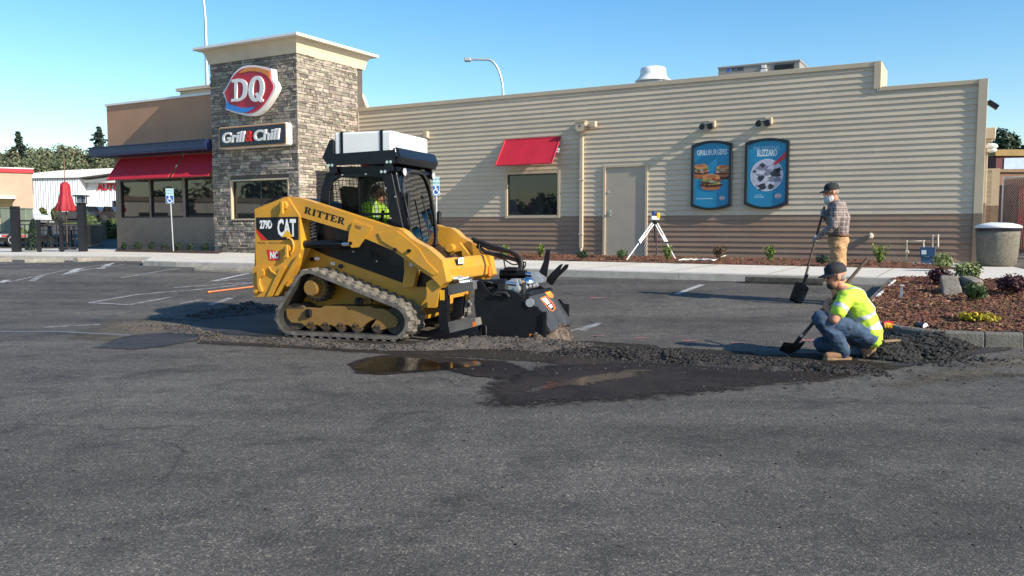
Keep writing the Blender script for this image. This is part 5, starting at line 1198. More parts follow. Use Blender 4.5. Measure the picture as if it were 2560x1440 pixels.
# ---- tank rack on the cab roof, the tank is its own thing
rk = tr(zc, [(110, 330), (180, 160), (214, 152), (216, 292), (500, 272), (795, 252), (805, 225), (812, 385), (500, 395), (165, 405)], -.56)
rack = MB()
for y0_, y1_ in ((-.585, -.555), (.555, .585)): rack.prism(rk, mpK, y0_, y1_)
fx0, fz0 = rk[6]; f1 = rk[7]
rack.prism([(fx0, fz0), (fx0+.03, fz0), (f1[0]+.07, (fz0+f1[1])/2-.02), (f1[0]+.03, f1[1]), (f1[0]-.02, f1[1]), (f1[0]+.03, (fz0+f1[1])/2-.02)], mpK, -.554, .554)
zf_ = rk[4][1]-.05; rack.prism([(rk[2][0], zf_-.03), (fx0, zf_-.03), (fx0, zf_), (rk[2][0], zf_)], mpK, -.553, .553)
rack.prism([(rk[0][0], rk[0][1]), (rk[1][0], rk[1][1]), (rk[1][0]+.03, rk[1][1]), (rk[0][0]+.04, rk[0][1])], mpK, -.553, .553)
ro = rack.build('tank_rack', mt['black'], ldr, .008)
mb = MB()
for y0_ in (-.59, .565):
    for q in ((205, 400), (745, 375)):
        x, z = sk(*zc(*q), -.56); mb.prism([(x-.05, z+.02), (x+.05, z+.02), (x+.07, z-.10), (x-.03, z-.12)], mpK, y0_, y0_+.025)
mb.build('rack_bracket', mt['black'], ro)
for q in ((168, 403), (200, 402), (735, 370), (770, 368), (680, 465), (715, 464)):
    x, z = sk(*zc(*q), -.59); MB().cyl((x, -.605, z), (x, -.58, z), .019, n=8).build('rack_bolt', mt['chrome'], ro)
x, z = sk(*zc(500, 392), -.50); mb = MB(); mb.box(x-.04, x+.06, -.50, -.44, z-.03, z+.03); mb.build('beacon', mt['decal_r'], ldr, .01)
q = tr(zc, [(215, 100), (770, 45), (772, 235), (216, 290)], -.53)
tx0, tx1 = (q[0][0]+q[3][0])/2, (q[1][0]+q[2][0])/2; tz0, tz1_ = (q[2][1]+q[3][1])/2-.02, (q[0][1]+q[1][1])/2
def skw(x, y, z): return Vector((SKX+x*cS-y*sS, SKY_+x*sS+y*cS, SKZ+z))
tk = thing('water_tank', 'white plastic water tank strapped in the black rack on the loader roof', 'tank', skw((tx0+tx1)/2, 0, zf_), SKR)
w2 = (tx1-tx0)/2; mb = MB(); mb.box(-w2, w2, -.53, .53, .004, tz1_-zf_); mb.build('tank_body', mt['tank'], tk, .025, 3)
for zx in (290, 677):
    x = sk(*zc(zx, 150), -.53)[0]-(tx0+tx1)/2; mb = MB(); h_ = tz1_-zf_
    mb.box(x-.018, x+.018, -.538, -.5305, -.02, h_+.006); mb.box(x-.018, x+.018, -.538, .538, h_+.0005, h_+.007); mb.box(x-.018, x+.018, .5305, .538, -.02, h_+.006); sp_ = mb.build('strap', mt['satin'], tk)
    mb = MB(); mb.cyl((x, -.56, .02), (x, -.535, .02), .017, n=10); mb.build('buckle', mt['chrome'], sp_)
# ================================================================== milling attachment
PY0, PY1 = -.62, .42
pln = thing('milling_attachment', 'black asphalt milling drum attachment on the front of the loader', 'milling attachment', skw(1.4, 0, 0), SKR)
OXm = 1.4
mpA = lambda a, b, t: (a-OXm, t, b)
sp = tr(za, [(570, 655), (600, 640), (645, 648), (690, 715), (735, 775), (800, 745), (870, 735), (950, 740), (1030, 765), (1090, 810), (1110, 830), (1130, 890), (1165, 925), (1270, 930), (1310, 985), (1372, 990), (1372, 1280), (1345, 1290), (1335, 1385), (740, 1350), (640, 1270), (600, 1150), (565, 900)], PY0)
sp = [(a, max(.0, b)) for a, b in sp]
for y0_, nm in ((PY0, -1), (PY1-.04, 1)):
    mb = MB(); mb.prism(sp, mpA, y0_, y0_+.04); s_ = mb.build('side_plate', mt['satin'], pln, .008)
    if nm < 0: near_sp = s_
hd = tr(za, [(1085, 800), (1150, 790), (1420, 1215), (1400, 1240)], PY0)
sc_ = Vector((hd[2][0]-hd[1][0], hd[2][1]-hd[1][1]))
mb = MB(); mb.prism(hd, mpA, PY0+.041, PY1-.041); hood_ = mb.build('front_hood', M('hood_grey_black', (.035, .037, .042), .42, var=.2, dust=.35, dcol=(.14, .13, .12), ds=5), pln, .008)
tb = tr(za, [(600, 760), (760, 790), (1085, 800), (1150, 790), (1170, 830), (1100, 900), (600, 920)], PY0); mb = MB(); mb.prism(tb, mpA, PY0+.041, PY1-.041); mb.build('top_housing', mt['satin'], pln, .01)
bx = tr(za, [(600, 921), (1100, 901), (1320, 1150), (1300, 1330), (760, 1330), (620, 1200)], PY0); mb = MB(); mb.prism([(a, max(.03, b)) for a, b in bx], mpA, PY0+.041, PY1-.041); mb.build('drum_housing', mt['satin'], pln)
# hood rear edge ridge
mb = MB(); e = tr(za, [(1130, 780), (1165, 785), (1185, 815), (1150, 810)], PY0); mb.prism(e, mpA, PY0+.045, PY1-.045); mb.build('hinge_bar', mt['satin'], pln, .006)
# stickers on the hood
hA, hB = Vector((hd[1][0], hd[1][1])), Vector((hd[2][0], hd[2][1])); hn = Vector((-(hB-hA).y, (hB-hA).x)).normalized(); hn = hn if hn.x > 0 else -hn
def hp(u, v, t): q_ = hA.lerp(hB, v)+hn*t; return (q_.x-OXm, PY0+.04+(PY1-PY0-.08)*u, q_.y)
def hquad(mb, us, m, t): mb.add([hp(u, v, t) for u, v in us], [list(range(len(us)))], m)
mb = MB(); hquad(mb, [(.66, .05), (.90, .05), (.93, .20), (.84, .26), (.69, .22)], 0, .003); hquad(mb, [(.70, .09), (.87, .09), (.87, .13), (.70, .13)], 1, .005); mb.build('orange_sticker', [mt['decal_o'], mt['decal_y']], hood_)
mb = MB(); hquad(mb, [(.33, .18), (.62, .16), (.72, .36), (.70, .52), (.50, .58), (.40, .50)], 0, .003); hquad(mb, [(.36, .20), (.60, .185), (.685, .37), (.67, .50), (.51, .555), (.43, .49)], 3, .0045)
hquad(mb, [(.37, .21), (.56, .20), (.60, .36), (.44, .38)], 1, .006); hquad(mb, [(.45, .41), (.60, .39), (.62, .47), (.49, .50)], 1, .006); hquad(mb, [(.61, .27), (.67, .37), (.66, .49), (.60, .51)], 2, .006); mb.build('hood_emblem', [mt['decal_o'], mt['decal_w'], mt['decal_r'], mt['decal_k']], hood_)
q = tr(za, [(1185, 1235), (1245, 1238), (1248, 1350), (1190, 1350)], PY0-.002); mb = MB(); mb.add([mpA(a, b, PY0-.003) for a, b in q], [(0, 1, 2, 3)]); q = tr(za, [(1200, 1250), (1232, 1252), (1232, 1280), (1202, 1280)], PY0-.004); mb.add([mpA(a, b, PY0-.005) for a, b in q], [(0, 1, 2, 3)], 1); q = tr(za, [(1200, 1300), (1232, 1302), (1232, 1330), (1202, 1330)], PY0-.004); mb.add([mpA(a, b, PY0-.005) for a, b in q], [(0, 1, 2, 3)], 1); mb.build('side_sticker', [mt['decal_o'], mt['decal_k']], near_sp)
x, z = sk(*za(1195, 885), PY0); mb = MB(); mb.cyl(mpA(x, z, PY0-.02), mpA(x, z, PY0-.0), .05, n=18); mb.build('bearing_cap', mt['grey_metal'], near_sp)
mb = MB(); pts = tr(za, [(640, 1270), (640, 1170), (665, 1135), (695, 1150), (700, 1270)], PY0-.02); mb.tube([mpA(a, b, PY0-.02) for a, b in pts], .012, 8); mb.build('lifting_loop', mt['satin'], near_sp)
mb = MB(); pts = tr(za, [(780, 800), (850, 770), (930, 775), (960, 820)], PY0-.01); mb.tube([mpA(a, b, PY0-.02) for a, b in pts], .02, 8); pts = tr(za, [(820, 800), (880, 800)], PY0); mb.tube([mpA(a, b, PY0-.015) for a, b in pts], .022, 8); mb.build('grease_hose', mt['hose'], near_sp)
q = tr(za, [(1338, 1000), (1372, 995), (1372, 1278), (1338, 1285)], PY0-.02); MB().prism(q, mpA, PY0-.03, PY0-.001).build('edge_rib', mt['satin'], near_sp, .006)
q = tr(za, [(640, 1285), (740, 1335), (1330, 1375), (1330, 1400), (730, 1365), (630, 1305)], PY0-.02); MB().prism([(a, max(.0, b)) for a, b in q], mpA, PY0-.045, PY0-.001).build('skid_shoe', M('worn_skid_steel', (.10, .095, .09), .5, .4, var=.3, vs=12), near_sp, .006)
# black rear frame with the step
fx = tr(za, [(165, 720), (250, 715), (262, 1080), (290, 1225), (180, 1190), (165, 1100)], -.80)
for Y in (-.80, .45): MB().prism(fx, mpA, Y, Y+.10).build('mount_plate', mt['satin'], pln, .012)
tbq = tr(za, [(268, 690), (550, 645), (555, 740), (270, 805)], -.78); mb = MB(); mb.prism(tbq, mpA, -.78, -.66); mb.build('top_bar', M('dark_grey_steel', (.07, .07, .07), .6, var=.2, dust=.4, dcol=(.2, .19, .17)), pln, .008)
stp = tr(za, [(268, 1105), (575, 1062), (590, 1150), (290, 1228)], -.80); mb = MB(); mb.prism(stp, mpA, -.80, -.55); st_o = mb.build('step', M('step_steel', (.10, .095, .088), .7, var=.25, dust=.6, dcol=(.26, .24, .20)), pln, .008)
q = tr(za, [(545, 1105), (588, 1095), (590, 1148), (548, 1155)], -.80); mb = MB(); mb.add([mpA(a, b, -.803) for a, b in q], [(0, 1, 2, 3)]); mb.build('reflector', mt['decal_o'], st_o)
mb = MB(); q = tr(za, [(330, 830), (440, 810), (420, 1040), (310, 1060)], -.60); mb.prism(q, mpA, -.60, -.52); mb.build('inner_brace', mt['satin'], pln, .01)
mb = MB(); x, z = sk(*za(205, 800), -.80); mb.box(x-OXm-.03, x-OXm+.03, -.803, -.8005, z-.06, z+.06); mb.build('yellow_label', mt['decal_y'], pln)
# hydraulics on top
for (a, b, Y) in (((620, 672), (925, 665), -.40), ((880, 565), (1150, 565), .22)):
    p, q = sk(*za(*a), Y), sk(*za(*b), Y); mb = MB(); mb.cyl(mpA(p[0], p[1], Y), mpA(q[0], q[1], Y), .052, n=18); mb.cyl(mpA(p[0]-.02, p[1], Y), mpA(p[0]+.03, p[1], Y), .062, n=18); c_ = mb.build('tilt_cylinder', mt['satin'], pln)
    mb = MB(); mb.cyl(mpA(q[0], q[1], Y), mpA(q[0]+.14, q[1]-.01, Y), .03, n=14); mb.build('cylinder_rod', mt['chrome'], c_)
bq = tr(za, [(930, 650), (1010, 615), (1060, 620), (1100, 740), (1080, 770), (960, 730)], -.36)
for Y in (-.42, -.30): mb = MB(); mb.prism(bq, mpA, Y, Y+.025); mb.build('link_plate', mt['galv'], pln, .006)
bq2 = tr(za, [(1210, 545), (1260, 540), (1350, 620), (1345, 655), (1290, 660), (1230, 640)], .18)
for Y in (.14, .26): mb = MB(); mb.prism(bq2, mpA, Y, Y+.025); mb.build('link_plate', mt['galv'], pln, .006)
p = sk(*za(1085, 720), -.30); mb = MB(); mb.cyl(mpA(p[0], p[1], -.45), mpA(p[0]+.02, p[1], .30), .032, n=14); mb.build('cross_shaft', mt['galv'], pln)
p = sk(*za(1170, 640), -.08); mb = MB(); mb.lathe([(.075, -.02), (.08, .02), (.06, .05), (.03, .065), (.0, .068)], (p[0]-OXm, -.08, p[1]-.02), 18, caps=False); mb.box(p[0]-OXm+.03, p[0]-OXm+.06, -.11, -.05, p[1]-.15, p[1]-.03); mb.build('motor_cover', mt['chrome'], pln)
rnd = random.Random(17)
for k in range(9):                                          # valves, caps and loose hoses cluttering the top
    a_ = sk(*za(640+k*58+rnd.uniform(-15, 15), 700+rnd.uniform(-25, 40)), -.3); Y = -.5+rnd.random()*.7; w_ = rnd.uniform(.025, .055)
    MB().box(a_[0]-OXm-w_, a_[0]-OXm+w_, Y-w_, Y+w_, a_[1]-.06, a_[1]+rnd.uniform(.0, .07)).build('valve_block', mt[rnd.choice(['satin', 'black', 'hose'])], pln, .008)
for k in range(6):
    x_ = 620+k*70; Y = -.5+k*.12; q = [sk(*za(x_+i*45, 690+rnd.uniform(-45, 35)), Y) for i in range(4)]; MB().tube([mpA(a, b, Y+rnd.uniform(-.05, .05)) for a, b in q], .013, 7).build('loose_hose', mt['hose'], pln)
# black upright flaps on the far side
for pts, Y in (([(1290, 550), (1345, 420), (1370, 300), (1415, 290), (1405, 400), (1375, 590)], .40), ([(1365, 640), (1420, 560), (1530, 455), (1560, 450), (1500, 560), (1400, 665)], .46), ([(1400, 670), (1470, 580), (1590, 455), (1622, 455), (1610, 500), (1500, 600), (1440, 690)], .52)):
    q = tr(za, pts, Y); mb = MB(); mb.prism(q, mpA, Y, Y+.035); mb.build('depth_arm', mt['satin'], pln, .008)
# hydraulic hoses from the far arm
def hose(pts, r_, Ys, nm='hydraulic_hose', par=pln):
    q = [sk(*za(*p), Y) for p, Y in zip(pts, Ys)]; v = [Vector(mpA(a, b, Y)) for (a, b), Y in zip(q, Ys)]
    sm_ = []
    for i in range(len(v)-1):
        p0, p1, p2, p3 = v[max(0, i-1)], v[i], v[i+1], v[min(len(v)-1, i+2)]
        for j in range(6):
            t_ = j/6; sm_.append(.5*((2*p1)+(-p0+p2)*t_+(2*p0-5*p1+4*p2-p3)*t_*t_+(-p0+3*p1-3*p2+p3)*t_**3))
    mb = MB(); mb.tube(sm_+[v[-1]], r_, 8); mb.build(nm, mt['hose'], par)
hose([(545, 165), (650, 205), (800, 260), (930, 300), (1040, 350), (1095, 420), (1085, 520)], .026, [.66, .62, .55, .45, .35, .3, .28])
hose([(560, 190), (680, 250), (830, 290), (950, 310), (1060, 380), (1105, 440), (1100, 530)], .024, [.66, .60, .52, .44, .36, .32, .32])
hose([(600, 250), (720, 325), (840, 350), (960, 385), (1060, 420), (1085, 500)], .026, [.64, .56, .5, .42, .34, .28])
hose([(620, 230), (640, 320), (760, 350), (900, 400), (1000, 455), (1090, 440), (1140, 430), (1135, 480), (1100, 520)], .009, [.6, .56, .5, .42, .36, .32, .3, .3, .3])
hose([(900, 400), (905, 450), (920, 500)], .009, [.42, .38, .35])
hose([(430, 210), (450, 300), (540, 400), (640, 450)], .006, [.56, .55, .54, .55], 'thin_cable', ldr)
mb = MB(); p = sk(*za(1000, 505), .2); mb.box(p[0]-OXm-.10, p[0]-OXm+.09, .12, .3, p[1]-.03, p[1]+.02); mb.build('valve_block', mt['satin'], pln, .01)
# grey couplers above the hitch
rnd = random.Random(9); mb = MB()
for k in range(9):
    x, z = sk(*za(290+rnd.random()*330, 600+rnd.random()*60), -.45); mb.tube([(x-.04, -.45+rnd.uniform(-.1, .2), z), (x+.05, -.42, z+rnd.uniform(-.02, .03))], rnd.uniform(.014, .026), 8)
mb.build('quick_couplers', mt['galv'], ldr)
# ================================================================== people
def skin_mb(mb, nodes, edges, m=0, sub=2, root=None, mfun=None, vox=.0125, wr=0.0, side=(0, 1, 0), smooth=6, ws=9.0):
    # one continuous surface grown round a skeleton: tapered capsules fused by a voxel remesh and relaxed
    t_ = MB(); side = Vector(side)
    def rad(k): r_ = nodes[k][1]; return (r_, r_) if not isinstance(r_, tuple) else r_
    for a, b in edges:
        pa, pb = Vector(nodes[a][0]), Vector(nodes[b][0]); (ra, wa), (rb, wb) = rad(a), rad(b); n = max(4, int((pb-pa).length/.025)); oa, ob = max(0, wa-ra), max(0, wb-rb)
        for q in ((-1, -.5, 0, .5, 1) if oa or ob else (0,)):
            A, B = pa+side*oa*q, pb+side*ob*q; pts = [A.lerp(B, i/n) for i in range(n+1)]
            t_.tube(pts, [ra+(rb-ra)*i/n for i in range(n+1)], 14); t_.ball(A, ra, n=14, k=10); t_.ball(B, rb, n=14, k=10)
    o = t_.build('capsules', mt['skin'])
    r_ = o.modifiers.new('r', 'REMESH'); r_.mode = 'VOXEL'; r_.voxel_size = vox; s_ = o.modifiers.new('s', 'SMOOTH'); s_.factor = .5; s_.iterations = smooth
    m2 = bpy.data.meshes.new_from_object(o.evaluated_get(bpy.context.evaluated_depsgraph_get()))
    vs = []
    for v in m2.vertices:
        c = v.co.copy()
        if wr: 
            p = Vector((c.x, c.y, c.z*1.6))*ws; c += v.normal*wr*(noise.noise(p)*1.0+noise.noise(p*2.3+Vector((3, 1, 7)))*.6)
        vs.append(c)
    b = len(mb.v); mb.v += [tuple(v) for v in vs]
    for p in m2.polygons:
        mb.f.append([b+i for i in p.vertices]); mb.m.append(mfun(p.center) if mfun else m); mb.s.append(True)
    me = o.data; bpy.data.objects.remove(o); bpy.data.meshes.remove(me); bpy.data.meshes.remove(m2)
def chain(*k): return list(zip(k[:-1], k[1:]))
def hand(mb, c, axis, wrist, rh, m=0, s_=1.0):
    c, a, w_ = Vector(c), Vector(axis).normalized(), Vector(wrist)
    d_ = c-w_; d_ = d_-a*d_.dot(a); d_ = d_.normalized() if d_.length > 1e-5 else a.orthogonal().normalized()
    sd = -d_; bt = a.cross(sd).normalized(); fr_ = .0085*s_
    palm = c+sd*(rh+.012*s_)+bt*.01; rot = Matrix((a, bt, sd)).transposed()
    mb.ball(palm, .042*s_, .036*s_, .016*s_, 12, 8, m, rot)
    for k, (o_, ln) in enumerate(((-.032, 2.9), (-.011, 3.5), (.010, 3.4), (.031, 3.0))):
        pts = []; rr_ = rh+fr_
        for j in range(7):
            t_ = .35+ln*j/6; pts.append(c+a*o_*s_+(sd*math.cos(t_)+bt*math.sin(t_))*(rr_+(.006 if j == 2 else 0)))
        mb.tube([palm+a*o_*s_+bt*.022]+pts, [fr_*1.05]*3+[fr_]*3+[fr_*.9, fr_*.75], 7, m)
    pts = [palm-a*.02*s_-bt*.02]+[c-a*(.034+.012*j/4)*s_*(-1 if False else 1)+(sd*math.cos(-.6-1.7*j/4)+bt*math.sin(-.6-1.7*j/4))*(rh+fr_) for j in range(5)]
    mb.tube(pts, [.011*s_, .0105*s_, .0105*s_, .010*s_, .0095*s_, .007*s_], 7, m)
    mb.tube([w_, w_.lerp(palm, .55), palm], [.027*s_, .025*s_, .018*s_], 9, m)
def head_mb(mb, c, f, u, m=0, s_=1.0):        # a head with face, facing f
    f, u = Vector(f).normalized(), Vector(u); u = (u-f*u.dot(f)).normalized(); l_ = u.cross(f); c = Vector(c)
    rot = Matrix((f, l_, u)).transposed(); q = lambda x, y, z: c+rot @ Vector((x*s_, y*s_, z*s_))
    mb.ball(q(-.012, 0, .02), .098*s_, .077*s_, .105*s_, 20, 14, m, rot); mb.ball(q(.022, 0, -.045), .070*s_, .060*s_, .080*s_, 18, 12, m, rot)
    mb.tube([q(.085, 0, .02), q(.108, 0, -.012), q(.114, 0, -.026), q(.09, 0, -.034)], [.008*s_, .013*s_, .015*s_, .008*s_], 8, m)
    for s2 in (-1, 1):
        mb.ball(q(-.005, s2*.079, -.005), .024*s_, .010*s_, .034*s_, 10, 8, m, rot)
    mb.tube([q(.078, -.028, -.065), q(.093, 0, -.062), q(.078, .028, -.065)], .007*s_, 6, m+1)
    mb.tube([q(.082, -.035, .032), q(.092, 0, .034), q(.082, .035, .032)], .010*s_, 6, m)
    for s2 in (-1, 1): mb.ball(q(.079, s2*.032, .014), .012*s_, .014*s_, .009*s_, 8, 6, m+2, rot)
    return q, rot
def cap_mb(q, rot, s_, cloth, parent, name='cap'):
    mb = MB(); n = 20; prof = [(1.06, 0), (1.06, .3), (1.0, .6), (.8, .88), (.45, 1.04), (.0, 1.09)]
    vs = []
    for r_, z in prof:
        for j in range(n):
            a = 2*math.pi*j/n; vs.append(q(-.012+.104*r_*math.cos(a), .083*r_*math.sin(a), .035+.098*z))
    mb.add(vs, [(i*n+j, i*n+(j+1) % n, (i+1)*n+(j+1) % n, (i+1)*n+j) for i in range(5) for j in range(n)], 0, True)
    k = 10; top = []; 
    for r_ in (0, 1):
        for j in range(k+1):
            a = -1.15+2.3*j/k; x0, y0_ = -.012+.108*math.cos(a), .086*math.sin(a)
            if r_: x0 += .078*math.cos(a*.9)**.7; y0_ *= .95
            top.append((x0, y0_, .040-(.022 if r_ else 0)-.012*abs(math.sin(a))))
    vs = [q(x, y, z) for x, y, z in top]+[q(x, y, z-.006) for x, y, z in top]; kk = k+1
    fs = [(j, j+1, kk+j+1, kk+j) for j in range(k)]+[(2*kk+j, 3*kk+j, 3*kk+j+1, 2*kk+j+1) for j in range(k)]+[(kk+j, kk+j+1, 3*kk+j+1, 3*kk+j) for j in range(k)]
    mb.add(vs, fs, 0, True)
    mb.ball(q(-.012, 0, .142), .009, n=8, k=6)
    o = mb.build(name, cloth, parent); return o
MSK = [mt['skin'], M('lip_skin', (.30, .09, .07), .5), M('eye_dark', (.02, .015, .012), .3)]
def boot(name, ankle, toe, heel, parent, up=Vector((0, 0, 1)), mats=None):
    ankle, toe, heel = Vector(ankle), Vector(toe), Vector(heel); mb = MB()
    f = (toe-heel); ln = f.length; f.normalize(); u = up-f*up.dot(f); u.normalize(); l_ = u.cross(f)
    skin_mb(mb, {'a': (ankle+u*.06, .055), 'b': (ankle, .052), 'c': (heel+f*.07+u*.055, (.048, .05)), 'd': (heel+f*(ln*.60)+u*.045, (.045, .048)), 'e': (toe-f*.045+u*.035, (.042, .038))}, chain('a', 'b', 'c', 'd', 'e'), 0, 2, 'b')
    pr = [(-.0, .026), (.10, .032), (.5, .032), (.72, .043), (.9, .037), (1.0, .012)]
    pl_ = [(x*ln, w_) for x, w_ in pr]+[(x*ln, -w_) for x, w_ in pr[::-1]]
    mb.prism(pl_, lambda a, b, t: heel+f*a+l_*b+u*t, -.004, .022, 1)
    return mb.build(name, mats or [mt['boot'], mt['sole']], parent)
def shovel(label, top, sock, tip, hl, wd=.11, curve=0.0, side=None):
    top, sock, tip = Vector(top), Vector(sock), Vector(tip); base = tip
    t = thing('shovel', label, 'shovel', base); L_ = lambda p: Vector(p)-base
    mb = MB(); d_ = (sock-top)
    pts = [top+d_*k/10+Vector((0, 0, -1))*0 for k in range(11)]
    if curve: 
        nn = Vector(side).normalized(); pts = [p+nn*curve*max(0, (k/10-.6)/.4)**2 for k, p in enumerate(pts)]
    mb.tube([L_(p) for p in pts], [.017]*9+[.019, .021], 10); mb.build('handle', mt['wood'], t)
    e = pts[-1]
    mb = MB(); f = (tip-e); ln = f.length; f.normalize(); s_ = f.cross(Vector(side) if side else Vector((0, 0, 1))).normalized(); n_ = s_.cross(f).normalized()
    mb.tube([L_(e-f*.16), L_(e+f*.04)], [.021, .024], 10)
    W_ = [(.0, .25), (.05, 1.0), (.3, 1.02), (.6, 1.0), (.85, .96), (1.0, .92 if hl else .25)]; vs = []; k = 8
    for x, w_ in W_:
        for j in range(k+1):
            v = -1+2*j/k; vs.append(L_(e+f*ln*x+s_*wd*w_*v+n_*(.028*(v*v))*(1 if x > .01 else .2)))
    for x, w_ in W_:
        for j in range(k+1):
            v = -1+2*j/k; vs.append(L_(e+f*ln*x+s_*wd*w_*v+n_*(.028*(v*v)-.004)*(1 if x > .01 else .2)))
    K = (k+1); N_ = len(W_)*K
    fs = [(i*K+j, i*K+j+1, (i+1)*K+j+1, (i+1)*K+j) for i in range(len(W_)-1) for j in range(k)]
    mb.add(vs, fs+[tuple(N_+q for q in f_)[::-1] for f_ in fs]+[((len(W_)-1)*K+j, (len(W_)-1)*K+j+1, N_+(len(W_)-1)*K+j+1, N_+(len(W_)-1)*K+j) for j in range(k)], 0, True)
    mb.build('blade', mt['blade'], t); return t
def person(label, loc): return thing('person', label, 'person', loc)
# ---- standing worker
y0 = 12.1; zs_ = lambda x, y, dy=0: P(1900+x/2.77, 420+y/2.77, y0+dy)
foot = G(2078, 765); B0 = Vector((foot.x, foot.y, foot.z))
pw_ = person('man in plaid shirt, tan trousers and black cap standing with a shovel', B0)
Sx = lambda x, y, dy=0: zs_(x, y, dy)-B0
gl = lambda p: Vector((p.x, p.y, gz(p.x+B0.x, p.y+B0.y)-B0.z))
an = [Sx(535, 905, -.10), Sx(560, 900, .10)]
for a in an: a.z = gl(a).z+.09
nd = {'pel': (Sx(542, 500), (.115, .165)), 'wai': (Sx(543, 440), (.115, .155)), 'che': (Sx(542, 345), (.125, .175)), 'sho': (Sx(534, 275), (.095, .165)), 'nec': (Sx(512, 215), .054), 'hd': (Sx(505, 185), .06),
      'sl': (Sx(535, 268, -.175), .062), 'el': (Sx(508, 400, -.22), .046), 'wl': (Sx(408, 482, -.10), .032), 'sr': (Sx(525, 268, .175), .062), 'er': (Sx(490, 385, .22), .046), 'wr': (Sx(446, 325, .10), .032),
      'hl': (Sx(540, 545, -.085), .090), 'kl': (Sx(532, 715, -.10), .060), 'al': (an[0], .042), 'hr': (Sx(545, 545, .085), .090), 'kr': (Sx(550, 710, .10), .060), 'ar': (an[1], .042)}
eg = chain('pel', 'wai', 'che', 'sho', 'nec', 'hd')+chain('sho', 'sl', 'el', 'wl')+chain('sho', 'sr', 'er', 'wr')+chain('pel', 'hl', 'kl', 'al')+chain('pel', 'hr', 'kr', 'ar')
fat = lambda d_: (tuple(r_+d_ for r_ in d_) if 0 else None)
def grow(n_, keys, g_): return {k: (n_[k][0], tuple(r_+g_ for r_ in n_[k][1]) if isinstance(n_[k][1], tuple) else n_[k][1]+g_) for k in keys}
fdir = Vector((-1, -.06, -.10))
mb = MB(); skin_mb(mb, nd, eg, 0, 2, 'pel'); q, rot = head_mb(mb, Sx(492, 168), fdir, (0, 0, 1), 0, 1.0); mb.build('body', MSK, pw_)
plaid = M('plaid_cloth', (.26, .19, .165), .85, var=.1, vs=8)
def checks(m, ca, cb, sc_x):
    N, L = m.node_tree.nodes, m.node_tree.links; b = N['Principled BSDF']; tc = N.new('ShaderNodeTexCoord'); prev = b.inputs['Base Color'].links[0].from_socket
    for di, col, s_ in (('X', ca, sc_x), ('Z', ca, sc_x), ('Z', cb, sc_x*.5), ('X', cb, sc_x*.5), ('Y', ca, sc_x)):
        w_ = N.new('ShaderNodeTexWave'); w_.bands_direction = di; w_.inputs['Scale'].default_value = s_; w_.inputs['Distortion'].default_value = .6; w_.inputs['Detail'].default_value = 1
        r_ = N.new('ShaderNodeMapRange'); r_.inputs['From Min'].default_value = .72; r_.inputs['From Max'].default_value = .85; r_.inputs['To Max'].default_value = .5; L.new(tc.outputs['Object'], w_.inputs['Vector']); L.new(w_.outputs['Fac'], r_.inputs['Value'])
        x = N.new('ShaderNodeMixRGB'); x.inputs[2].default_value = list(col)+[1]; L.new(r_.outputs[0], x.inputs[0]); L.new(prev, x.inputs[1]); prev = x.outputs[0]
    L.new(prev, b.inputs['Base Color'])
checks(plaid, (.07, .055, .06), (.42, .36, .33), 9)
sh = grow(nd, ['pel', 'wai', 'che', 'sho', 'nec', 'sl', 'el', 'wl', 'sr', 'er', 'wr'], .018); sh['pel'] = (Sx(543, 470), (.124, .168)); sh['nec'] = (Sx(518, 236), .060); sh['wl'] = (sh['wl'][0].lerp(sh['el'][0], .12), .042)
mb = MB(); skin_mb(mb, sh, chain('pel', 'wai', 'che', 'sho', 'nec')+chain('sho', 'sl', 'el', 'wl')+chain('sho', 'sr', 'er', 'wr'), 0, 2, 'pel', wr=.010); mb.build('shirt', plaid, pw_)
tp = grow(nd, ['pel', 'hl', 'kl', 'al', 'hr', 'kr', 'ar'], .022); tp['top'] = (Sx(543, 480), (.122, .172))
for k in ('kl', 'kr'): tp[k] = (tp[k][0], .092)
for k in ('al', 'ar'): tp[k] = (tp[k][0], .078)
mb = MB(); skin_mb(mb, tp, chain('top', 'pel')+chain('pel', 'hl', 'kl', 'al')+chain('pel', 'hr', 'kr', 'ar'), 0, 2, 'pel', wr=.011); tr_ = mb.build('trousers', mt['khaki'], pw_)
mb = MB(); c_ = Sx(543, 466); mb.lathe([(.136, -.022), (.141, -.020), (.141, .020), (.136, .022)], (0, 0, 0), 28, mp=lambda x, y, z: (c_.x+x, c_.y+y*1.30, c_.z+z), caps=False); mb.build('belt', mt['leather'], tr_)
for k in (0, 1):
    a = an[k]; f = Vector((-1, -.05, 0)); hl_ = a-f*.08; hl_.z = gl(a).z+.005; to = a+f*.20; to.z = gl(to).z+.005; boot('boot', a, to, hl_, pw_)
cap_mb(q, rot, 1, mt['cap'], pw_)
mb = MB()
for j in range(9): 
    a = -1.5+3.0*j/8; mb.ball(q(.02+.062*math.cos(a), .058*math.sin(a), -.085-.03*math.cos(a)), .032, .026, .05-.0*abs(a), 8, 6, 0, rot)
mb.ball(q(.075, 0, -.125), .036, .03, .05, 8, 6, 0, rot); mb.tube([q(.085, -.03, -.052), q(.102, 0, -.045), q(.085, .03, -.052)], .011, 6); mb.build('beard', mt['beard_w'], pw_)
mb = MB(); mb.ball(q(-.03, 0, -.002), .084, .083, .058, 14, 8, 0, rot); mb.build('hair', mt['hair_g'], pw_)
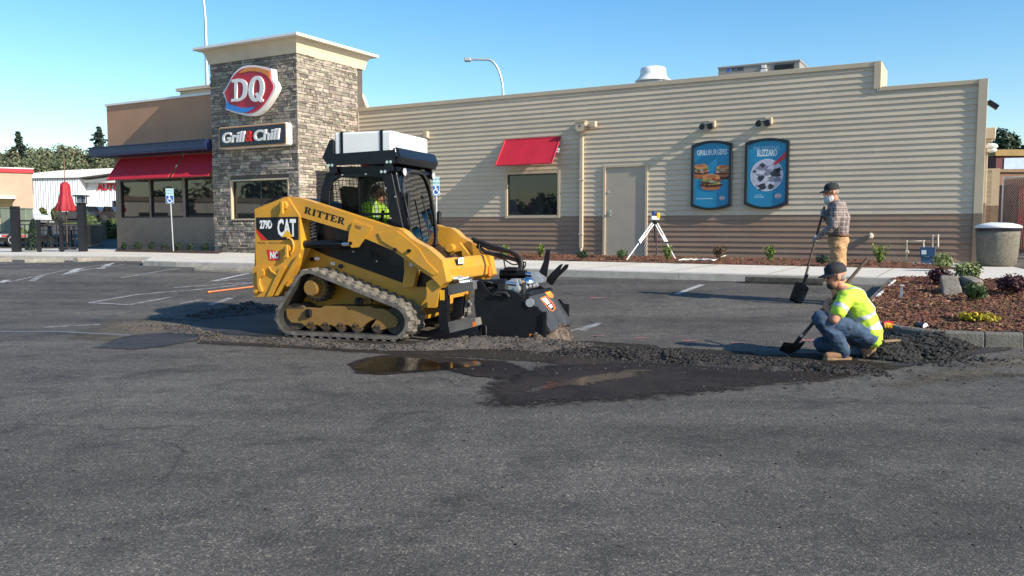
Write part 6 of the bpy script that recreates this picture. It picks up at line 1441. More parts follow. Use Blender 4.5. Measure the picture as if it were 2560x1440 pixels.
# its shovel
tip = G(1989, 757, .004); sock = P(1900+302/2.77, 420+800/2.77, y0-.02); top = zs_(446, 268, .10)
shovel('dark flat shovel held upright by the standing man in plaid', top, sock, tip, True, .105, side=(-.55, -.85, .1))
ax = (sock-top).normalized()
def on_line(x, y): 
    p = P(1900+x/2.77, 420+y/2.77, y0); f_ = max(0, min(1, (top.z-p.z)/(top.z-sock.z))); return top.lerp(sock, f_)
for (x, y), wk in (((388, 492), 'wl'), ((436, 312), 'wr')):
    mb = MB(); hand(mb, on_line(x, y)-B0, ax, nd[wk][0], .018, 0, 1.25); mb.build('glove', mt['glove'], pw_)
# ---- crouching worker
y1_ = 8.45; zq8 = lambda x, y, dy=0: P(2000+x/4.8, 630+y/4.8, y1_+dy)
f0 = G(2105, 907); B1 = Vector((f0.x, f0.y, 0)); pc = person('man in yellow green reflective shirt, jeans and black cap crouching with a shovel', B1)
C = lambda x, y, dy=0: zq8(x, y, dy)-B1
an_l = C(530, 1215, -.13); an_r = C(815, 1190, .02)
nd = {'pel': (C(770, 990), (.125, .165)), 'sp1': (C(765, 870), (.12, .155)), 'sp2': (C(705, 715), (.125, .165)), 'sp3': (C(620, 555), (.105, .165)), 'nec': (C(490, 425), .056), 'hd': (C(440, 350), .062),
      'sl': (C(550, 565, -.175), .065), 'el': (C(410, 815, -.25), .046), 'wl': (C(310, 640, -.07), .033), 'sr': (C(540, 540, .175), .065), 'er': (C(360, 760, .24), .046), 'wr': (C(270, 700, .08), .033),
      'hl': (C(735, 985, -.10), .095), 'kl': (C(240, 800, -.16), .066), 'al': (an_l, .045), 'hr': (C(735, 1000, .10), .095), 'kr': (C(255, 1110, .16), .066), 'ar': (an_r, .045)}
mb = MB(); skin_mb(mb, nd, chain('pel', 'sp1', 'sp2', 'sp3', 'nec', 'hd')+chain('sp3', 'sl', 'el', 'wl')+chain('sp3', 'sr', 'er', 'wr')+chain('pel', 'hl', 'kl', 'al')+chain('pel', 'hr', 'kr', 'ar'), 0, 2, 'pel')
q, rot = head_mb(mb, C(418, 290), Vector((-1, -.05, -.16)), (-.12, 0, 1), 0, 1.02)
top = zq8(805, 85, .10); mid = zq8(300, 660, -.02)
bl = G(1972, 884, .03); so_ = P(1900+248/2.77, 420+1215/2.77, 8.42)
ax = (so_-top).normalized()
def on2(x, y): p = zq8(x, y, 0); f_ = (top.z-p.z)/(top.z-so_.z); return top.lerp(so_, f_)
hand(mb, on2(330, 620)-B1, ax, nd['wl'][0], .018, 0, 1.1); hand(mb, on2(255, 705)-B1, ax, nd['wr'][0], .018, 0, 1.1)
mb.build('body', MSK, pc)
shovel('long wooden handled shovel leaning on the crouching man', top, so_, bl, False, .115, curve=-.0, side=(0, -.2, 1))
# shirt with reflective bands, cut by distance along the spine and sleeve
s3, pe = nd['sp3'][0], nd['pel'][0]; spn = [nd[k][0] for k in ('pel', 'sp1', 'sp2', 'sp3')]
def band(p):
    sl_, el_ = nd['sl'][0], nd['el'][0]; d_ = el_-sl_; u = (p-sl_).dot(d_)/d_.length_squared; off = (p-sl_-d_*u).length
    if .05 < u and off < .125 and (p.y < s3.y-.13): return 1 if .36 < u < .54 else 0
    best = 0; acc = 0; bd_ = 9
    for a, b in zip(spn[:-1], spn[1:]):
        e = b-a; t_ = max(0, min(1, (p-a).dot(e)/e.length_squared)); dd = (a+e*t_-p).length
        if dd < bd_: bd_ = dd; best = acc+t_*e.length
        acc += e.length
    f_ = best/acc
    if .17 < f_ < .275 or .47 < f_ < .575: return 1
    ys = abs(p.y-s3.y)
    if f_ > .57 and .085 < ys < .125 and p.y < s3.y+.2: return 1
    return 0
sh = {k: (v[0], tuple(q+.022 for q in v[1]) if isinstance(v[1], tuple) else v[1]+.02) for k, v in nd.items() if k in ('pel', 'sp1', 'sp2', 'sp3', 'nec')}; sh['pel'] = (C(795, 960), (.145, .185)); sh['nec'] = (C(520, 452), .070); sh['hem'] = (C(835, 1030), (.105, .165))
sh['sl'] = (nd['sl'][0], .088); sh['ml'] = (nd['sl'][0].lerp(nd['el'][0], .60), .080); sh['sr'] = (nd['sr'][0], .088); sh['mr'] = (nd['sr'][0].lerp(nd['er'][0], .58), .078)
mb = MB(); skin_mb(mb, sh, chain('hem', 'pel', 'sp1', 'sp2', 'sp3', 'nec')+chain('sp3', 'sl', 'ml')+chain('sp3', 'sr', 'mr'), 0, 4, 'sp1', band, .011, .010); mb.build('shirt', [mt['lime'], mt['reflect']], pc)
tp = grow(nd, ['pel', 'hl', 'kl', 'al', 'hr', 'kr', 'ar'], .016); tp['al'] = (nd['kl'][0].lerp(an_l, .93), .078); tp['ar'] = (nd['kr'][0].lerp(an_r, .85), .074)
tp['ml'] = (nd['kl'][0].lerp(an_l, .5)+Vector((.02, 0, 0)), .086); tp['mr'] = (nd['kr'][0].lerp(an_r, .5), .080); tp['tl'] = (nd['hl'][0].lerp(nd['kl'][0], .5)+Vector((0, 0, .01)), .102); tp['tr'] = (nd['hr'][0].lerp(nd['kr'][0], .5), .10)
mb = MB(); skin_mb(mb, tp, chain('pel', 'hl', 'tl', 'kl', 'ml', 'al')+chain('pel', 'hr', 'tr', 'kr', 'mr', 'ar'), 0, 2, 'pel', None, .0115, .011, ws=12); mb.build('jeans', mt['denim'], pc)
h_ = C(605, 1335, -.13); t_ = C(275, 1335, -.15); h_.z = gz(0, 0)+.015; t_.z = .015
boot('boot', an_l, t_, h_, pc)
hh_ = C(905, 1140, -.02); tt_ = C(815, 1345, -.04); boot('boot', C(825, 1185, 0), tt_, hh_, pc, up=Vector((-1, 0, .3)))
cap_o = cap_mb(q, rot, 1, mt['cap'], pc)
mb = MB(); mb.add([q(.093*math.cos(a), .002+.078*math.sin(a), z) for a in (-.55, -.25, .0) for z in (.066, .104)], [(0, 2, 3, 1), (2, 4, 5, 3)]); 
mb.add([q(.099*math.cos(a)+.001, .08*math.sin(a), z) for a in (-.9, -.5) for z in (.062, .10)], [(0, 2, 3, 1)]); mb.build('cap_patch', mt['glove'], cap_o)
mb = MB(); mb.ball(q(-.045, 0, -.012), .070, .081, .062, 14, 8, 0, rot); mb.build('hair', mt['hair_g'], pc)
mb = MB()
for s2 in (-1, 1): mb.ball(q(.083, s2*.036, .014), .014, .034, .022, 10, 6, 0, rot); mb.beam(q(.07, s2*.074, .018), q(-.01, s2*.083, .015), .006, .008)
mb.build('sunglasses', mt['decal_k'], pc)
mb = MB(); mb.ball(q(.045, 0, -.085), .050, .054, .045, 12, 8, 0, rot); mb.build('beard', M('dark_stubble', (.07, .045, .035), .8, var=.3, vs=40), pc)
# ---- loader operator
def K(x, y, Y): a, b = sk(*zc(x, y), 0); return Vector((a, Y, b))
op = thing('person', 'loader operator in a yellow green shirt and jeans seated inside the cab', 'person', skw(0, 0, 0), SKR)
nd = {'pel': (K(560, 1075, 0), (.115, .16)), 'wai': (K(575, 990, 0), (.11, .15)), 'che': (K(590, 900, 0), (.12, .17)), 'sho': (K(600, 825, 0), (.09, .16)), 'nec': (K(615, 760, 0), .055), 'hd': (K(625, 720, 0), .06),
      'sl': (K(600, 825, -.2), .06), 'el': (K(660, 960, -.28), .048), 'wl': (K(830, 960, -.31), .036), 'sr': (K(600, 825, .2), .06), 'er': (K(680, 960, .28), .048), 'wr': (K(850, 960, .31), .036),
      'hl': (K(590, 1085, -.1), .09), 'kl': (K(980, 1075, -.15), .07), 'al': (K(1030, 1290, -.15), .05), 'hr': (K(590, 1085, .1), .09), 'kr': (K(990, 1075, .15), .07), 'ar': (K(1040, 1290, .15), .05)}
eg = chain('pel', 'wai', 'che', 'sho', 'nec', 'hd')+chain('sho', 'sl', 'el', 'wl')+chain('sho', 'sr', 'er', 'wr')+chain('pel', 'hl', 'kl', 'al')+chain('pel', 'hr', 'kr', 'ar')
mb = MB(); skin_mb(mb, nd, eg, 0, 2, 'pel'); q, rot = head_mb(mb, K(640, 690, 0), (1, -.15, -.08), (0, 0, 1))
for k, s2 in (('wl', -1), ('wr', 1)): c_ = nd[k][0]+Vector((.08, -s2*.0, .01)); hand(mb, c_, (.1, 0, 1), nd[k][0], .02)
mb.build('body', MSK, op)
ext = [nd['pel'][0], nd['sho'][0]]
sh = grow(nd, ['pel', 'wai', 'che', 'sho', 'nec', 'sl', 'el', 'wl', 'sr', 'er', 'wr'], .022)
def band2(p): f_ = (p.z-ext[0].z)/(ext[1].z-ext[0].z); return 1 if (.18 < f_ < .32 or (f_ > .4 and .09 < abs(p.y) < .13)) and abs(p.y) < .2 else 0
mb = MB(); skin_mb(mb, sh, chain('pel', 'wai', 'che', 'sho', 'nec')+chain('sho', 'sl', 'el', 'wl')+chain('sho', 'sr', 'er', 'wr'), 0, 3, 'pel', band2); mb.build('shirt', [mt['lime'], mt['reflect']], op)
tp = grow(nd, ['pel', 'hl', 'kl', 'al', 'hr', 'kr', 'ar'], .02); mb = MB(); skin_mb(mb, tp, chain('pel', 'hl', 'kl', 'al')+chain('pel', 'hr', 'kr', 'ar'), 0, 2, 'pel'); mb.build('jeans', mt['denim'], op)
for k, s2 in (('al', -1), ('ar', 1)):
    a = nd[k][0]; boot('boot', a, a+Vector((.2, 0, -.09)), a+Vector((-.08, 0, -.09)), op)
mb = MB(); mb.ball(q(-.022, 0, .035), .092, .083, .095, 14, 10, 0, rot); mb.build('hair', M('dark_hair', (.035, .022, .016), .8, var=.3, vs=30), op)
mb = MB()
for s2 in (-1, 1): mb.ball(q(.083, s2*.036, .014), .012, .030, .018, 10, 6, 0, rot); mb.beam(q(.07, s2*.074, .018), q(-.01, s2*.083, .015), .006, .008)
mb.build('sunglasses', mt['decal_k'], op)
# ================================================================== plants
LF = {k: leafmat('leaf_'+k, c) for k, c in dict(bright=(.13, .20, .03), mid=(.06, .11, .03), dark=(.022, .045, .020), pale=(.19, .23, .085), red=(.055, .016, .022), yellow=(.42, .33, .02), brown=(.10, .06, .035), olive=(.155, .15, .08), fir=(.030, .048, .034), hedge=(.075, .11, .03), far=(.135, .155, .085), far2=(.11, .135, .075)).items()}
TWIG = M('twig', (.10, .07, .04), .9)
def shrub(name, p, w_, h_, kind, label, n=260, size=.035, seed=1, group=None, cat='shrub', clumps=7, flat=False):
    rnd = random.Random(seed); t = thing(name, label, cat, p, rnd.random()*6, group); mb = MB()
    for k in range(clumps):
        a = rnd.random()*6.28; q = rnd.random()**.5*w_*.32; zz = h_*(.35+.4*rnd.random())
        mb.leaves((q*math.cos(a), q*math.sin(a), zz), (w_*.30, w_*.30, h_*.34), n//clumps, size, rnd, 0, .2)
    if not flat: mb.leaves((0, 0, h_*.55), (w_*.46, w_*.46, h_*.46), n//3, size, rnd, 0, .6)
    mb.build('foliage', LF[kind], t)
    mb = MB()
    for k in range(6):
        a = rnd.random()*6.28; mb.tube([(0, 0, -.02), (math.cos(a)*w_*.15, math.sin(a)*w_*.15, h_*.35), (math.cos(a)*w_*.3, math.sin(a)*w_*.3, h_*.75)], [.008, .006, .003], 5)
    mb.build('stem', TWIG, t); return t
def upright(name, p, w_, h_, kind, label, seed=1, group=None):
    rnd = random.Random(seed); t = thing(name, label, 'shrub', p, 0, group); mb = MB(); st = MB()
    for k in range(22):
        a = rnd.random()*6.28; sp_ = rnd.random()*w_*.55; tip = Vector((math.cos(a)*sp_, math.sin(a)*sp_, h_*(.65+.4*rnd.random()))); st.tube([(0, 0, 0), tip*.5, tip], [.006, .004, .002], 4)
        for j in range(11):
            f_ = .2+.8*j/10; mb.leaves(tip*f_, (.025, .025, .025), 2, .028, rnd, 0, .2, .45)
    mb.build('foliage', LF[kind], t); st.build('stem', TWIG, t); return t
S_ = lambda x, y: PZ(x, y, SLAB+.05)
upright('young_shrub', S_(1350, 644), .30, .34, 'bright', 'small yellow green shrub in the mulch left of the downpipe', 1)
upright('young_shrub', S_(1259, 646), .28, .32, 'bright', 'small yellow green shrub partly behind the black hoses', 2)
shrub('low_shrub', S_(1455, 648), .34, .22, 'dark', 'low dark green shrub at the foot of the downpipe', 220, .03, 3)
shrub('young_shrub', S_(1556, 648), .34, .26, 'mid', 'small green shrub in front of the tan door', 200, .03, 4)
upright('young_shrub', S_(1669, 651), .26, .34, 'bright', 'small green shrub behind the right tripod leg', 5)
shrub('brown_shrub', S_(1800, 652), .30, .36, 'brown', 'brownish dry shrub at the end of the white plastic sheet', 260, .03, 6)
upright('young_shrub', S_(1926, 654), .34, .36, 'bright', 'bright green shrub below the two blue posters', 7)
shrub('low_shrub', S_(2056, 660), .36, .20, 'dark', 'low blue green shrub behind the legs of the standing man', 220, .03, 8)
upright('young_shrub', S_(2200, 661), .36, .42, 'bright', 'bright green shrub left of the blue gas meter', 9)
shrub('silver_shrub', S_(2352, 671), .42, .30, 'pale', 'pale green bushy shrub right of the blue gas meter', 420, .035, 10)
# left bed under the dining room windows
bed('planting_bed', [PZ(288, 629, SLAB), PZ(545, 634.5, SLAB), wq(-TW-.05, LY-.01), wq(LX, LY-.01)], mt['dirt'], 13, 'dark soil strip below the dining room windows', 300, .03)
names = ['first small dark shrub from the left end of the dining room wall', 'second small dark shrub from the left end of the dining room wall', 'third small dark shrub from the left end of the dining room wall', 'small dark shrub just left of the blue parking sign post', 'small dark shrub just right of the blue parking sign post', 'second small dark shrub from the stone tower', 'small dark shrub nearest to the stone tower']
for i, x in enumerate((312, 346, 380, 411, 446, 477, 511)):
    shrub('small_shrub', PZ(x, 625+ (x-312)*.018, SLAB+.02), .26, .30, 'dark', names[i], 200, .028, 30+i, 'small shrubs under the dining room windows')
# island plants
I_ = lambda x, y: (lambda p: Vector((p.x, p.y, mulch_z(p.x, p.y)-.01)))(G(x, y, KH+.02))
shrub('barberry', I_(2352, 712), .36, .28, 'red', 'dark red leafed shrub behind the tilted flat rock', 520, .026, 41)
shrub('silver_shrub', I_(2414, 703), .42, .30, 'pale', 'pale green shrub behind the two rocks', 420, .03, 42)
shrub('barberry', I_(2528, 738), .42, .30, 'red', 'dark red leafed shrub near the right picture edge', 620, .026, 43)
shrub('green_shrub', I_(2436, 757), .26, .26, 'mid', 'small leafy green shrub in front of the upright rock', 420, .022, 44)
shrub('heather', I_(2445, 797), .52, .12, 'yellow', 'low spreading yellow plant in the bark mulch', 520, .026, 45, flat=True, clumps=9)
mt['rockm'] = M('granite_rock', (.19, .165, .13), .85, var=.3, vs=10, bump=.7, bs=30, dust=.4, dcol=(.12, .11, .10), ds=6)
def rockslab(label, c, hx, hy, hz, rz, tilt, seed):
    t = thing('landscape_rock', label, 'rock', c, rz); rnd = random.Random(seed); mb = MB(); n = 14
    vs = []; rot = Matrix.Rotation(tilt, 3, 'X')
    for i in range(n+1):
        th = math.pi*i/n
        for j in range(20):
            a = 2*math.pi*j/20; d_ = Vector((math.sin(th)*math.cos(a), math.sin(th)*math.sin(a), math.cos(th)))
            p = Vector([math.copysign(abs(v)**.28, v) for v in d_]); p = Vector((p.x*hx, p.y*hy, p.z*hz)); p *= 1+.10*noise.noise(p*4+Vector((seed, 0, 0)))
            vs.append(rot @ p)
    mb.add(vs, [(i*20+j, (i+1)*20+j, (i+1)*20+(j+1) % 20, i*20+(j+1) % 20) for i in range(n) for j in range(20)], 0, True)
    mb.build('stone', mt['rockm'], t)
c_ = I_(2388, 738); rockslab('flat grey rock tilted on its edge in the bark mulch', c_+Vector((0, .12, .10)), .12, .26, .06, -.35, .55, 3)
c_ = I_(2438, 738); rockslab('blocky grey rock standing behind the small green shrub', c_+Vector((.02, .16, .11)), .10, .15, .13, .1, .2, 7)
a, b = I_(2252, 741), I_(2257, 736); t = thing('grey_stake', 'short grey stake standing in the bark mulch', 'stake', a); mb = MB(); mb.beam((0, 0, -.03), (.02, .03, .19), .03, .02); mb.build('shaft', mt['grey_metal'], t)
mb = MB(); mb.box(-.012, .045, -.005, .05, .185, .20); mb.build('stake_head', mt['grey_metal'], t)
a = I_(2290, 806); b = I_(2318, 812); d_ = (b-a).normalized(); t = thing('flashlight', 'dark blue torch with a white lens lying on the mulch', 'torch', a+Vector((0, 0, .035)))
mb = MB(); mb.lathe([(.0, 0), (.026, 0), (.028, .02), (.026, .06), (.030, .09), (.040, .12), (.042, .15), (.036, .152)], n=16, mp=lambda x, y, z: Vector((0, 0, 0))+Vector((-d_.y, d_.x, 0))*x+Vector((0, 0, 1))*y+d_*z, caps=False); mb.build('torch_body', M('blue_black_plastic', (.02, .03, .055), .35), t)
mb = MB(); mb.cyl(d_*.149, d_*.1495, .036, n=16); mb.build('lens', mt['decal_w'], t)
a = I_(2220, 806); t = thing('work_glove', 'crumpled red and yellow glove on the mulch behind the crouching man', 'glove', a)
mb = MB(); mb.ball((0, 0, .03), .05, .035, .025, 10, 6)
for k in range(5): mb.tube([(.02*k-.04, 0, .03), (.03*k-.06, -.05, .03), (.034*k-.068, -.09, .012)], .012, 7)
mb.build('fingers', mt['decal_y'], t); mb = MB(); mb.tube([(-.05, .01, .04), (.0, .03, .055), (.06, .01, .045)], .022, 8); mb.build('cuff', mt['decal_r'], t)
a, b = I_(2318, 813), I_(2350, 817); t = thing('wrist_strap', 'short black strap trailing from the torch on the mulch', 'strap', a); mb = MB(); mb.tube([(0, 0, .02), (b-a)*.4+Vector((0, .03, .03)), (b-a)*.8+Vector((0, -.02, .02)), (b-a)+Vector((0, .02, .015))], .012, 6); mb.build('webbing', mt['satin'], t)
a, b = G(2208, 853, .22), G(2248, 850, .22); t = thing('wood_scrap', 'pale flat scrap of wood lying on the black rubble', 'wood scrap', a); mb = MB(); mb.beam((0, 0, 0), b-a, .05, .015); o = mb.build('board', mt['sole'], t)
# orange pole
a, b = G(525, 731, .015), G(690, 711, .015); t = thing('orange_pole', 'thin orange pole lying on the asphalt behind the loader', 'pole', a); mb = MB(); mb.tube([(0, 0, .01), b-a+Vector((0, 0, .01))], .017, 10); mb.build('rod', mt['orange'], t); mb = MB(); mb.tube([(a-b).normalized()*.05+Vector((0, 0, .01)), (0, 0, .01)], .019, 10); mb.build('end_cap', mt['decal_o'], t)
# ================================================================== laser level on a tripod
A_ = S_(1638, 647); ap = P(1637, 552, A_.y); f1, f2, f3 = PZ(1563, 654, SLAB), PZ(1691, 652, SLAB), PZ(1643, 643, SLAB)
t = thing('laser_tripod', 'white legged survey tripod carrying a yellow laser level beside the door', 'tripod', A_); L_ = lambda p: Vector(p)-A_
for f_ in (f1, f2, f3):
    e = L_(f_); s_ = L_(ap); d_ = e-s_; sd = d_.cross(Vector((0, 1, 0))).normalized()*.03
    mm = 'decal_w' if f_ is not f3 else 'grey_metal'
    mb = MB()
    mb.beam(s_+sd*.9, s_+d_*.55+sd, .022, .03); mb.beam(s_-sd*.9, s_+d_*.55-sd, .022, .03); mb.beam(s_+d_*.35, s_+d_*.96, .032, .026)
    lg = mb.build('leg', mt[mm], t, .004)
    mb = MB(); mb.cyl(s_+d_*.96, e, .02, .006, 10); mb.beam(s_+d_*.52-sd*1.3, s_+d_*.56-sd*1.3+sd*2.6, .05, .04); mb.build('foot', mt['satin'], lg)
mb = MB(); c_ = L_(ap); mb.lathe([(.045, -.09), (.085, -.03), (.09, .0), (.05, .01)], c_, 16); mb.cyl(c_+Vector((0, 0, -.5)), c_, .018, n=10); mb.build('tripod_head', mt['satin'], t)
mb = MB(); mb.box(c_.x-.10, c_.x+.10, c_.y-.09, c_.y+.09, c_.z+.02, c_.z+.12); lv_ = mb.build('laser_body', mt['decal_w'], t, .02, 2); mb = MB(); mb.box(c_.x+.03, c_.x+.115, c_.y-.10, c_.y+.10, c_.z+.06, c_.z+.20); mb.build('yellow_guard', mt['decal_y'], lv_, .02, 2)
mb = MB(); mb.cyl(c_+Vector((-.02, 0, .11)), c_+Vector((-.02, 0, .24)), .06, .055, 16); mb.build('rotor_head', M('laser_blue', (.02, .05, .22), .3), lv_)
# white plastic sheeting
pts = [S_(1697, 655), S_(1740, 653), S_(1785, 655), S_(1815, 643)]; rnd = random.Random(3); mb = MB(); vs = []
for i in range(41):
    f_ = i/40*3; k = min(2, int(f_)); c_ = pts[k].lerp(pts[k+1], f_-k)
    for j in range(7):
        v = (j/6-.5)*.16; vs.append((c_.x+v*.3, c_.y+v, SLAB+.07+.05*max(0, noise.noise(Vector((i*.35, j*.6, 2))))+.05*math.cos(v*9)*(.6+.5*noise.noise(Vector((i*.2, 0, 5))))))
mb.add(vs, [(i*7+j, (i+1)*7+j, (i+1)*7+j+1, i*7+j+1) for i in range(40) for j in range(6)], 0, True)
o = mb.build('plastic_sheet', mt['decal_w']); tag(o, 'crumpled white plastic sheet lying on the mulch beside the tripod', 'plastic sheet'); so_ = o.modifiers.new('s', 'SOLIDIFY'); so_.thickness = .004
# ================================================================== gas meter
X, Z = wl(2320, 662, -.25); c_ = Vector((*W2(X, -.25), SLAB)); t = thing('gas_meter', 'blue gas meter with tan pipes against the brown siding', 'gas meter', c_, BR)
mm = lambda x, y: (lambda q: (q[0]-X, q[1]))(wl(x, y, -.25))
x0, z0 = mm(2300, 662); x1, z1_ = mm(2340, 618); mb = MB(); zm = z0+(z1_-z0)*.52; mb.box(x0, x1, -.12, .10, zm+.006, z1_); mb.box(x0+.02, x1-.02, -.10, .09, z0, zm-.006); mb.box(x0-.01, x1+.01, -.13, .11, zm-.012, zm+.012); mt['meter'] = M('meter_blue', (.035, .085, .17), .45, var=.15); b_ = mb.build('meter_body', mt['meter'], t, .025, 3)
mb = MB(); mb.box(x0+.03, x0+.13, -.128, -.121, z1_-.17, z1_-.07); mb.box(x0+.10, x0+.2, -.108, -.101, z0+.2, z0+.29); mb.build('dial_plate', mt['decal_w'], b_)
def pipe(pts, r_=.024): 
    mb = MB(); q = [Vector((mm(*p)[0], 0, mm(*p)[1])) for p in pts]; mb.tube(q, r_, 8)
    for p in q[1:-1]: mb.ball(p, r_*1.35, n=8, k=6)
    mb.build('pipe', mt['siding'], t)
pipe([(2266, 662), (2267, 604), (2309, 603), (2309, 620)]); pipe([(2331, 618), (2332, 590), (2345, 589), (2345, 618)], .022)
mb = MB(); a = mm(2268, 630); mb.box(a[0]-.04, a[0]+.04, -.05, .05, a[1]-.03, a[1]+.04); mb.build('valve', mt['siding'], t, .01)
# ================================================================== litter bin
c_ = PZ(2494, 668, SLAB); c_ = P(2494, 600, c_.y+.45); c_.z = SLAB; k_ = c_.y/2056; wd_ = 51*k_; t = thing('litter_bin', 'round pebble faced litter bin with a white lid by the building corner', 'litter bin', c_)
hh = (668-572)*k_; mb = MB(); mb.lathe([(wd_*.70, 0), (wd_*.76, .02), (wd_*.84, .05), (wd_*.90, hh*.35), (wd_*.95, hh*.8), (wd_*.96, hh*.93), (wd_*.9, hh*.93)], n=40)
mt['pebble'] = M('pebble_concrete', (.17, .15, .115), .85, var=.3, vs=20, bump=.9, bs=85, dust=.5, dcol=(.30, .27, .21), ds=45); mb.build('bin_body', mt['pebble'], t)
mb = MB(); mb.lathe([(wd_*.93, hh*.90), (wd_*.985, hh*.92), (wd_*.975, hh*.985), (wd_*.99, hh*1.02)], n=40); mb.build('bag_rim', M('black_bin_bag', (.012, .016, .03), .35, bump=.5, bs=12), t)
mb = MB(); mb.lathe([(wd_*1.02, hh*1.0), (wd_*1.03, hh*1.03), (wd_*.95, hh*1.07), (wd_*.6, hh*1.12), (wd_*.3, hh*1.14), (wd_*.28, hh*1.09)], n=40); mb.build('bin_lid', mt['white_metal'], t)
# ================================================================== parking signs
def pk_sign(base, ytop, xw, yh, label, lean=0):
    k_ = base.y/2056; t = thing('parking_sign', label, 'sign', base); hz = HC+(HOR-ytop)*k_-base.z; w_ = xw*k_/2; h_ = yh*k_
    mb = MB(); mb.tube([(0, 0, -.1), (lean, 0, hz-.02)], .022, 8); mb.build('post', mt['galv'], t)
    mb = MB(); mb.box(lean-w_, lean+w_, -.035, -.025, hz-h_, hz); pl_ = mb.build('plate', M('sign_pale_blue', (.42, .55, .60), .4), t, .003)
    mb = MB(); mb.box(lean-w_*.88, lean+w_*.88, -.038, -.0355, hz-h_*.97, hz-h_*.48); mb.build('blue_panel', M('sign_deep_blue', (.015, .10, .36), .4), pl_)
    mb = MB(); cz = hz-h_*.73; s_ = h_*.26; Y = -.041; cx = lean-.0
    wr_ = [(cx+s_*.62*math.cos(R(a)), cz-s_*.28+s_*.62*math.sin(R(a))) for a in range(100, 381, 20)]; wi = [(cx+s_*.46*math.cos(R(a)), cz-s_*.28+s_*.46*math.sin(R(a))) for a in range(100, 381, 20)]
    for i in range(len(wr_)-1): mb.add([(x, Y, z) for x, z in (wr_[i], wr_[i+1], wi[i+1], wi[i])], [(0, 1, 2, 3)])
    mb.add([(x, Y, z) for x, z in ell(cx-s_*.12, cz+s_*.78, s_*.16, s_*.16, 12)], [list(range(12))])
    for pl2 in ([(-.2, .6), (.0, .6), (.08, -.1), (-.12, -.1)], [(-.12, -.1), (-.12, .08), (.5, .08), (.5, -.1)], [(.34, .08), (.5, .08), (.78, -.62), (.62, -.68)], [(-.05, .42), (-.05, .28), (.42, .28), (.42, .42)], [(.62, -.68), (.66, -.54), (.95, -.5), (.95, -.62)]): mb.add([(cx+x*s_, Y-.0005, cz+z*s_) for x, z in pl2], [list(range(len(pl2)))])
    mb.build('wheelchair_symbol', mt['decal_w'], pl_)
    mb = MB(); text_mb(mb, 'RESERVED', h_*.15, lambda x, y, z: (lean+x, -.0365, hz-h_*.14+y), 0, 0, 0, 0, 0, 'CENTER', .72); text_mb(mb, 'PARKING', h_*.17, lambda x, y, z: (lean+x, -.0365, hz-h_*.33+y), 0, 0, 0, 0, 0, 'CENTER', .74); mb.build('sign_words', M('sign_green_ink', (.02, .22, .20), .5), pl_)
pk_sign(PZ(434, 631, SLAB), 472, 20, 37, 'blue wheelchair parking sign on a thin post before the dining room windows', -.06)
pk_sign(PZ(1092, 657, SLAB), 443, 17, 47, 'blue wheelchair parking sign seen past the right edge of the loader cab')
# ================================================================== street lamps
def street_lamp(px, y, ytop, arm_px, label):
    b_ = P(px, 500, y); b_.z = gz(b_.x, b_.y); k_ = y/2056; ht = HC+(HOR-ytop)*k_-b_.z; ar = (arm_px-px)*k_
    t = thing('street_lamp', label, 'street lamp', b_); pts = [(0, 0, 0), (0, 0, ht*.5), (0, 0, ht*.80)]
    for j in range(1, 9): a = math.pi/2*j/8; pts.append((ar*.42*(1-math.cos(a)), 0, ht*.80+(ht*.2)*math.sin(a)))
    pts.append((ar*.95, 0, ht*1.0)); mb = MB(); mb.tube(pts, [.12, .10, .08]+[.06]*8+[.05], 10); mb.build('pole', mt['galv'], t)
    mb = MB(); mb.box(min(ar*.86, ar*1.04), max(ar*.86, ar*1.04), -.15, .15, ht-.10, ht+.07); mb.build('lamp_head', mt['grey_metal'], t, .04, 2)
street_lamp(1258, 42, 156, 1166, 'grey street lamp with a curved arm behind the middle of the roof')
street_lamp(526, 40, -60, 440, 'tall grey street lamp rising behind the stone tower')
# ================================================================== patio at the left
blk = M('black_fence_metal', (.010, .011, .014), .5, var=.2)
FZ = SLAB
fp = [PZ(42, 630, FZ), PZ(99, 630, FZ), PZ(155, 629.5, FZ), PZ(208, 629, FZ), PZ(258, 613, FZ), PZ(296, 607, FZ)]
t = thing('patio_fence', 'low black metal picket fence round the patio', 'fence', fp[0]); k_ = fp[0].y/2056
def Lf(p): return Vector(p)-fp[0]
for i, p in enumerate(fp):
    mb = MB(); hh = 1.10 if i not in (0,) else 1.55; w_ = .05 if i else .11
    mb.box(*[v for c_ in (Lf(p).x, Lf(p).y) for v in (c_-w_, c_+w_)], -.02, hh)
    if i != 3: mb.build('post', blk, t)
for a, b in zip(fp[:-1], fp[1:]):
    mb = MB(); A, B = Lf(a), Lf(b); up = Vector((0, 0, 1)); mb.beam(A+up*1.06, B+up*1.06, .05, .05); mb.beam(A+up*.93, B+up*.93, .03, .03); mb.beam(A+up*.14, B+up*.14, .04, .04); n = int((B-A).length/.13)
    for j in range(1, n): q = A.lerp(B, j/n); mb.beam(q+up*.14, q+up*.93, .022, .022)
    mb.build('panel', blk, t)
c_ = fp[3]; t = thing('lantern_post', 'black patio post with a square lantern beside the red umbrella', 'lamp post', c_); hz = (629-510)*c_.y/2056
mb = MB(); mb.box(-.11, .11, -.11, .11, -.02, hz); mb.box(-.14, .14, -.14, .14, hz, hz+.04); mb.build('post', blk, t)
mb = MB(); mb.prism([(-.16, hz+.30), (.16, hz+.30), (.22, hz+.25), (-.22, hz+.25)], lambda a, b, q: (a, q, b), -.2, .2)
for sx_ in (-.12, .12):
    for sy_ in (-.12, .12): mb.beam((sx_, sy_, hz+.04), (sx_, sy_, hz+.26), .025, .025)
mb.build('lantern_frame', blk, t); mb = MB(); mb.box(-.10, .10, -.10, .10, hz+.05, hz+.24); mb.build('lantern_glass', M('lantern_glass', (.10, .14, .18), .2), t)
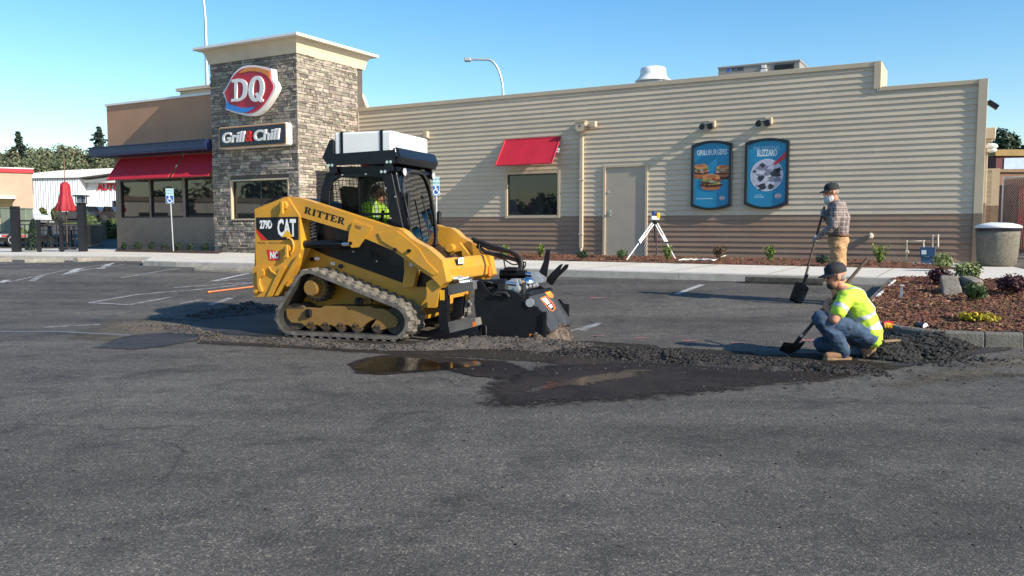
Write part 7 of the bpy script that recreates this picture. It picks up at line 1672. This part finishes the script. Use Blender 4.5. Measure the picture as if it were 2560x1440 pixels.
c_ = PZ(169, 624, FZ); k_ = c_.y/2056; t = thing('patio_umbrella', 'closed dark red patio umbrella behind the black fence', 'umbrella', c_); z_ = lambda y: HC+(HOR-y)*k_-c_.z
mb = MB(); n = 28; prof = [(3, 455), (9, 460), (11, 468), (12, 485), (16, 505), (21, 522), (19, 528)]; vs = []
for r_, y in prof:
    for j in range(n): a = 2*math.pi*j/n; q = r_*k_*(1+.16*math.sin(a*7)*(r_/20)); vs.append((q*math.cos(a), q*math.sin(a), z_(y)))
mb.add(vs, [(i*n+j, i*n+(j+1) % n, (i+1)*n+(j+1) % n, (i+1)*n+j) for i in range(6) for j in range(n)]+[tuple(range(n))], 0, True); mb.build('canopy', M('umbrella_cloth', (.33, .018, .030), .7), t)
mb = MB(); mb.tube([(0, 0, 0), (0, 0, z_(455)), (0, 0, z_(440))], [.025, .025, .01], 8); mb.build('pole', mt['wood'], t)
mb = MB(); mb.tube([(-.02, .05, z_(450)), (-.03, .05, z_(392))], .015, 6); mb.build('finial_rod', mt['sole'], t); mb = MB(); mb.lathe([(.3, 0), (.3, .06), (.05, .1)], n=20); mb.build('base', blk, t)
def table(c_, label):
    t = thing('patio_table', label, 'table', c_); mb = MB(); mb.lathe([(.45, .70), (.45, .73)], n=24); mb.build('table_top', blk, t); mb = MB(); mb.tube([(0, 0, 0), (0, 0, .7)], .035, 8); mb.lathe([(.26, 0), (.24, .03), (.05, .05)], n=16); mb.build('pedestal', blk, t)
def chair():
    t = thing('patio_chair', 'black metal patio chair', 'chair', (0, 0, 0), 0, 'black metal chairs on the patio'); mb = MB(); mb.box(-.22, .22, -.22, .22, .43, .46); mb.build('seat', blk, t, .01)
    mb = MB(); mb.tube([(-.2, .2, .46), (-.19, .27, .88), (.19, .27, .88), (.2, .2, .46)], .016, 6)
    for k in range(5): mb.tube([(-.13+.065*k, .21, .5), (-.13+.065*k, .27, .88)], .008, 5)
    mb.build('backrest', blk, t)
    for sx_ in (-1, 1):
        for sy_ in (-1, 1): mb = MB(); mb.tube([(.2*sx_, .2*sy_, .44), (.23*sx_, .23*sy_, 0)], .015, 6); mb.build('leg', blk, t)
    return t
table(PZ(180, 620, FZ), 'round black patio table under the red umbrella'); table(PZ(128, 621, FZ), 'round black patio table left of the red umbrella')
ch0 = chair()
for i, (x, y, rz, lab) in enumerate(((232, 617, 2.0, 'black metal patio chair nearest to the dining room wall'), (205, 618, 1.2, 'black metal patio chair right behind the lantern post'), (152, 619, -1.6, 'black metal patio chair between the two patio tables'), (108, 620, -1.3, 'black metal patio chair left of the left patio table'), (172, 612, .1, 'black metal patio chair behind the red umbrella'))):
    c2 = ch0 if i == 0 else copy_tree(ch0); c2.location = PZ(x, y, FZ); c2.rotation_euler = (0, 0, rz); c2['label'] = lab
def cone_shrub(p, w_, h_, kind, label, seed, n=1200, name='cypress'):
    rnd = random.Random(seed); t = thing(name, label, 'shrub', p); mb = MB()
    for k in range(9): f_ = k/8; mb.leaves((rnd.uniform(-.1, .1)*w_, rnd.uniform(-.1, .1)*w_, h_*(.08+.86*f_)), (w_*.5*(1-.8*f_), w_*.5*(1-.8*f_), h_*.13), n//9, .05, rnd, 0, .4)
    mb.build('foliage', LF[kind], t); mb = MB(); mb.tube([(0, 0, 0), (0, 0, h_*.8)], [.05, .01], 6); mb.build('trunk', mt['bark'], t)
cone_shrub(PZ(84, 626, FZ), .62, 1.05, 'dark', 'dark green conical shrub behind the patio fence', 3)
# ================================================================== left background
def gpt(px, y, dz=0): p = P(px, 500, y); p.z = gz(p.x, p.y)+dz; return p
HZ = lambda py, y: HC+(HOR-py)*y/2056        # height of a pixel row at depth y
# flatbed truck behind the fence
yb = 33.5; b_ = P(30, 600, yb); g0 = gz(b_.x, b_.y); t = thing('flatbed_truck', 'flatbed truck with a white edged deck behind the patio fence', 'truck', Vector((b_.x, b_.y, g0))); k_ = yb/2056; dz_ = HZ(588, yb)-g0
mb = MB(); mb.box(-3.2, 1.7, -.2, 2.1, dz_-.10, dz_+.04); mb.box(-3.1, 1.6, .3, 1.6, dz_-.28, dz_-.101); dk = mb.build('deck', M('deck_grey', (.30, .29, .26), .7, var=.15), t, .01)
mb = MB(); 
for k in range(6): mb.box(-3.1+k*.8, -2.7+k*.8, -.206, -.201, dz_-.06, dz_+.0, 0); mb.box(-2.7+k*.8, -2.5+k*.8, -.206, -.201, dz_-.06, dz_, 1)
mb.build('reflector_tape', [mt['decal_w'], mt['decal_r']], dk)
for wx in (.12, -1.1):
    for wy in (-.1, 1.7):
        mb = MB(); rr = .28; mb.lathe([(.14, -.1), (rr*.92, -.12), (rr, -.08), (rr, .08), (rr*.92, .12), (.14, .1)], n=24, mp=lambda x, y, z: (wx+x, wy+z, .28+y)); wh = mb.build('tyre', mt['rubber_in'], t)
        mb = MB(); mb.lathe([(.0, -.06), (.08, -.05), (.14, -.11), (.15, -.1)], n=20, mp=lambda x, y, z: (wx+x, wy+z, .28+y), caps=False); mb.build('rim', mt['white_metal'], wh)
# utility cabinets
for x0, x1, yt, yb_, lab, yd in ((31, 64, 523, 574, 'tall grey green utility cabinet nearer the red umbrella', 44), (0, 28, 521, 572, 'grey green utility cabinet at the left picture edge', 45)):
    a = P(x0, 540, yd); b = P(x1, 540, yd); zb = HZ(yb_, yd); zt_ = HZ(yt, yd); g0 = gz(a.x, yd); t = thing('utility_cabinet', lab, 'utility cabinet', (a.x, yd, g0)); w_ = b.x-a.x
    mb = MB(); mb.box(0, w_, 0, .7, 0, zt_-g0); mb.box(-.03, w_+.03, -.03, .73, zt_-g0, zt_-g0+.06); o = mb.build('case', M('cabinet_green', (.17, .20, .15), .6, var=.1), t, .02); mb = MB(); mb.box(.06, w_*.48, -.012, -.001, .15, zt_-g0-.1); mb.box(w_*.52, w_-.06, -.012, -.001, .15, zt_-g0-.1); mb.build('doors', M('cabinet_door_green', (.19, .22, .17), .6), t)
# burger place with a red band
yd = 58; a = P(-90, 500, yd); b = P(83, 500, yd); zt_ = HZ(424, yd); g0 = gz(b.x, yd)-.3; w_ = 12.0; SR = R(32); t = thing('tan_shop', 'tan shop with a red roof band at the left picture edge', 'shop', (b.x-w_*math.cos(SR), yd-w_*math.sin(SR), g0), SR); H = zt_-g0
mb = MB(); mb.box(0, w_, 0, 14, 0, H-.3); mb.build('wall', M('peach_wall', (.44, .31, .22), .75, var=.06), t)
mb = MB(); mb.box(-.1, w_+.08, -.1, 14.1, H-.28, H); mb.build('roof_band', M('red_band', (.55, .02, .03), .5), t); mb = MB(); mb.box(-.1, w_+.10, -.11, 14.1, H, H+.07); mb.build('coping', mt['white_metal'], t)
wz0, wz1 = HZ(545, yd)-g0, HZ(499, yd)-g0; wx1 = w_-1.25; mb = MB(); mb.box(1.5, wx1, -.04, .0, max(.1, wz0), wz1); mb.build('shop_window', mt['pane'], t); mb = MB(); mb.box(.5, wx1+.2, -.6, 0, wz1+.02, wz1+.2); mb.build('window_canopy', mt['white_metal'], t)
# corrugated auto parts building
yd = 74; a = P(84, 500, yd); b = P(201, 500, yd); c_ = P(420, 500, yd); g0 = gz(b.x, yd)-.4; t = thing('metal_building', 'white corrugated metal building with red AUTO PA lettering', 'building', (a.x, yd, g0)); w1 = b.x-a.x; w2 = c_.x-a.x
def corr(mb, x0, x1, y, z0, z1, st=.22):
    n = int((x1-x0)/st); vs = []
    for i in range(n*4+1): x = x0+(x1-x0)*i/(n*4); yy_ = y-(.05 if i % 4 in (1, 2) else 0); vs += [(x, yy_, z0), (x, yy_, z1)]
    mb.add(vs, [(2*i, 2*i+2, 2*i+3, 2*i+1) for i in range(n*4)])
zA = HZ(447, yd)-g0; zB = HZ(456, yd)-g0; mt['corr'] = M('white_corrugated', (.62, .65, .68), .5, var=.05)
mb = MB(); corr(mb, 0, w1, 0, 0, zA); mb.box(0, w1, .01, 14, 0, zA); mb.build('wing_wall', mt['corr'], t)
mb = MB(); corr(mb, w1, w2, 1.2, 0, zB); mb.box(w1, w2, 1.21, 14, 0, zB); mb.build('front_wall', mt['corr'], t)
zr1 = HZ(438, yd)-g0; zr2 = HZ(421, yd)-g0
mb = MB(); mb.prism([(-.15, zA), (w1*.98, HZ(445, yd)-g0), (w2*.9, zr2), (w2*.9, zr2+.12), (w1*.6, HZ(428, yd)-g0), (-.15, zr1+.1)], lambda p, q, s_: (p, s_, q), -.3, 14); mb.build('main_roof', mt['white_metal'], t)
mb = MB(); mb.prism([(w1, zB), (w2, zB+.0), (w2, zB+1.15), (w1*1.9, zB+.65), (w1, zB+.15)], lambda p, q, s_: (p, s_, q), .5, 1.6); mb.build('porch_roof', mt['white_metal'], t)
mb = MB(); xa = P(229, 500, yd).x-a.x; zl = HZ(467.5, yd)-g0; text_mb(mb, 'AUTO PARTS', .80, lambda x, y, z: (xa+x, 1.10-z, zl+y), 0, .03, 0, .03, 0, 'LEFT', .93); mb.build('red_lettering', M('red_letters', (.55, .02, .02), .5), t)
mb = MB(); xd0, xd1 = P(268, 500, yd).x-a.x, P(300, 500, yd).x-a.x; mb.box(xd0, xd1, 1.06, 1.14, .4, HZ(501, yd)-g0); mb.build('shop_door', mt['pane'], t)
# hedges, lawn, cars
mb = MB(); q = [(a_, b_) for a_, b_ in ((-34, 61), (-25.5, 61), (-22, 64.5), (-34, 66.5))]; 
lw_ = []; 
for x0, x1, y0_, y1_ in ((150, 300, 60, 68), (-40, 60, 47, 56)):
    n = 10
    vs = []
    for j in range(4):
        for i in range(n+1): p = P(x0+(x1-x0)*i/n, 500, y0_+(y1_-y0_)*j/3); vs.append((p.x, p.y, gz(p.x, p.y)+.03+(.25 if 0 < j < 3 else 0)*math.sin(math.pi*i/n)))
    mb.add(vs, [(j*(n+1)+i, j*(n+1)+i+1, (j+1)*(n+1)+i+1, (j+1)*(n+1)+i) for j in range(3) for i in range(n)], 0, True)
tag(mb.build('lawn', mt['grass']), kind='structure')
def hedge(px, yd, yt, w_, label, seed, kind='hedge', name='clipped_shrub', hb=0):
    p = gpt(px, yd); h_ = HZ(yt, yd)-p.z; rnd = random.Random(seed); t = thing(name, label, 'shrub', p); mb = MB(); ww = w_*yd/2056/2
    for k in range(10): mb.leaves((rnd.uniform(-.5, .5)*ww, rnd.uniform(-.4, .4)*ww, h_*(.15+.7*rnd.random())), (ww*.6, ww*.6, h_*.28), 110, .09, rnd, 0, .5)
    mb.leaves((0, 0, h_*.5), (ww, ww, h_*.5), 500, .09, rnd, 0, .8); mb.build('foliage', LF[kind], t); mb = MB(); mb.tube([(0, 0, 0), (0, 0, h_*.6)], .06, 6); mb.build('stem', mt['bark'], t)
hedge(105, 66, 520, 22, 'squat clipped shrub before the white corrugated wall, left of the pair', 5); hedge(140, 66, 518, 24, 'squat clipped shrub before the white corrugated wall, right of the pair', 6)
hedge(276, 40, 549, 44, 'bright green hedge beyond the patio fence by the building corner', 8); hedge(45, 42, 572, 36, 'low green hedge in front of the utility cabinet', 9)
hedge(222, 58, 537, 34, 'rounded green shrub below the parked dark car', 12)
def car(px, yd, wpx, yt, col, label, name='parked_car', pickup=False, tail=True):
    p = gpt(px, yd); L_ = wpx*yd/2056; h_ = HZ(yt, yd)-p.z; h_ = max(1.3, h_); t = thing(name, label, 'car' if not pickup else 'pickup', p, .05); pm = M('car_paint', col, .25, coat=.6, var=.05)
    s_ = L_/4.4
    bodyp = [(-2.2, .35), (2.2, .35), (2.2, .75), (2.05, .92), (1.2, .98), (.6, 1.0), (-1.9, 1.0), (-2.2, .85)] if not pickup else [(-2.2, .4), (2.2, .4), (2.2, .85), (2.0, 1.0), (-2.2, 1.0)]
    cab_ = [(-1.7, 1.0), (1.15, .99), (.55, 1.42), (-1.2, 1.45)] if not pickup else [(-.3, 1.0), (1.2, 1.0), (.75, 1.5), (-.15, 1.52)]
    mp_ = lambda a, b, q: (a*s_, q, b*h_/1.5); mb = MB(); mb.prism(bodyp, mp_, -.85, .85); bo = mb.build('body', pm, t, .06, 2)
    mb = MB(); mb.prism(cab_, mp_, -.72, .72); mb.build('cabin', pm, t, .05, 2); mb = MB(); c2 = [(a*.9-.02, b*.97+.04) for a, b in cab_]; mb.prism(c2, mp_, -.735, .735); mb.build('side_glass', mt['pane'], t)
    for wx in (-1.35, 1.35):
        for wy in (-.8, .8):
            mb = MB(); mb.lathe([(.0, -.1), (.3, -.1), (.33, -.06), (.33, .06), (.3, .1), (.0, .1)], n=18, mp=lambda x, y, z: (wx*s_+x, wy+z, .33+y), caps=False); mb.build('wheel', mt['rubber_in'], t)
    for wy in (-.65, .65): mb = MB(); mb.box(-2.23*s_, -2.18*s_, wy-.15, wy+.15, .68, .86); mb.build('tail_lamp', mt['decal_r'], t)
    mb = MB(); mb.box(-1.0*s_, .4*s_, -.865, -.851, .5, .8); mb.build('door_panel', pm, t, .01)
car(188, 62, 78, 519, (.045, .05, .06), 'dark grey pickup parked before the corrugated building, left of the row', 'parked_pickup', True); car(243, 63.5, 60, 517, (.02, .022, .028), 'black car parked in the middle of the row by the corrugated building'); car(283, 62.5, 46, 520, (.03, .02, .022), 'dark red brown car parked nearest to the restaurant wall')
car(72, 55, 60, 532, (.55, .55, .57), 'pale car partly hidden behind the utility cabinet')
car(-4300, 14, 800, 250, (.62, .62, .60), 'white stand-in car added off to the left of the lot, mirrored in the windows')  # out of view, stands in for the white van mirrored in the windows
car(-5200, 9, 1150, 100, (.05, .06, .08), 'dark stand-in car added off to the left of the lot, mirrored in the windows')  # out of view, added to fill the window reflections
# wood on the skyline
def crown(mb, c_, rx, rz, n, size, rnd, m): 
    for k in range(7):
        o_ = Vector((rnd.uniform(-.55, .55)*rx, rnd.uniform(-.5, .5)*rx, rnd.uniform(-.5, .5)*rz)); mb.leaves(Vector(c_)+o_, (rx*.55, rx*.55, rz*.5), n//7, size, rnd, m, .45)
rnd = random.Random(14); mb = MB(); yd = 150
prof = [(-60, 378), (0, 374), (25, 366), (60, 372), (95, 354), (120, 358), (150, 362), (175, 354), (200, 362), (220, 380), (250, 366), (290, 356), (330, 356)]
def top_at(x):
    for (x0, y0_), (x1, y1_) in zip(prof[:-1], prof[1:]):
        if x0 <= x <= x1: return y0_+(y1_-y0_)*(x-x0)/(x1-x0)
    return 372
for k in range(64):
    x = -60+k*6.2+rnd.uniform(-5, 5); y2 = yd+rnd.uniform(-12, 14); zt_ = HZ(top_at(max(-60, min(330, x)))+rnd.uniform(0, 10), y2); c2 = P(x, 400, y2); rz = rnd.uniform(2.2, 4.2)
    crown(mb, (c2.x, y2, zt_-rz), rnd.uniform(1.4, 2.6), rz, 560, .24, rnd, rnd.choice((0, 0, 1, 2)))
for k in range(46):
    x = -60+k*8.6+rnd.uniform(-4, 4); y2 = yd-16+rnd.uniform(-3, 3); zt_ = HZ(top_at(max(-60, min(330, x)))+rnd.uniform(22, 46), y2); c2 = P(x, 400, y2)
    crown(mb, (c2.x, y2, zt_-3), rnd.uniform(2, 3), 3.4, 480, .24, rnd, rnd.choice((0, 1, 1, 2)))
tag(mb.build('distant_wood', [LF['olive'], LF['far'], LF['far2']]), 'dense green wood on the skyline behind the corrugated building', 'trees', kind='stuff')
def conifer(px, yd, yt, wpx, label, seed, yb_=None):
    p = gpt(px, yd); h_ = HZ(yt, yd)-p.z; rnd = random.Random(seed); t = thing('conifer', label, 'tree', p); ww = wpx*yd/2056/2; mb = MB(); st = MB(); st.tube([(0, 0, 0), (0, 0, h_*.98)], [.35, .03], 7)
    nl = 26
    for k in range(nl):
        f_ = k/(nl-1); z = h_*(.45+.55*f_); ra = 2.1*ww*(1-f_)**.85*rnd.uniform(.5, 1.2)+.1
        for j in range(7):
            a = rnd.random()*6.28
            if rnd.random() < .15: continue
            l_ = ra*rnd.uniform(.6, 1.1); tip = Vector((math.cos(a)*l_, math.sin(a)*l_, z-l_*.25)); st.tube([(0, 0, z), tip], [.05, .015], 4)
            for q in range(6): c2 = Vector((0, 0, z)).lerp(tip, .3+.7*q/5); mb.leaves(c2, (.28, .28, .14), 7, .22, rnd, 0, .2, .4)
    mb.build('crown', LF['fir'], t); st.build('trunk', mt['bark'], t)
conifer(52, 140, 334, 46, 'dark pointed conifer above the wood, nearer the left picture edge', 3); conifer(253, 138, 322, 62, 'dark pointed conifer above the wood beside the restaurant', 4)
# stand-ins out of view, added only for the window reflections
rnd = random.Random(91); mb = MB()
for k in range(40):
    y = -62+k*2.45+rnd.uniform(-1, 1); x = -72+rnd.uniform(-5, 5); h_ = rnd.choice((3, 4, 5, 6, 7.5)); mb.leaves((x, y, gz(x, y)+h_*.45), (2.2, 2.8, h_*.55), 420, .5, rnd, rnd.choice((0, 1)), .4)
tag(mb.build('standin_trees', [LF['dark'], LF['olive']]), 'dark row of stand-in trees added out of view, mirrored in the windows', 'trees', kind='stuff')
t = thing('standin_store', 'long pale stand-in store added off to the left, mirrored in the dining room windows', 'store', (-60, 26, .6))  # unseen store, its pale wall added to brighten the window reflections
mb = MB(); mb.box(-8, 0, -14, 14, -.6, 3.0); mb.build('wall', M('standin_store_wall', (.55, .52, .46), .7), t); mb = MB(); mb.box(-8.1, .15, -14.1, 14.1, 3.0, 3.4); mb.build('roof_edge', mt['stucco_low'], t)
for k in range(6): MB().box(.001, .04, -12+k*4.2, -9.6+k*4.2, .3, 2.0).build('store_window', mt['darkframe'], t)
# ================================================================== right background
yd = 95
for i, (x, yt, w_, lab) in enumerate(((2484, 342, 95, 'dark green tree at the right, leftmost of the three behind the building corner'), (2522, 346, 85, 'dark green tree at the right, middle one of the three'), (2568, 330, 110, 'dark green tree at the right picture edge'))):
    p = gpt(x, yd+i*3); h_ = (HZ(yt, yd)-p.z)*1.2; t = thing('dark_tree', lab, 'tree', p, 0, 'trees beyond the bin enclosure'); rnd = random.Random(60+i); mb = MB(); ww = w_*yd/2056/2
    crown(mb, (0, 0, h_*.66), ww, h_*.33, 3200, .30, rnd, 0); crown(mb, (0, 0, h_*.38), ww*1.2, h_*.25, 2000, .30, rnd, 0); mb.build('crown', LF['dark'], t)
    mb = MB(); mb.tube([(0, 0, 0), (.1, 0, h_*.4), (0, 0, h_*.8)], [.3, .22, .06], 8)
    for k in range(5): a = k*1.3; mb.tube([(0, 0, h_*.35+k*.4), (math.cos(a)*ww*.7, math.sin(a)*ww*.7, h_*.5+k*.5)], [.12, .04], 6)
    mb.build('trunk', mt['bark'], t)
yd = 56; a = P(2486, 500, yd); g0 = gz(a.x, yd); t = thing('dark_red_shop', 'dark red shop with a yellow roof edge at the right picture edge', 'shop', (a.x, yd, g0)); z0 = HZ(376, yd)-g0
mb = MB(); mb.box(0, 12, 0, 8, 0, z0-.3); mb.build('wall', M('dark_red_wall', (.10, .022, .022), .7), t); mb = MB(); mb.box(-.15, 12, -.15, 8.1, z0-.42, z0); mb.build('roof_edge', M('ochre_roof', (.30, .18, .045), .6), t)
mb = MB(); q = P(2505, 500, yd).x-a.x; mb.prism([(q, HZ(424, yd)-g0), (12, HZ(420, yd)-g0), (12, HZ(388, yd)-g0), (q, HZ(397, yd)-g0)], lambda p, r_, s_: (p, s_, r_), -.06, -.01); mb.build('sign_panel', M('pale_blue_panel', (.42, .52, .66), .5, var=.1), t)
yd = 40; a = P(2478, 500, yd); g0 = gz(a.x, yd); t = thing('tan_shed', 'low tan flat roofed shed behind the chain link gate', 'shed', (a.x, yd, g0)); z0 = HZ(424, yd)-g0; mb = MB(); mb.box(0, 7, 0, 4, 0, z0-.15); mb.build('wall', M('shed_brown', (.23, .12, .07), .8), t); mb = MB(); mb.box(-.1, 7.1, -.1, 4.1, z0-.15, z0); mb.build('roof_edge', mt['sole'], t)
# chain link gate with brown slats
yd = 27; a = P(2507, 500, yd); b = P(2640, 500, yd-2); g0 = gz(a.x, yd); g0 = SLAB-.1; t = thing('slatted_gate', 'chain link gate with dark brown slats at the right picture edge', 'gate', (a.x, yd, g0)); A = Vector((0, 0, 0)); B = Vector((b.x-a.x, -2, 0)); h_ = HZ(443, yd)-g0
mb = MB(); up = Vector((0, 0, 1)); mb.tube([A, A+up*h_], .035, 10); mb.tube([B, B+up*h_], .035, 10); mb.tube([A+up*(h_-.03), B+up*(h_-.03)], .025, 8); mb.tube([A+up*.08, B+up*.08], .025, 8); mb.build('gate_frame', mt['galv'], t)
mb = MB(); n = int(B.length/.075)
for k in range(n): q = A.lerp(B, (k+.5)/n); d_ = B.normalized()*.028; mb.obox(q+up*(h_/2), d_, Vector((0, .004, 0)), up*(h_/2-.08))
mb.build('slats', M('brown_slats', (.085, .035, .028), .6, var=.2, island=.2), t)
mb = MB(); nd_ = B.normalized().cross(up); n = int(B.length/.09)
for k in range(-int(h_/.09), n):
    for s_ in (1, -1):
        x0_ = k*.09 if s_ > 0 else k*.09+h_
        p = [(x0_+s_*z, z) for z in (0, h_)]
        (xa, za_), (xb, zb_) = p
        def cl(x, z): return x
        t0_ = 0; t1_ = 1
        for (v0, v1) in ((xa, xb),):
            if v1 != v0:
                ta, tb_ = (0-v0)/(v1-v0), (B.length-v0)/(v1-v0); lo, hi = min(ta, tb_), max(ta, tb_); t0_, t1_ = max(t0_, lo), min(t1_, hi)
        if t1_-t0_ < .02: continue
        f = lambda u: B.normalized()*(xa+(xb-xa)*u)+up*(za_+(zb_-za_)*u)+nd_*.02
        mb.tube([f(t0_), f(t1_)], .004, 3, caps=False)
mb.build('wire_mesh', mt['galv'], t)
yd = 30; a = P(2544, 500, yd); t = thing('red_bin', 'red refuse container behind the slatted gate', 'refuse container', (a.x, yd, SLAB-.1)); z0 = HZ(462, yd)-SLAB+.1; mb = MB(); mb.box(0, 2.2, 0, 1.6, .15, z0); mb.build('container', M('container_red', (.40, .015, .02), .5), t, .02); mb = MB(); mb.box(-.03, 2.23, -.03, 1.63, z0-.1, z0+.03); mb.build('rim', M('container_rim_red', (.30, .012, .015), .5), t)
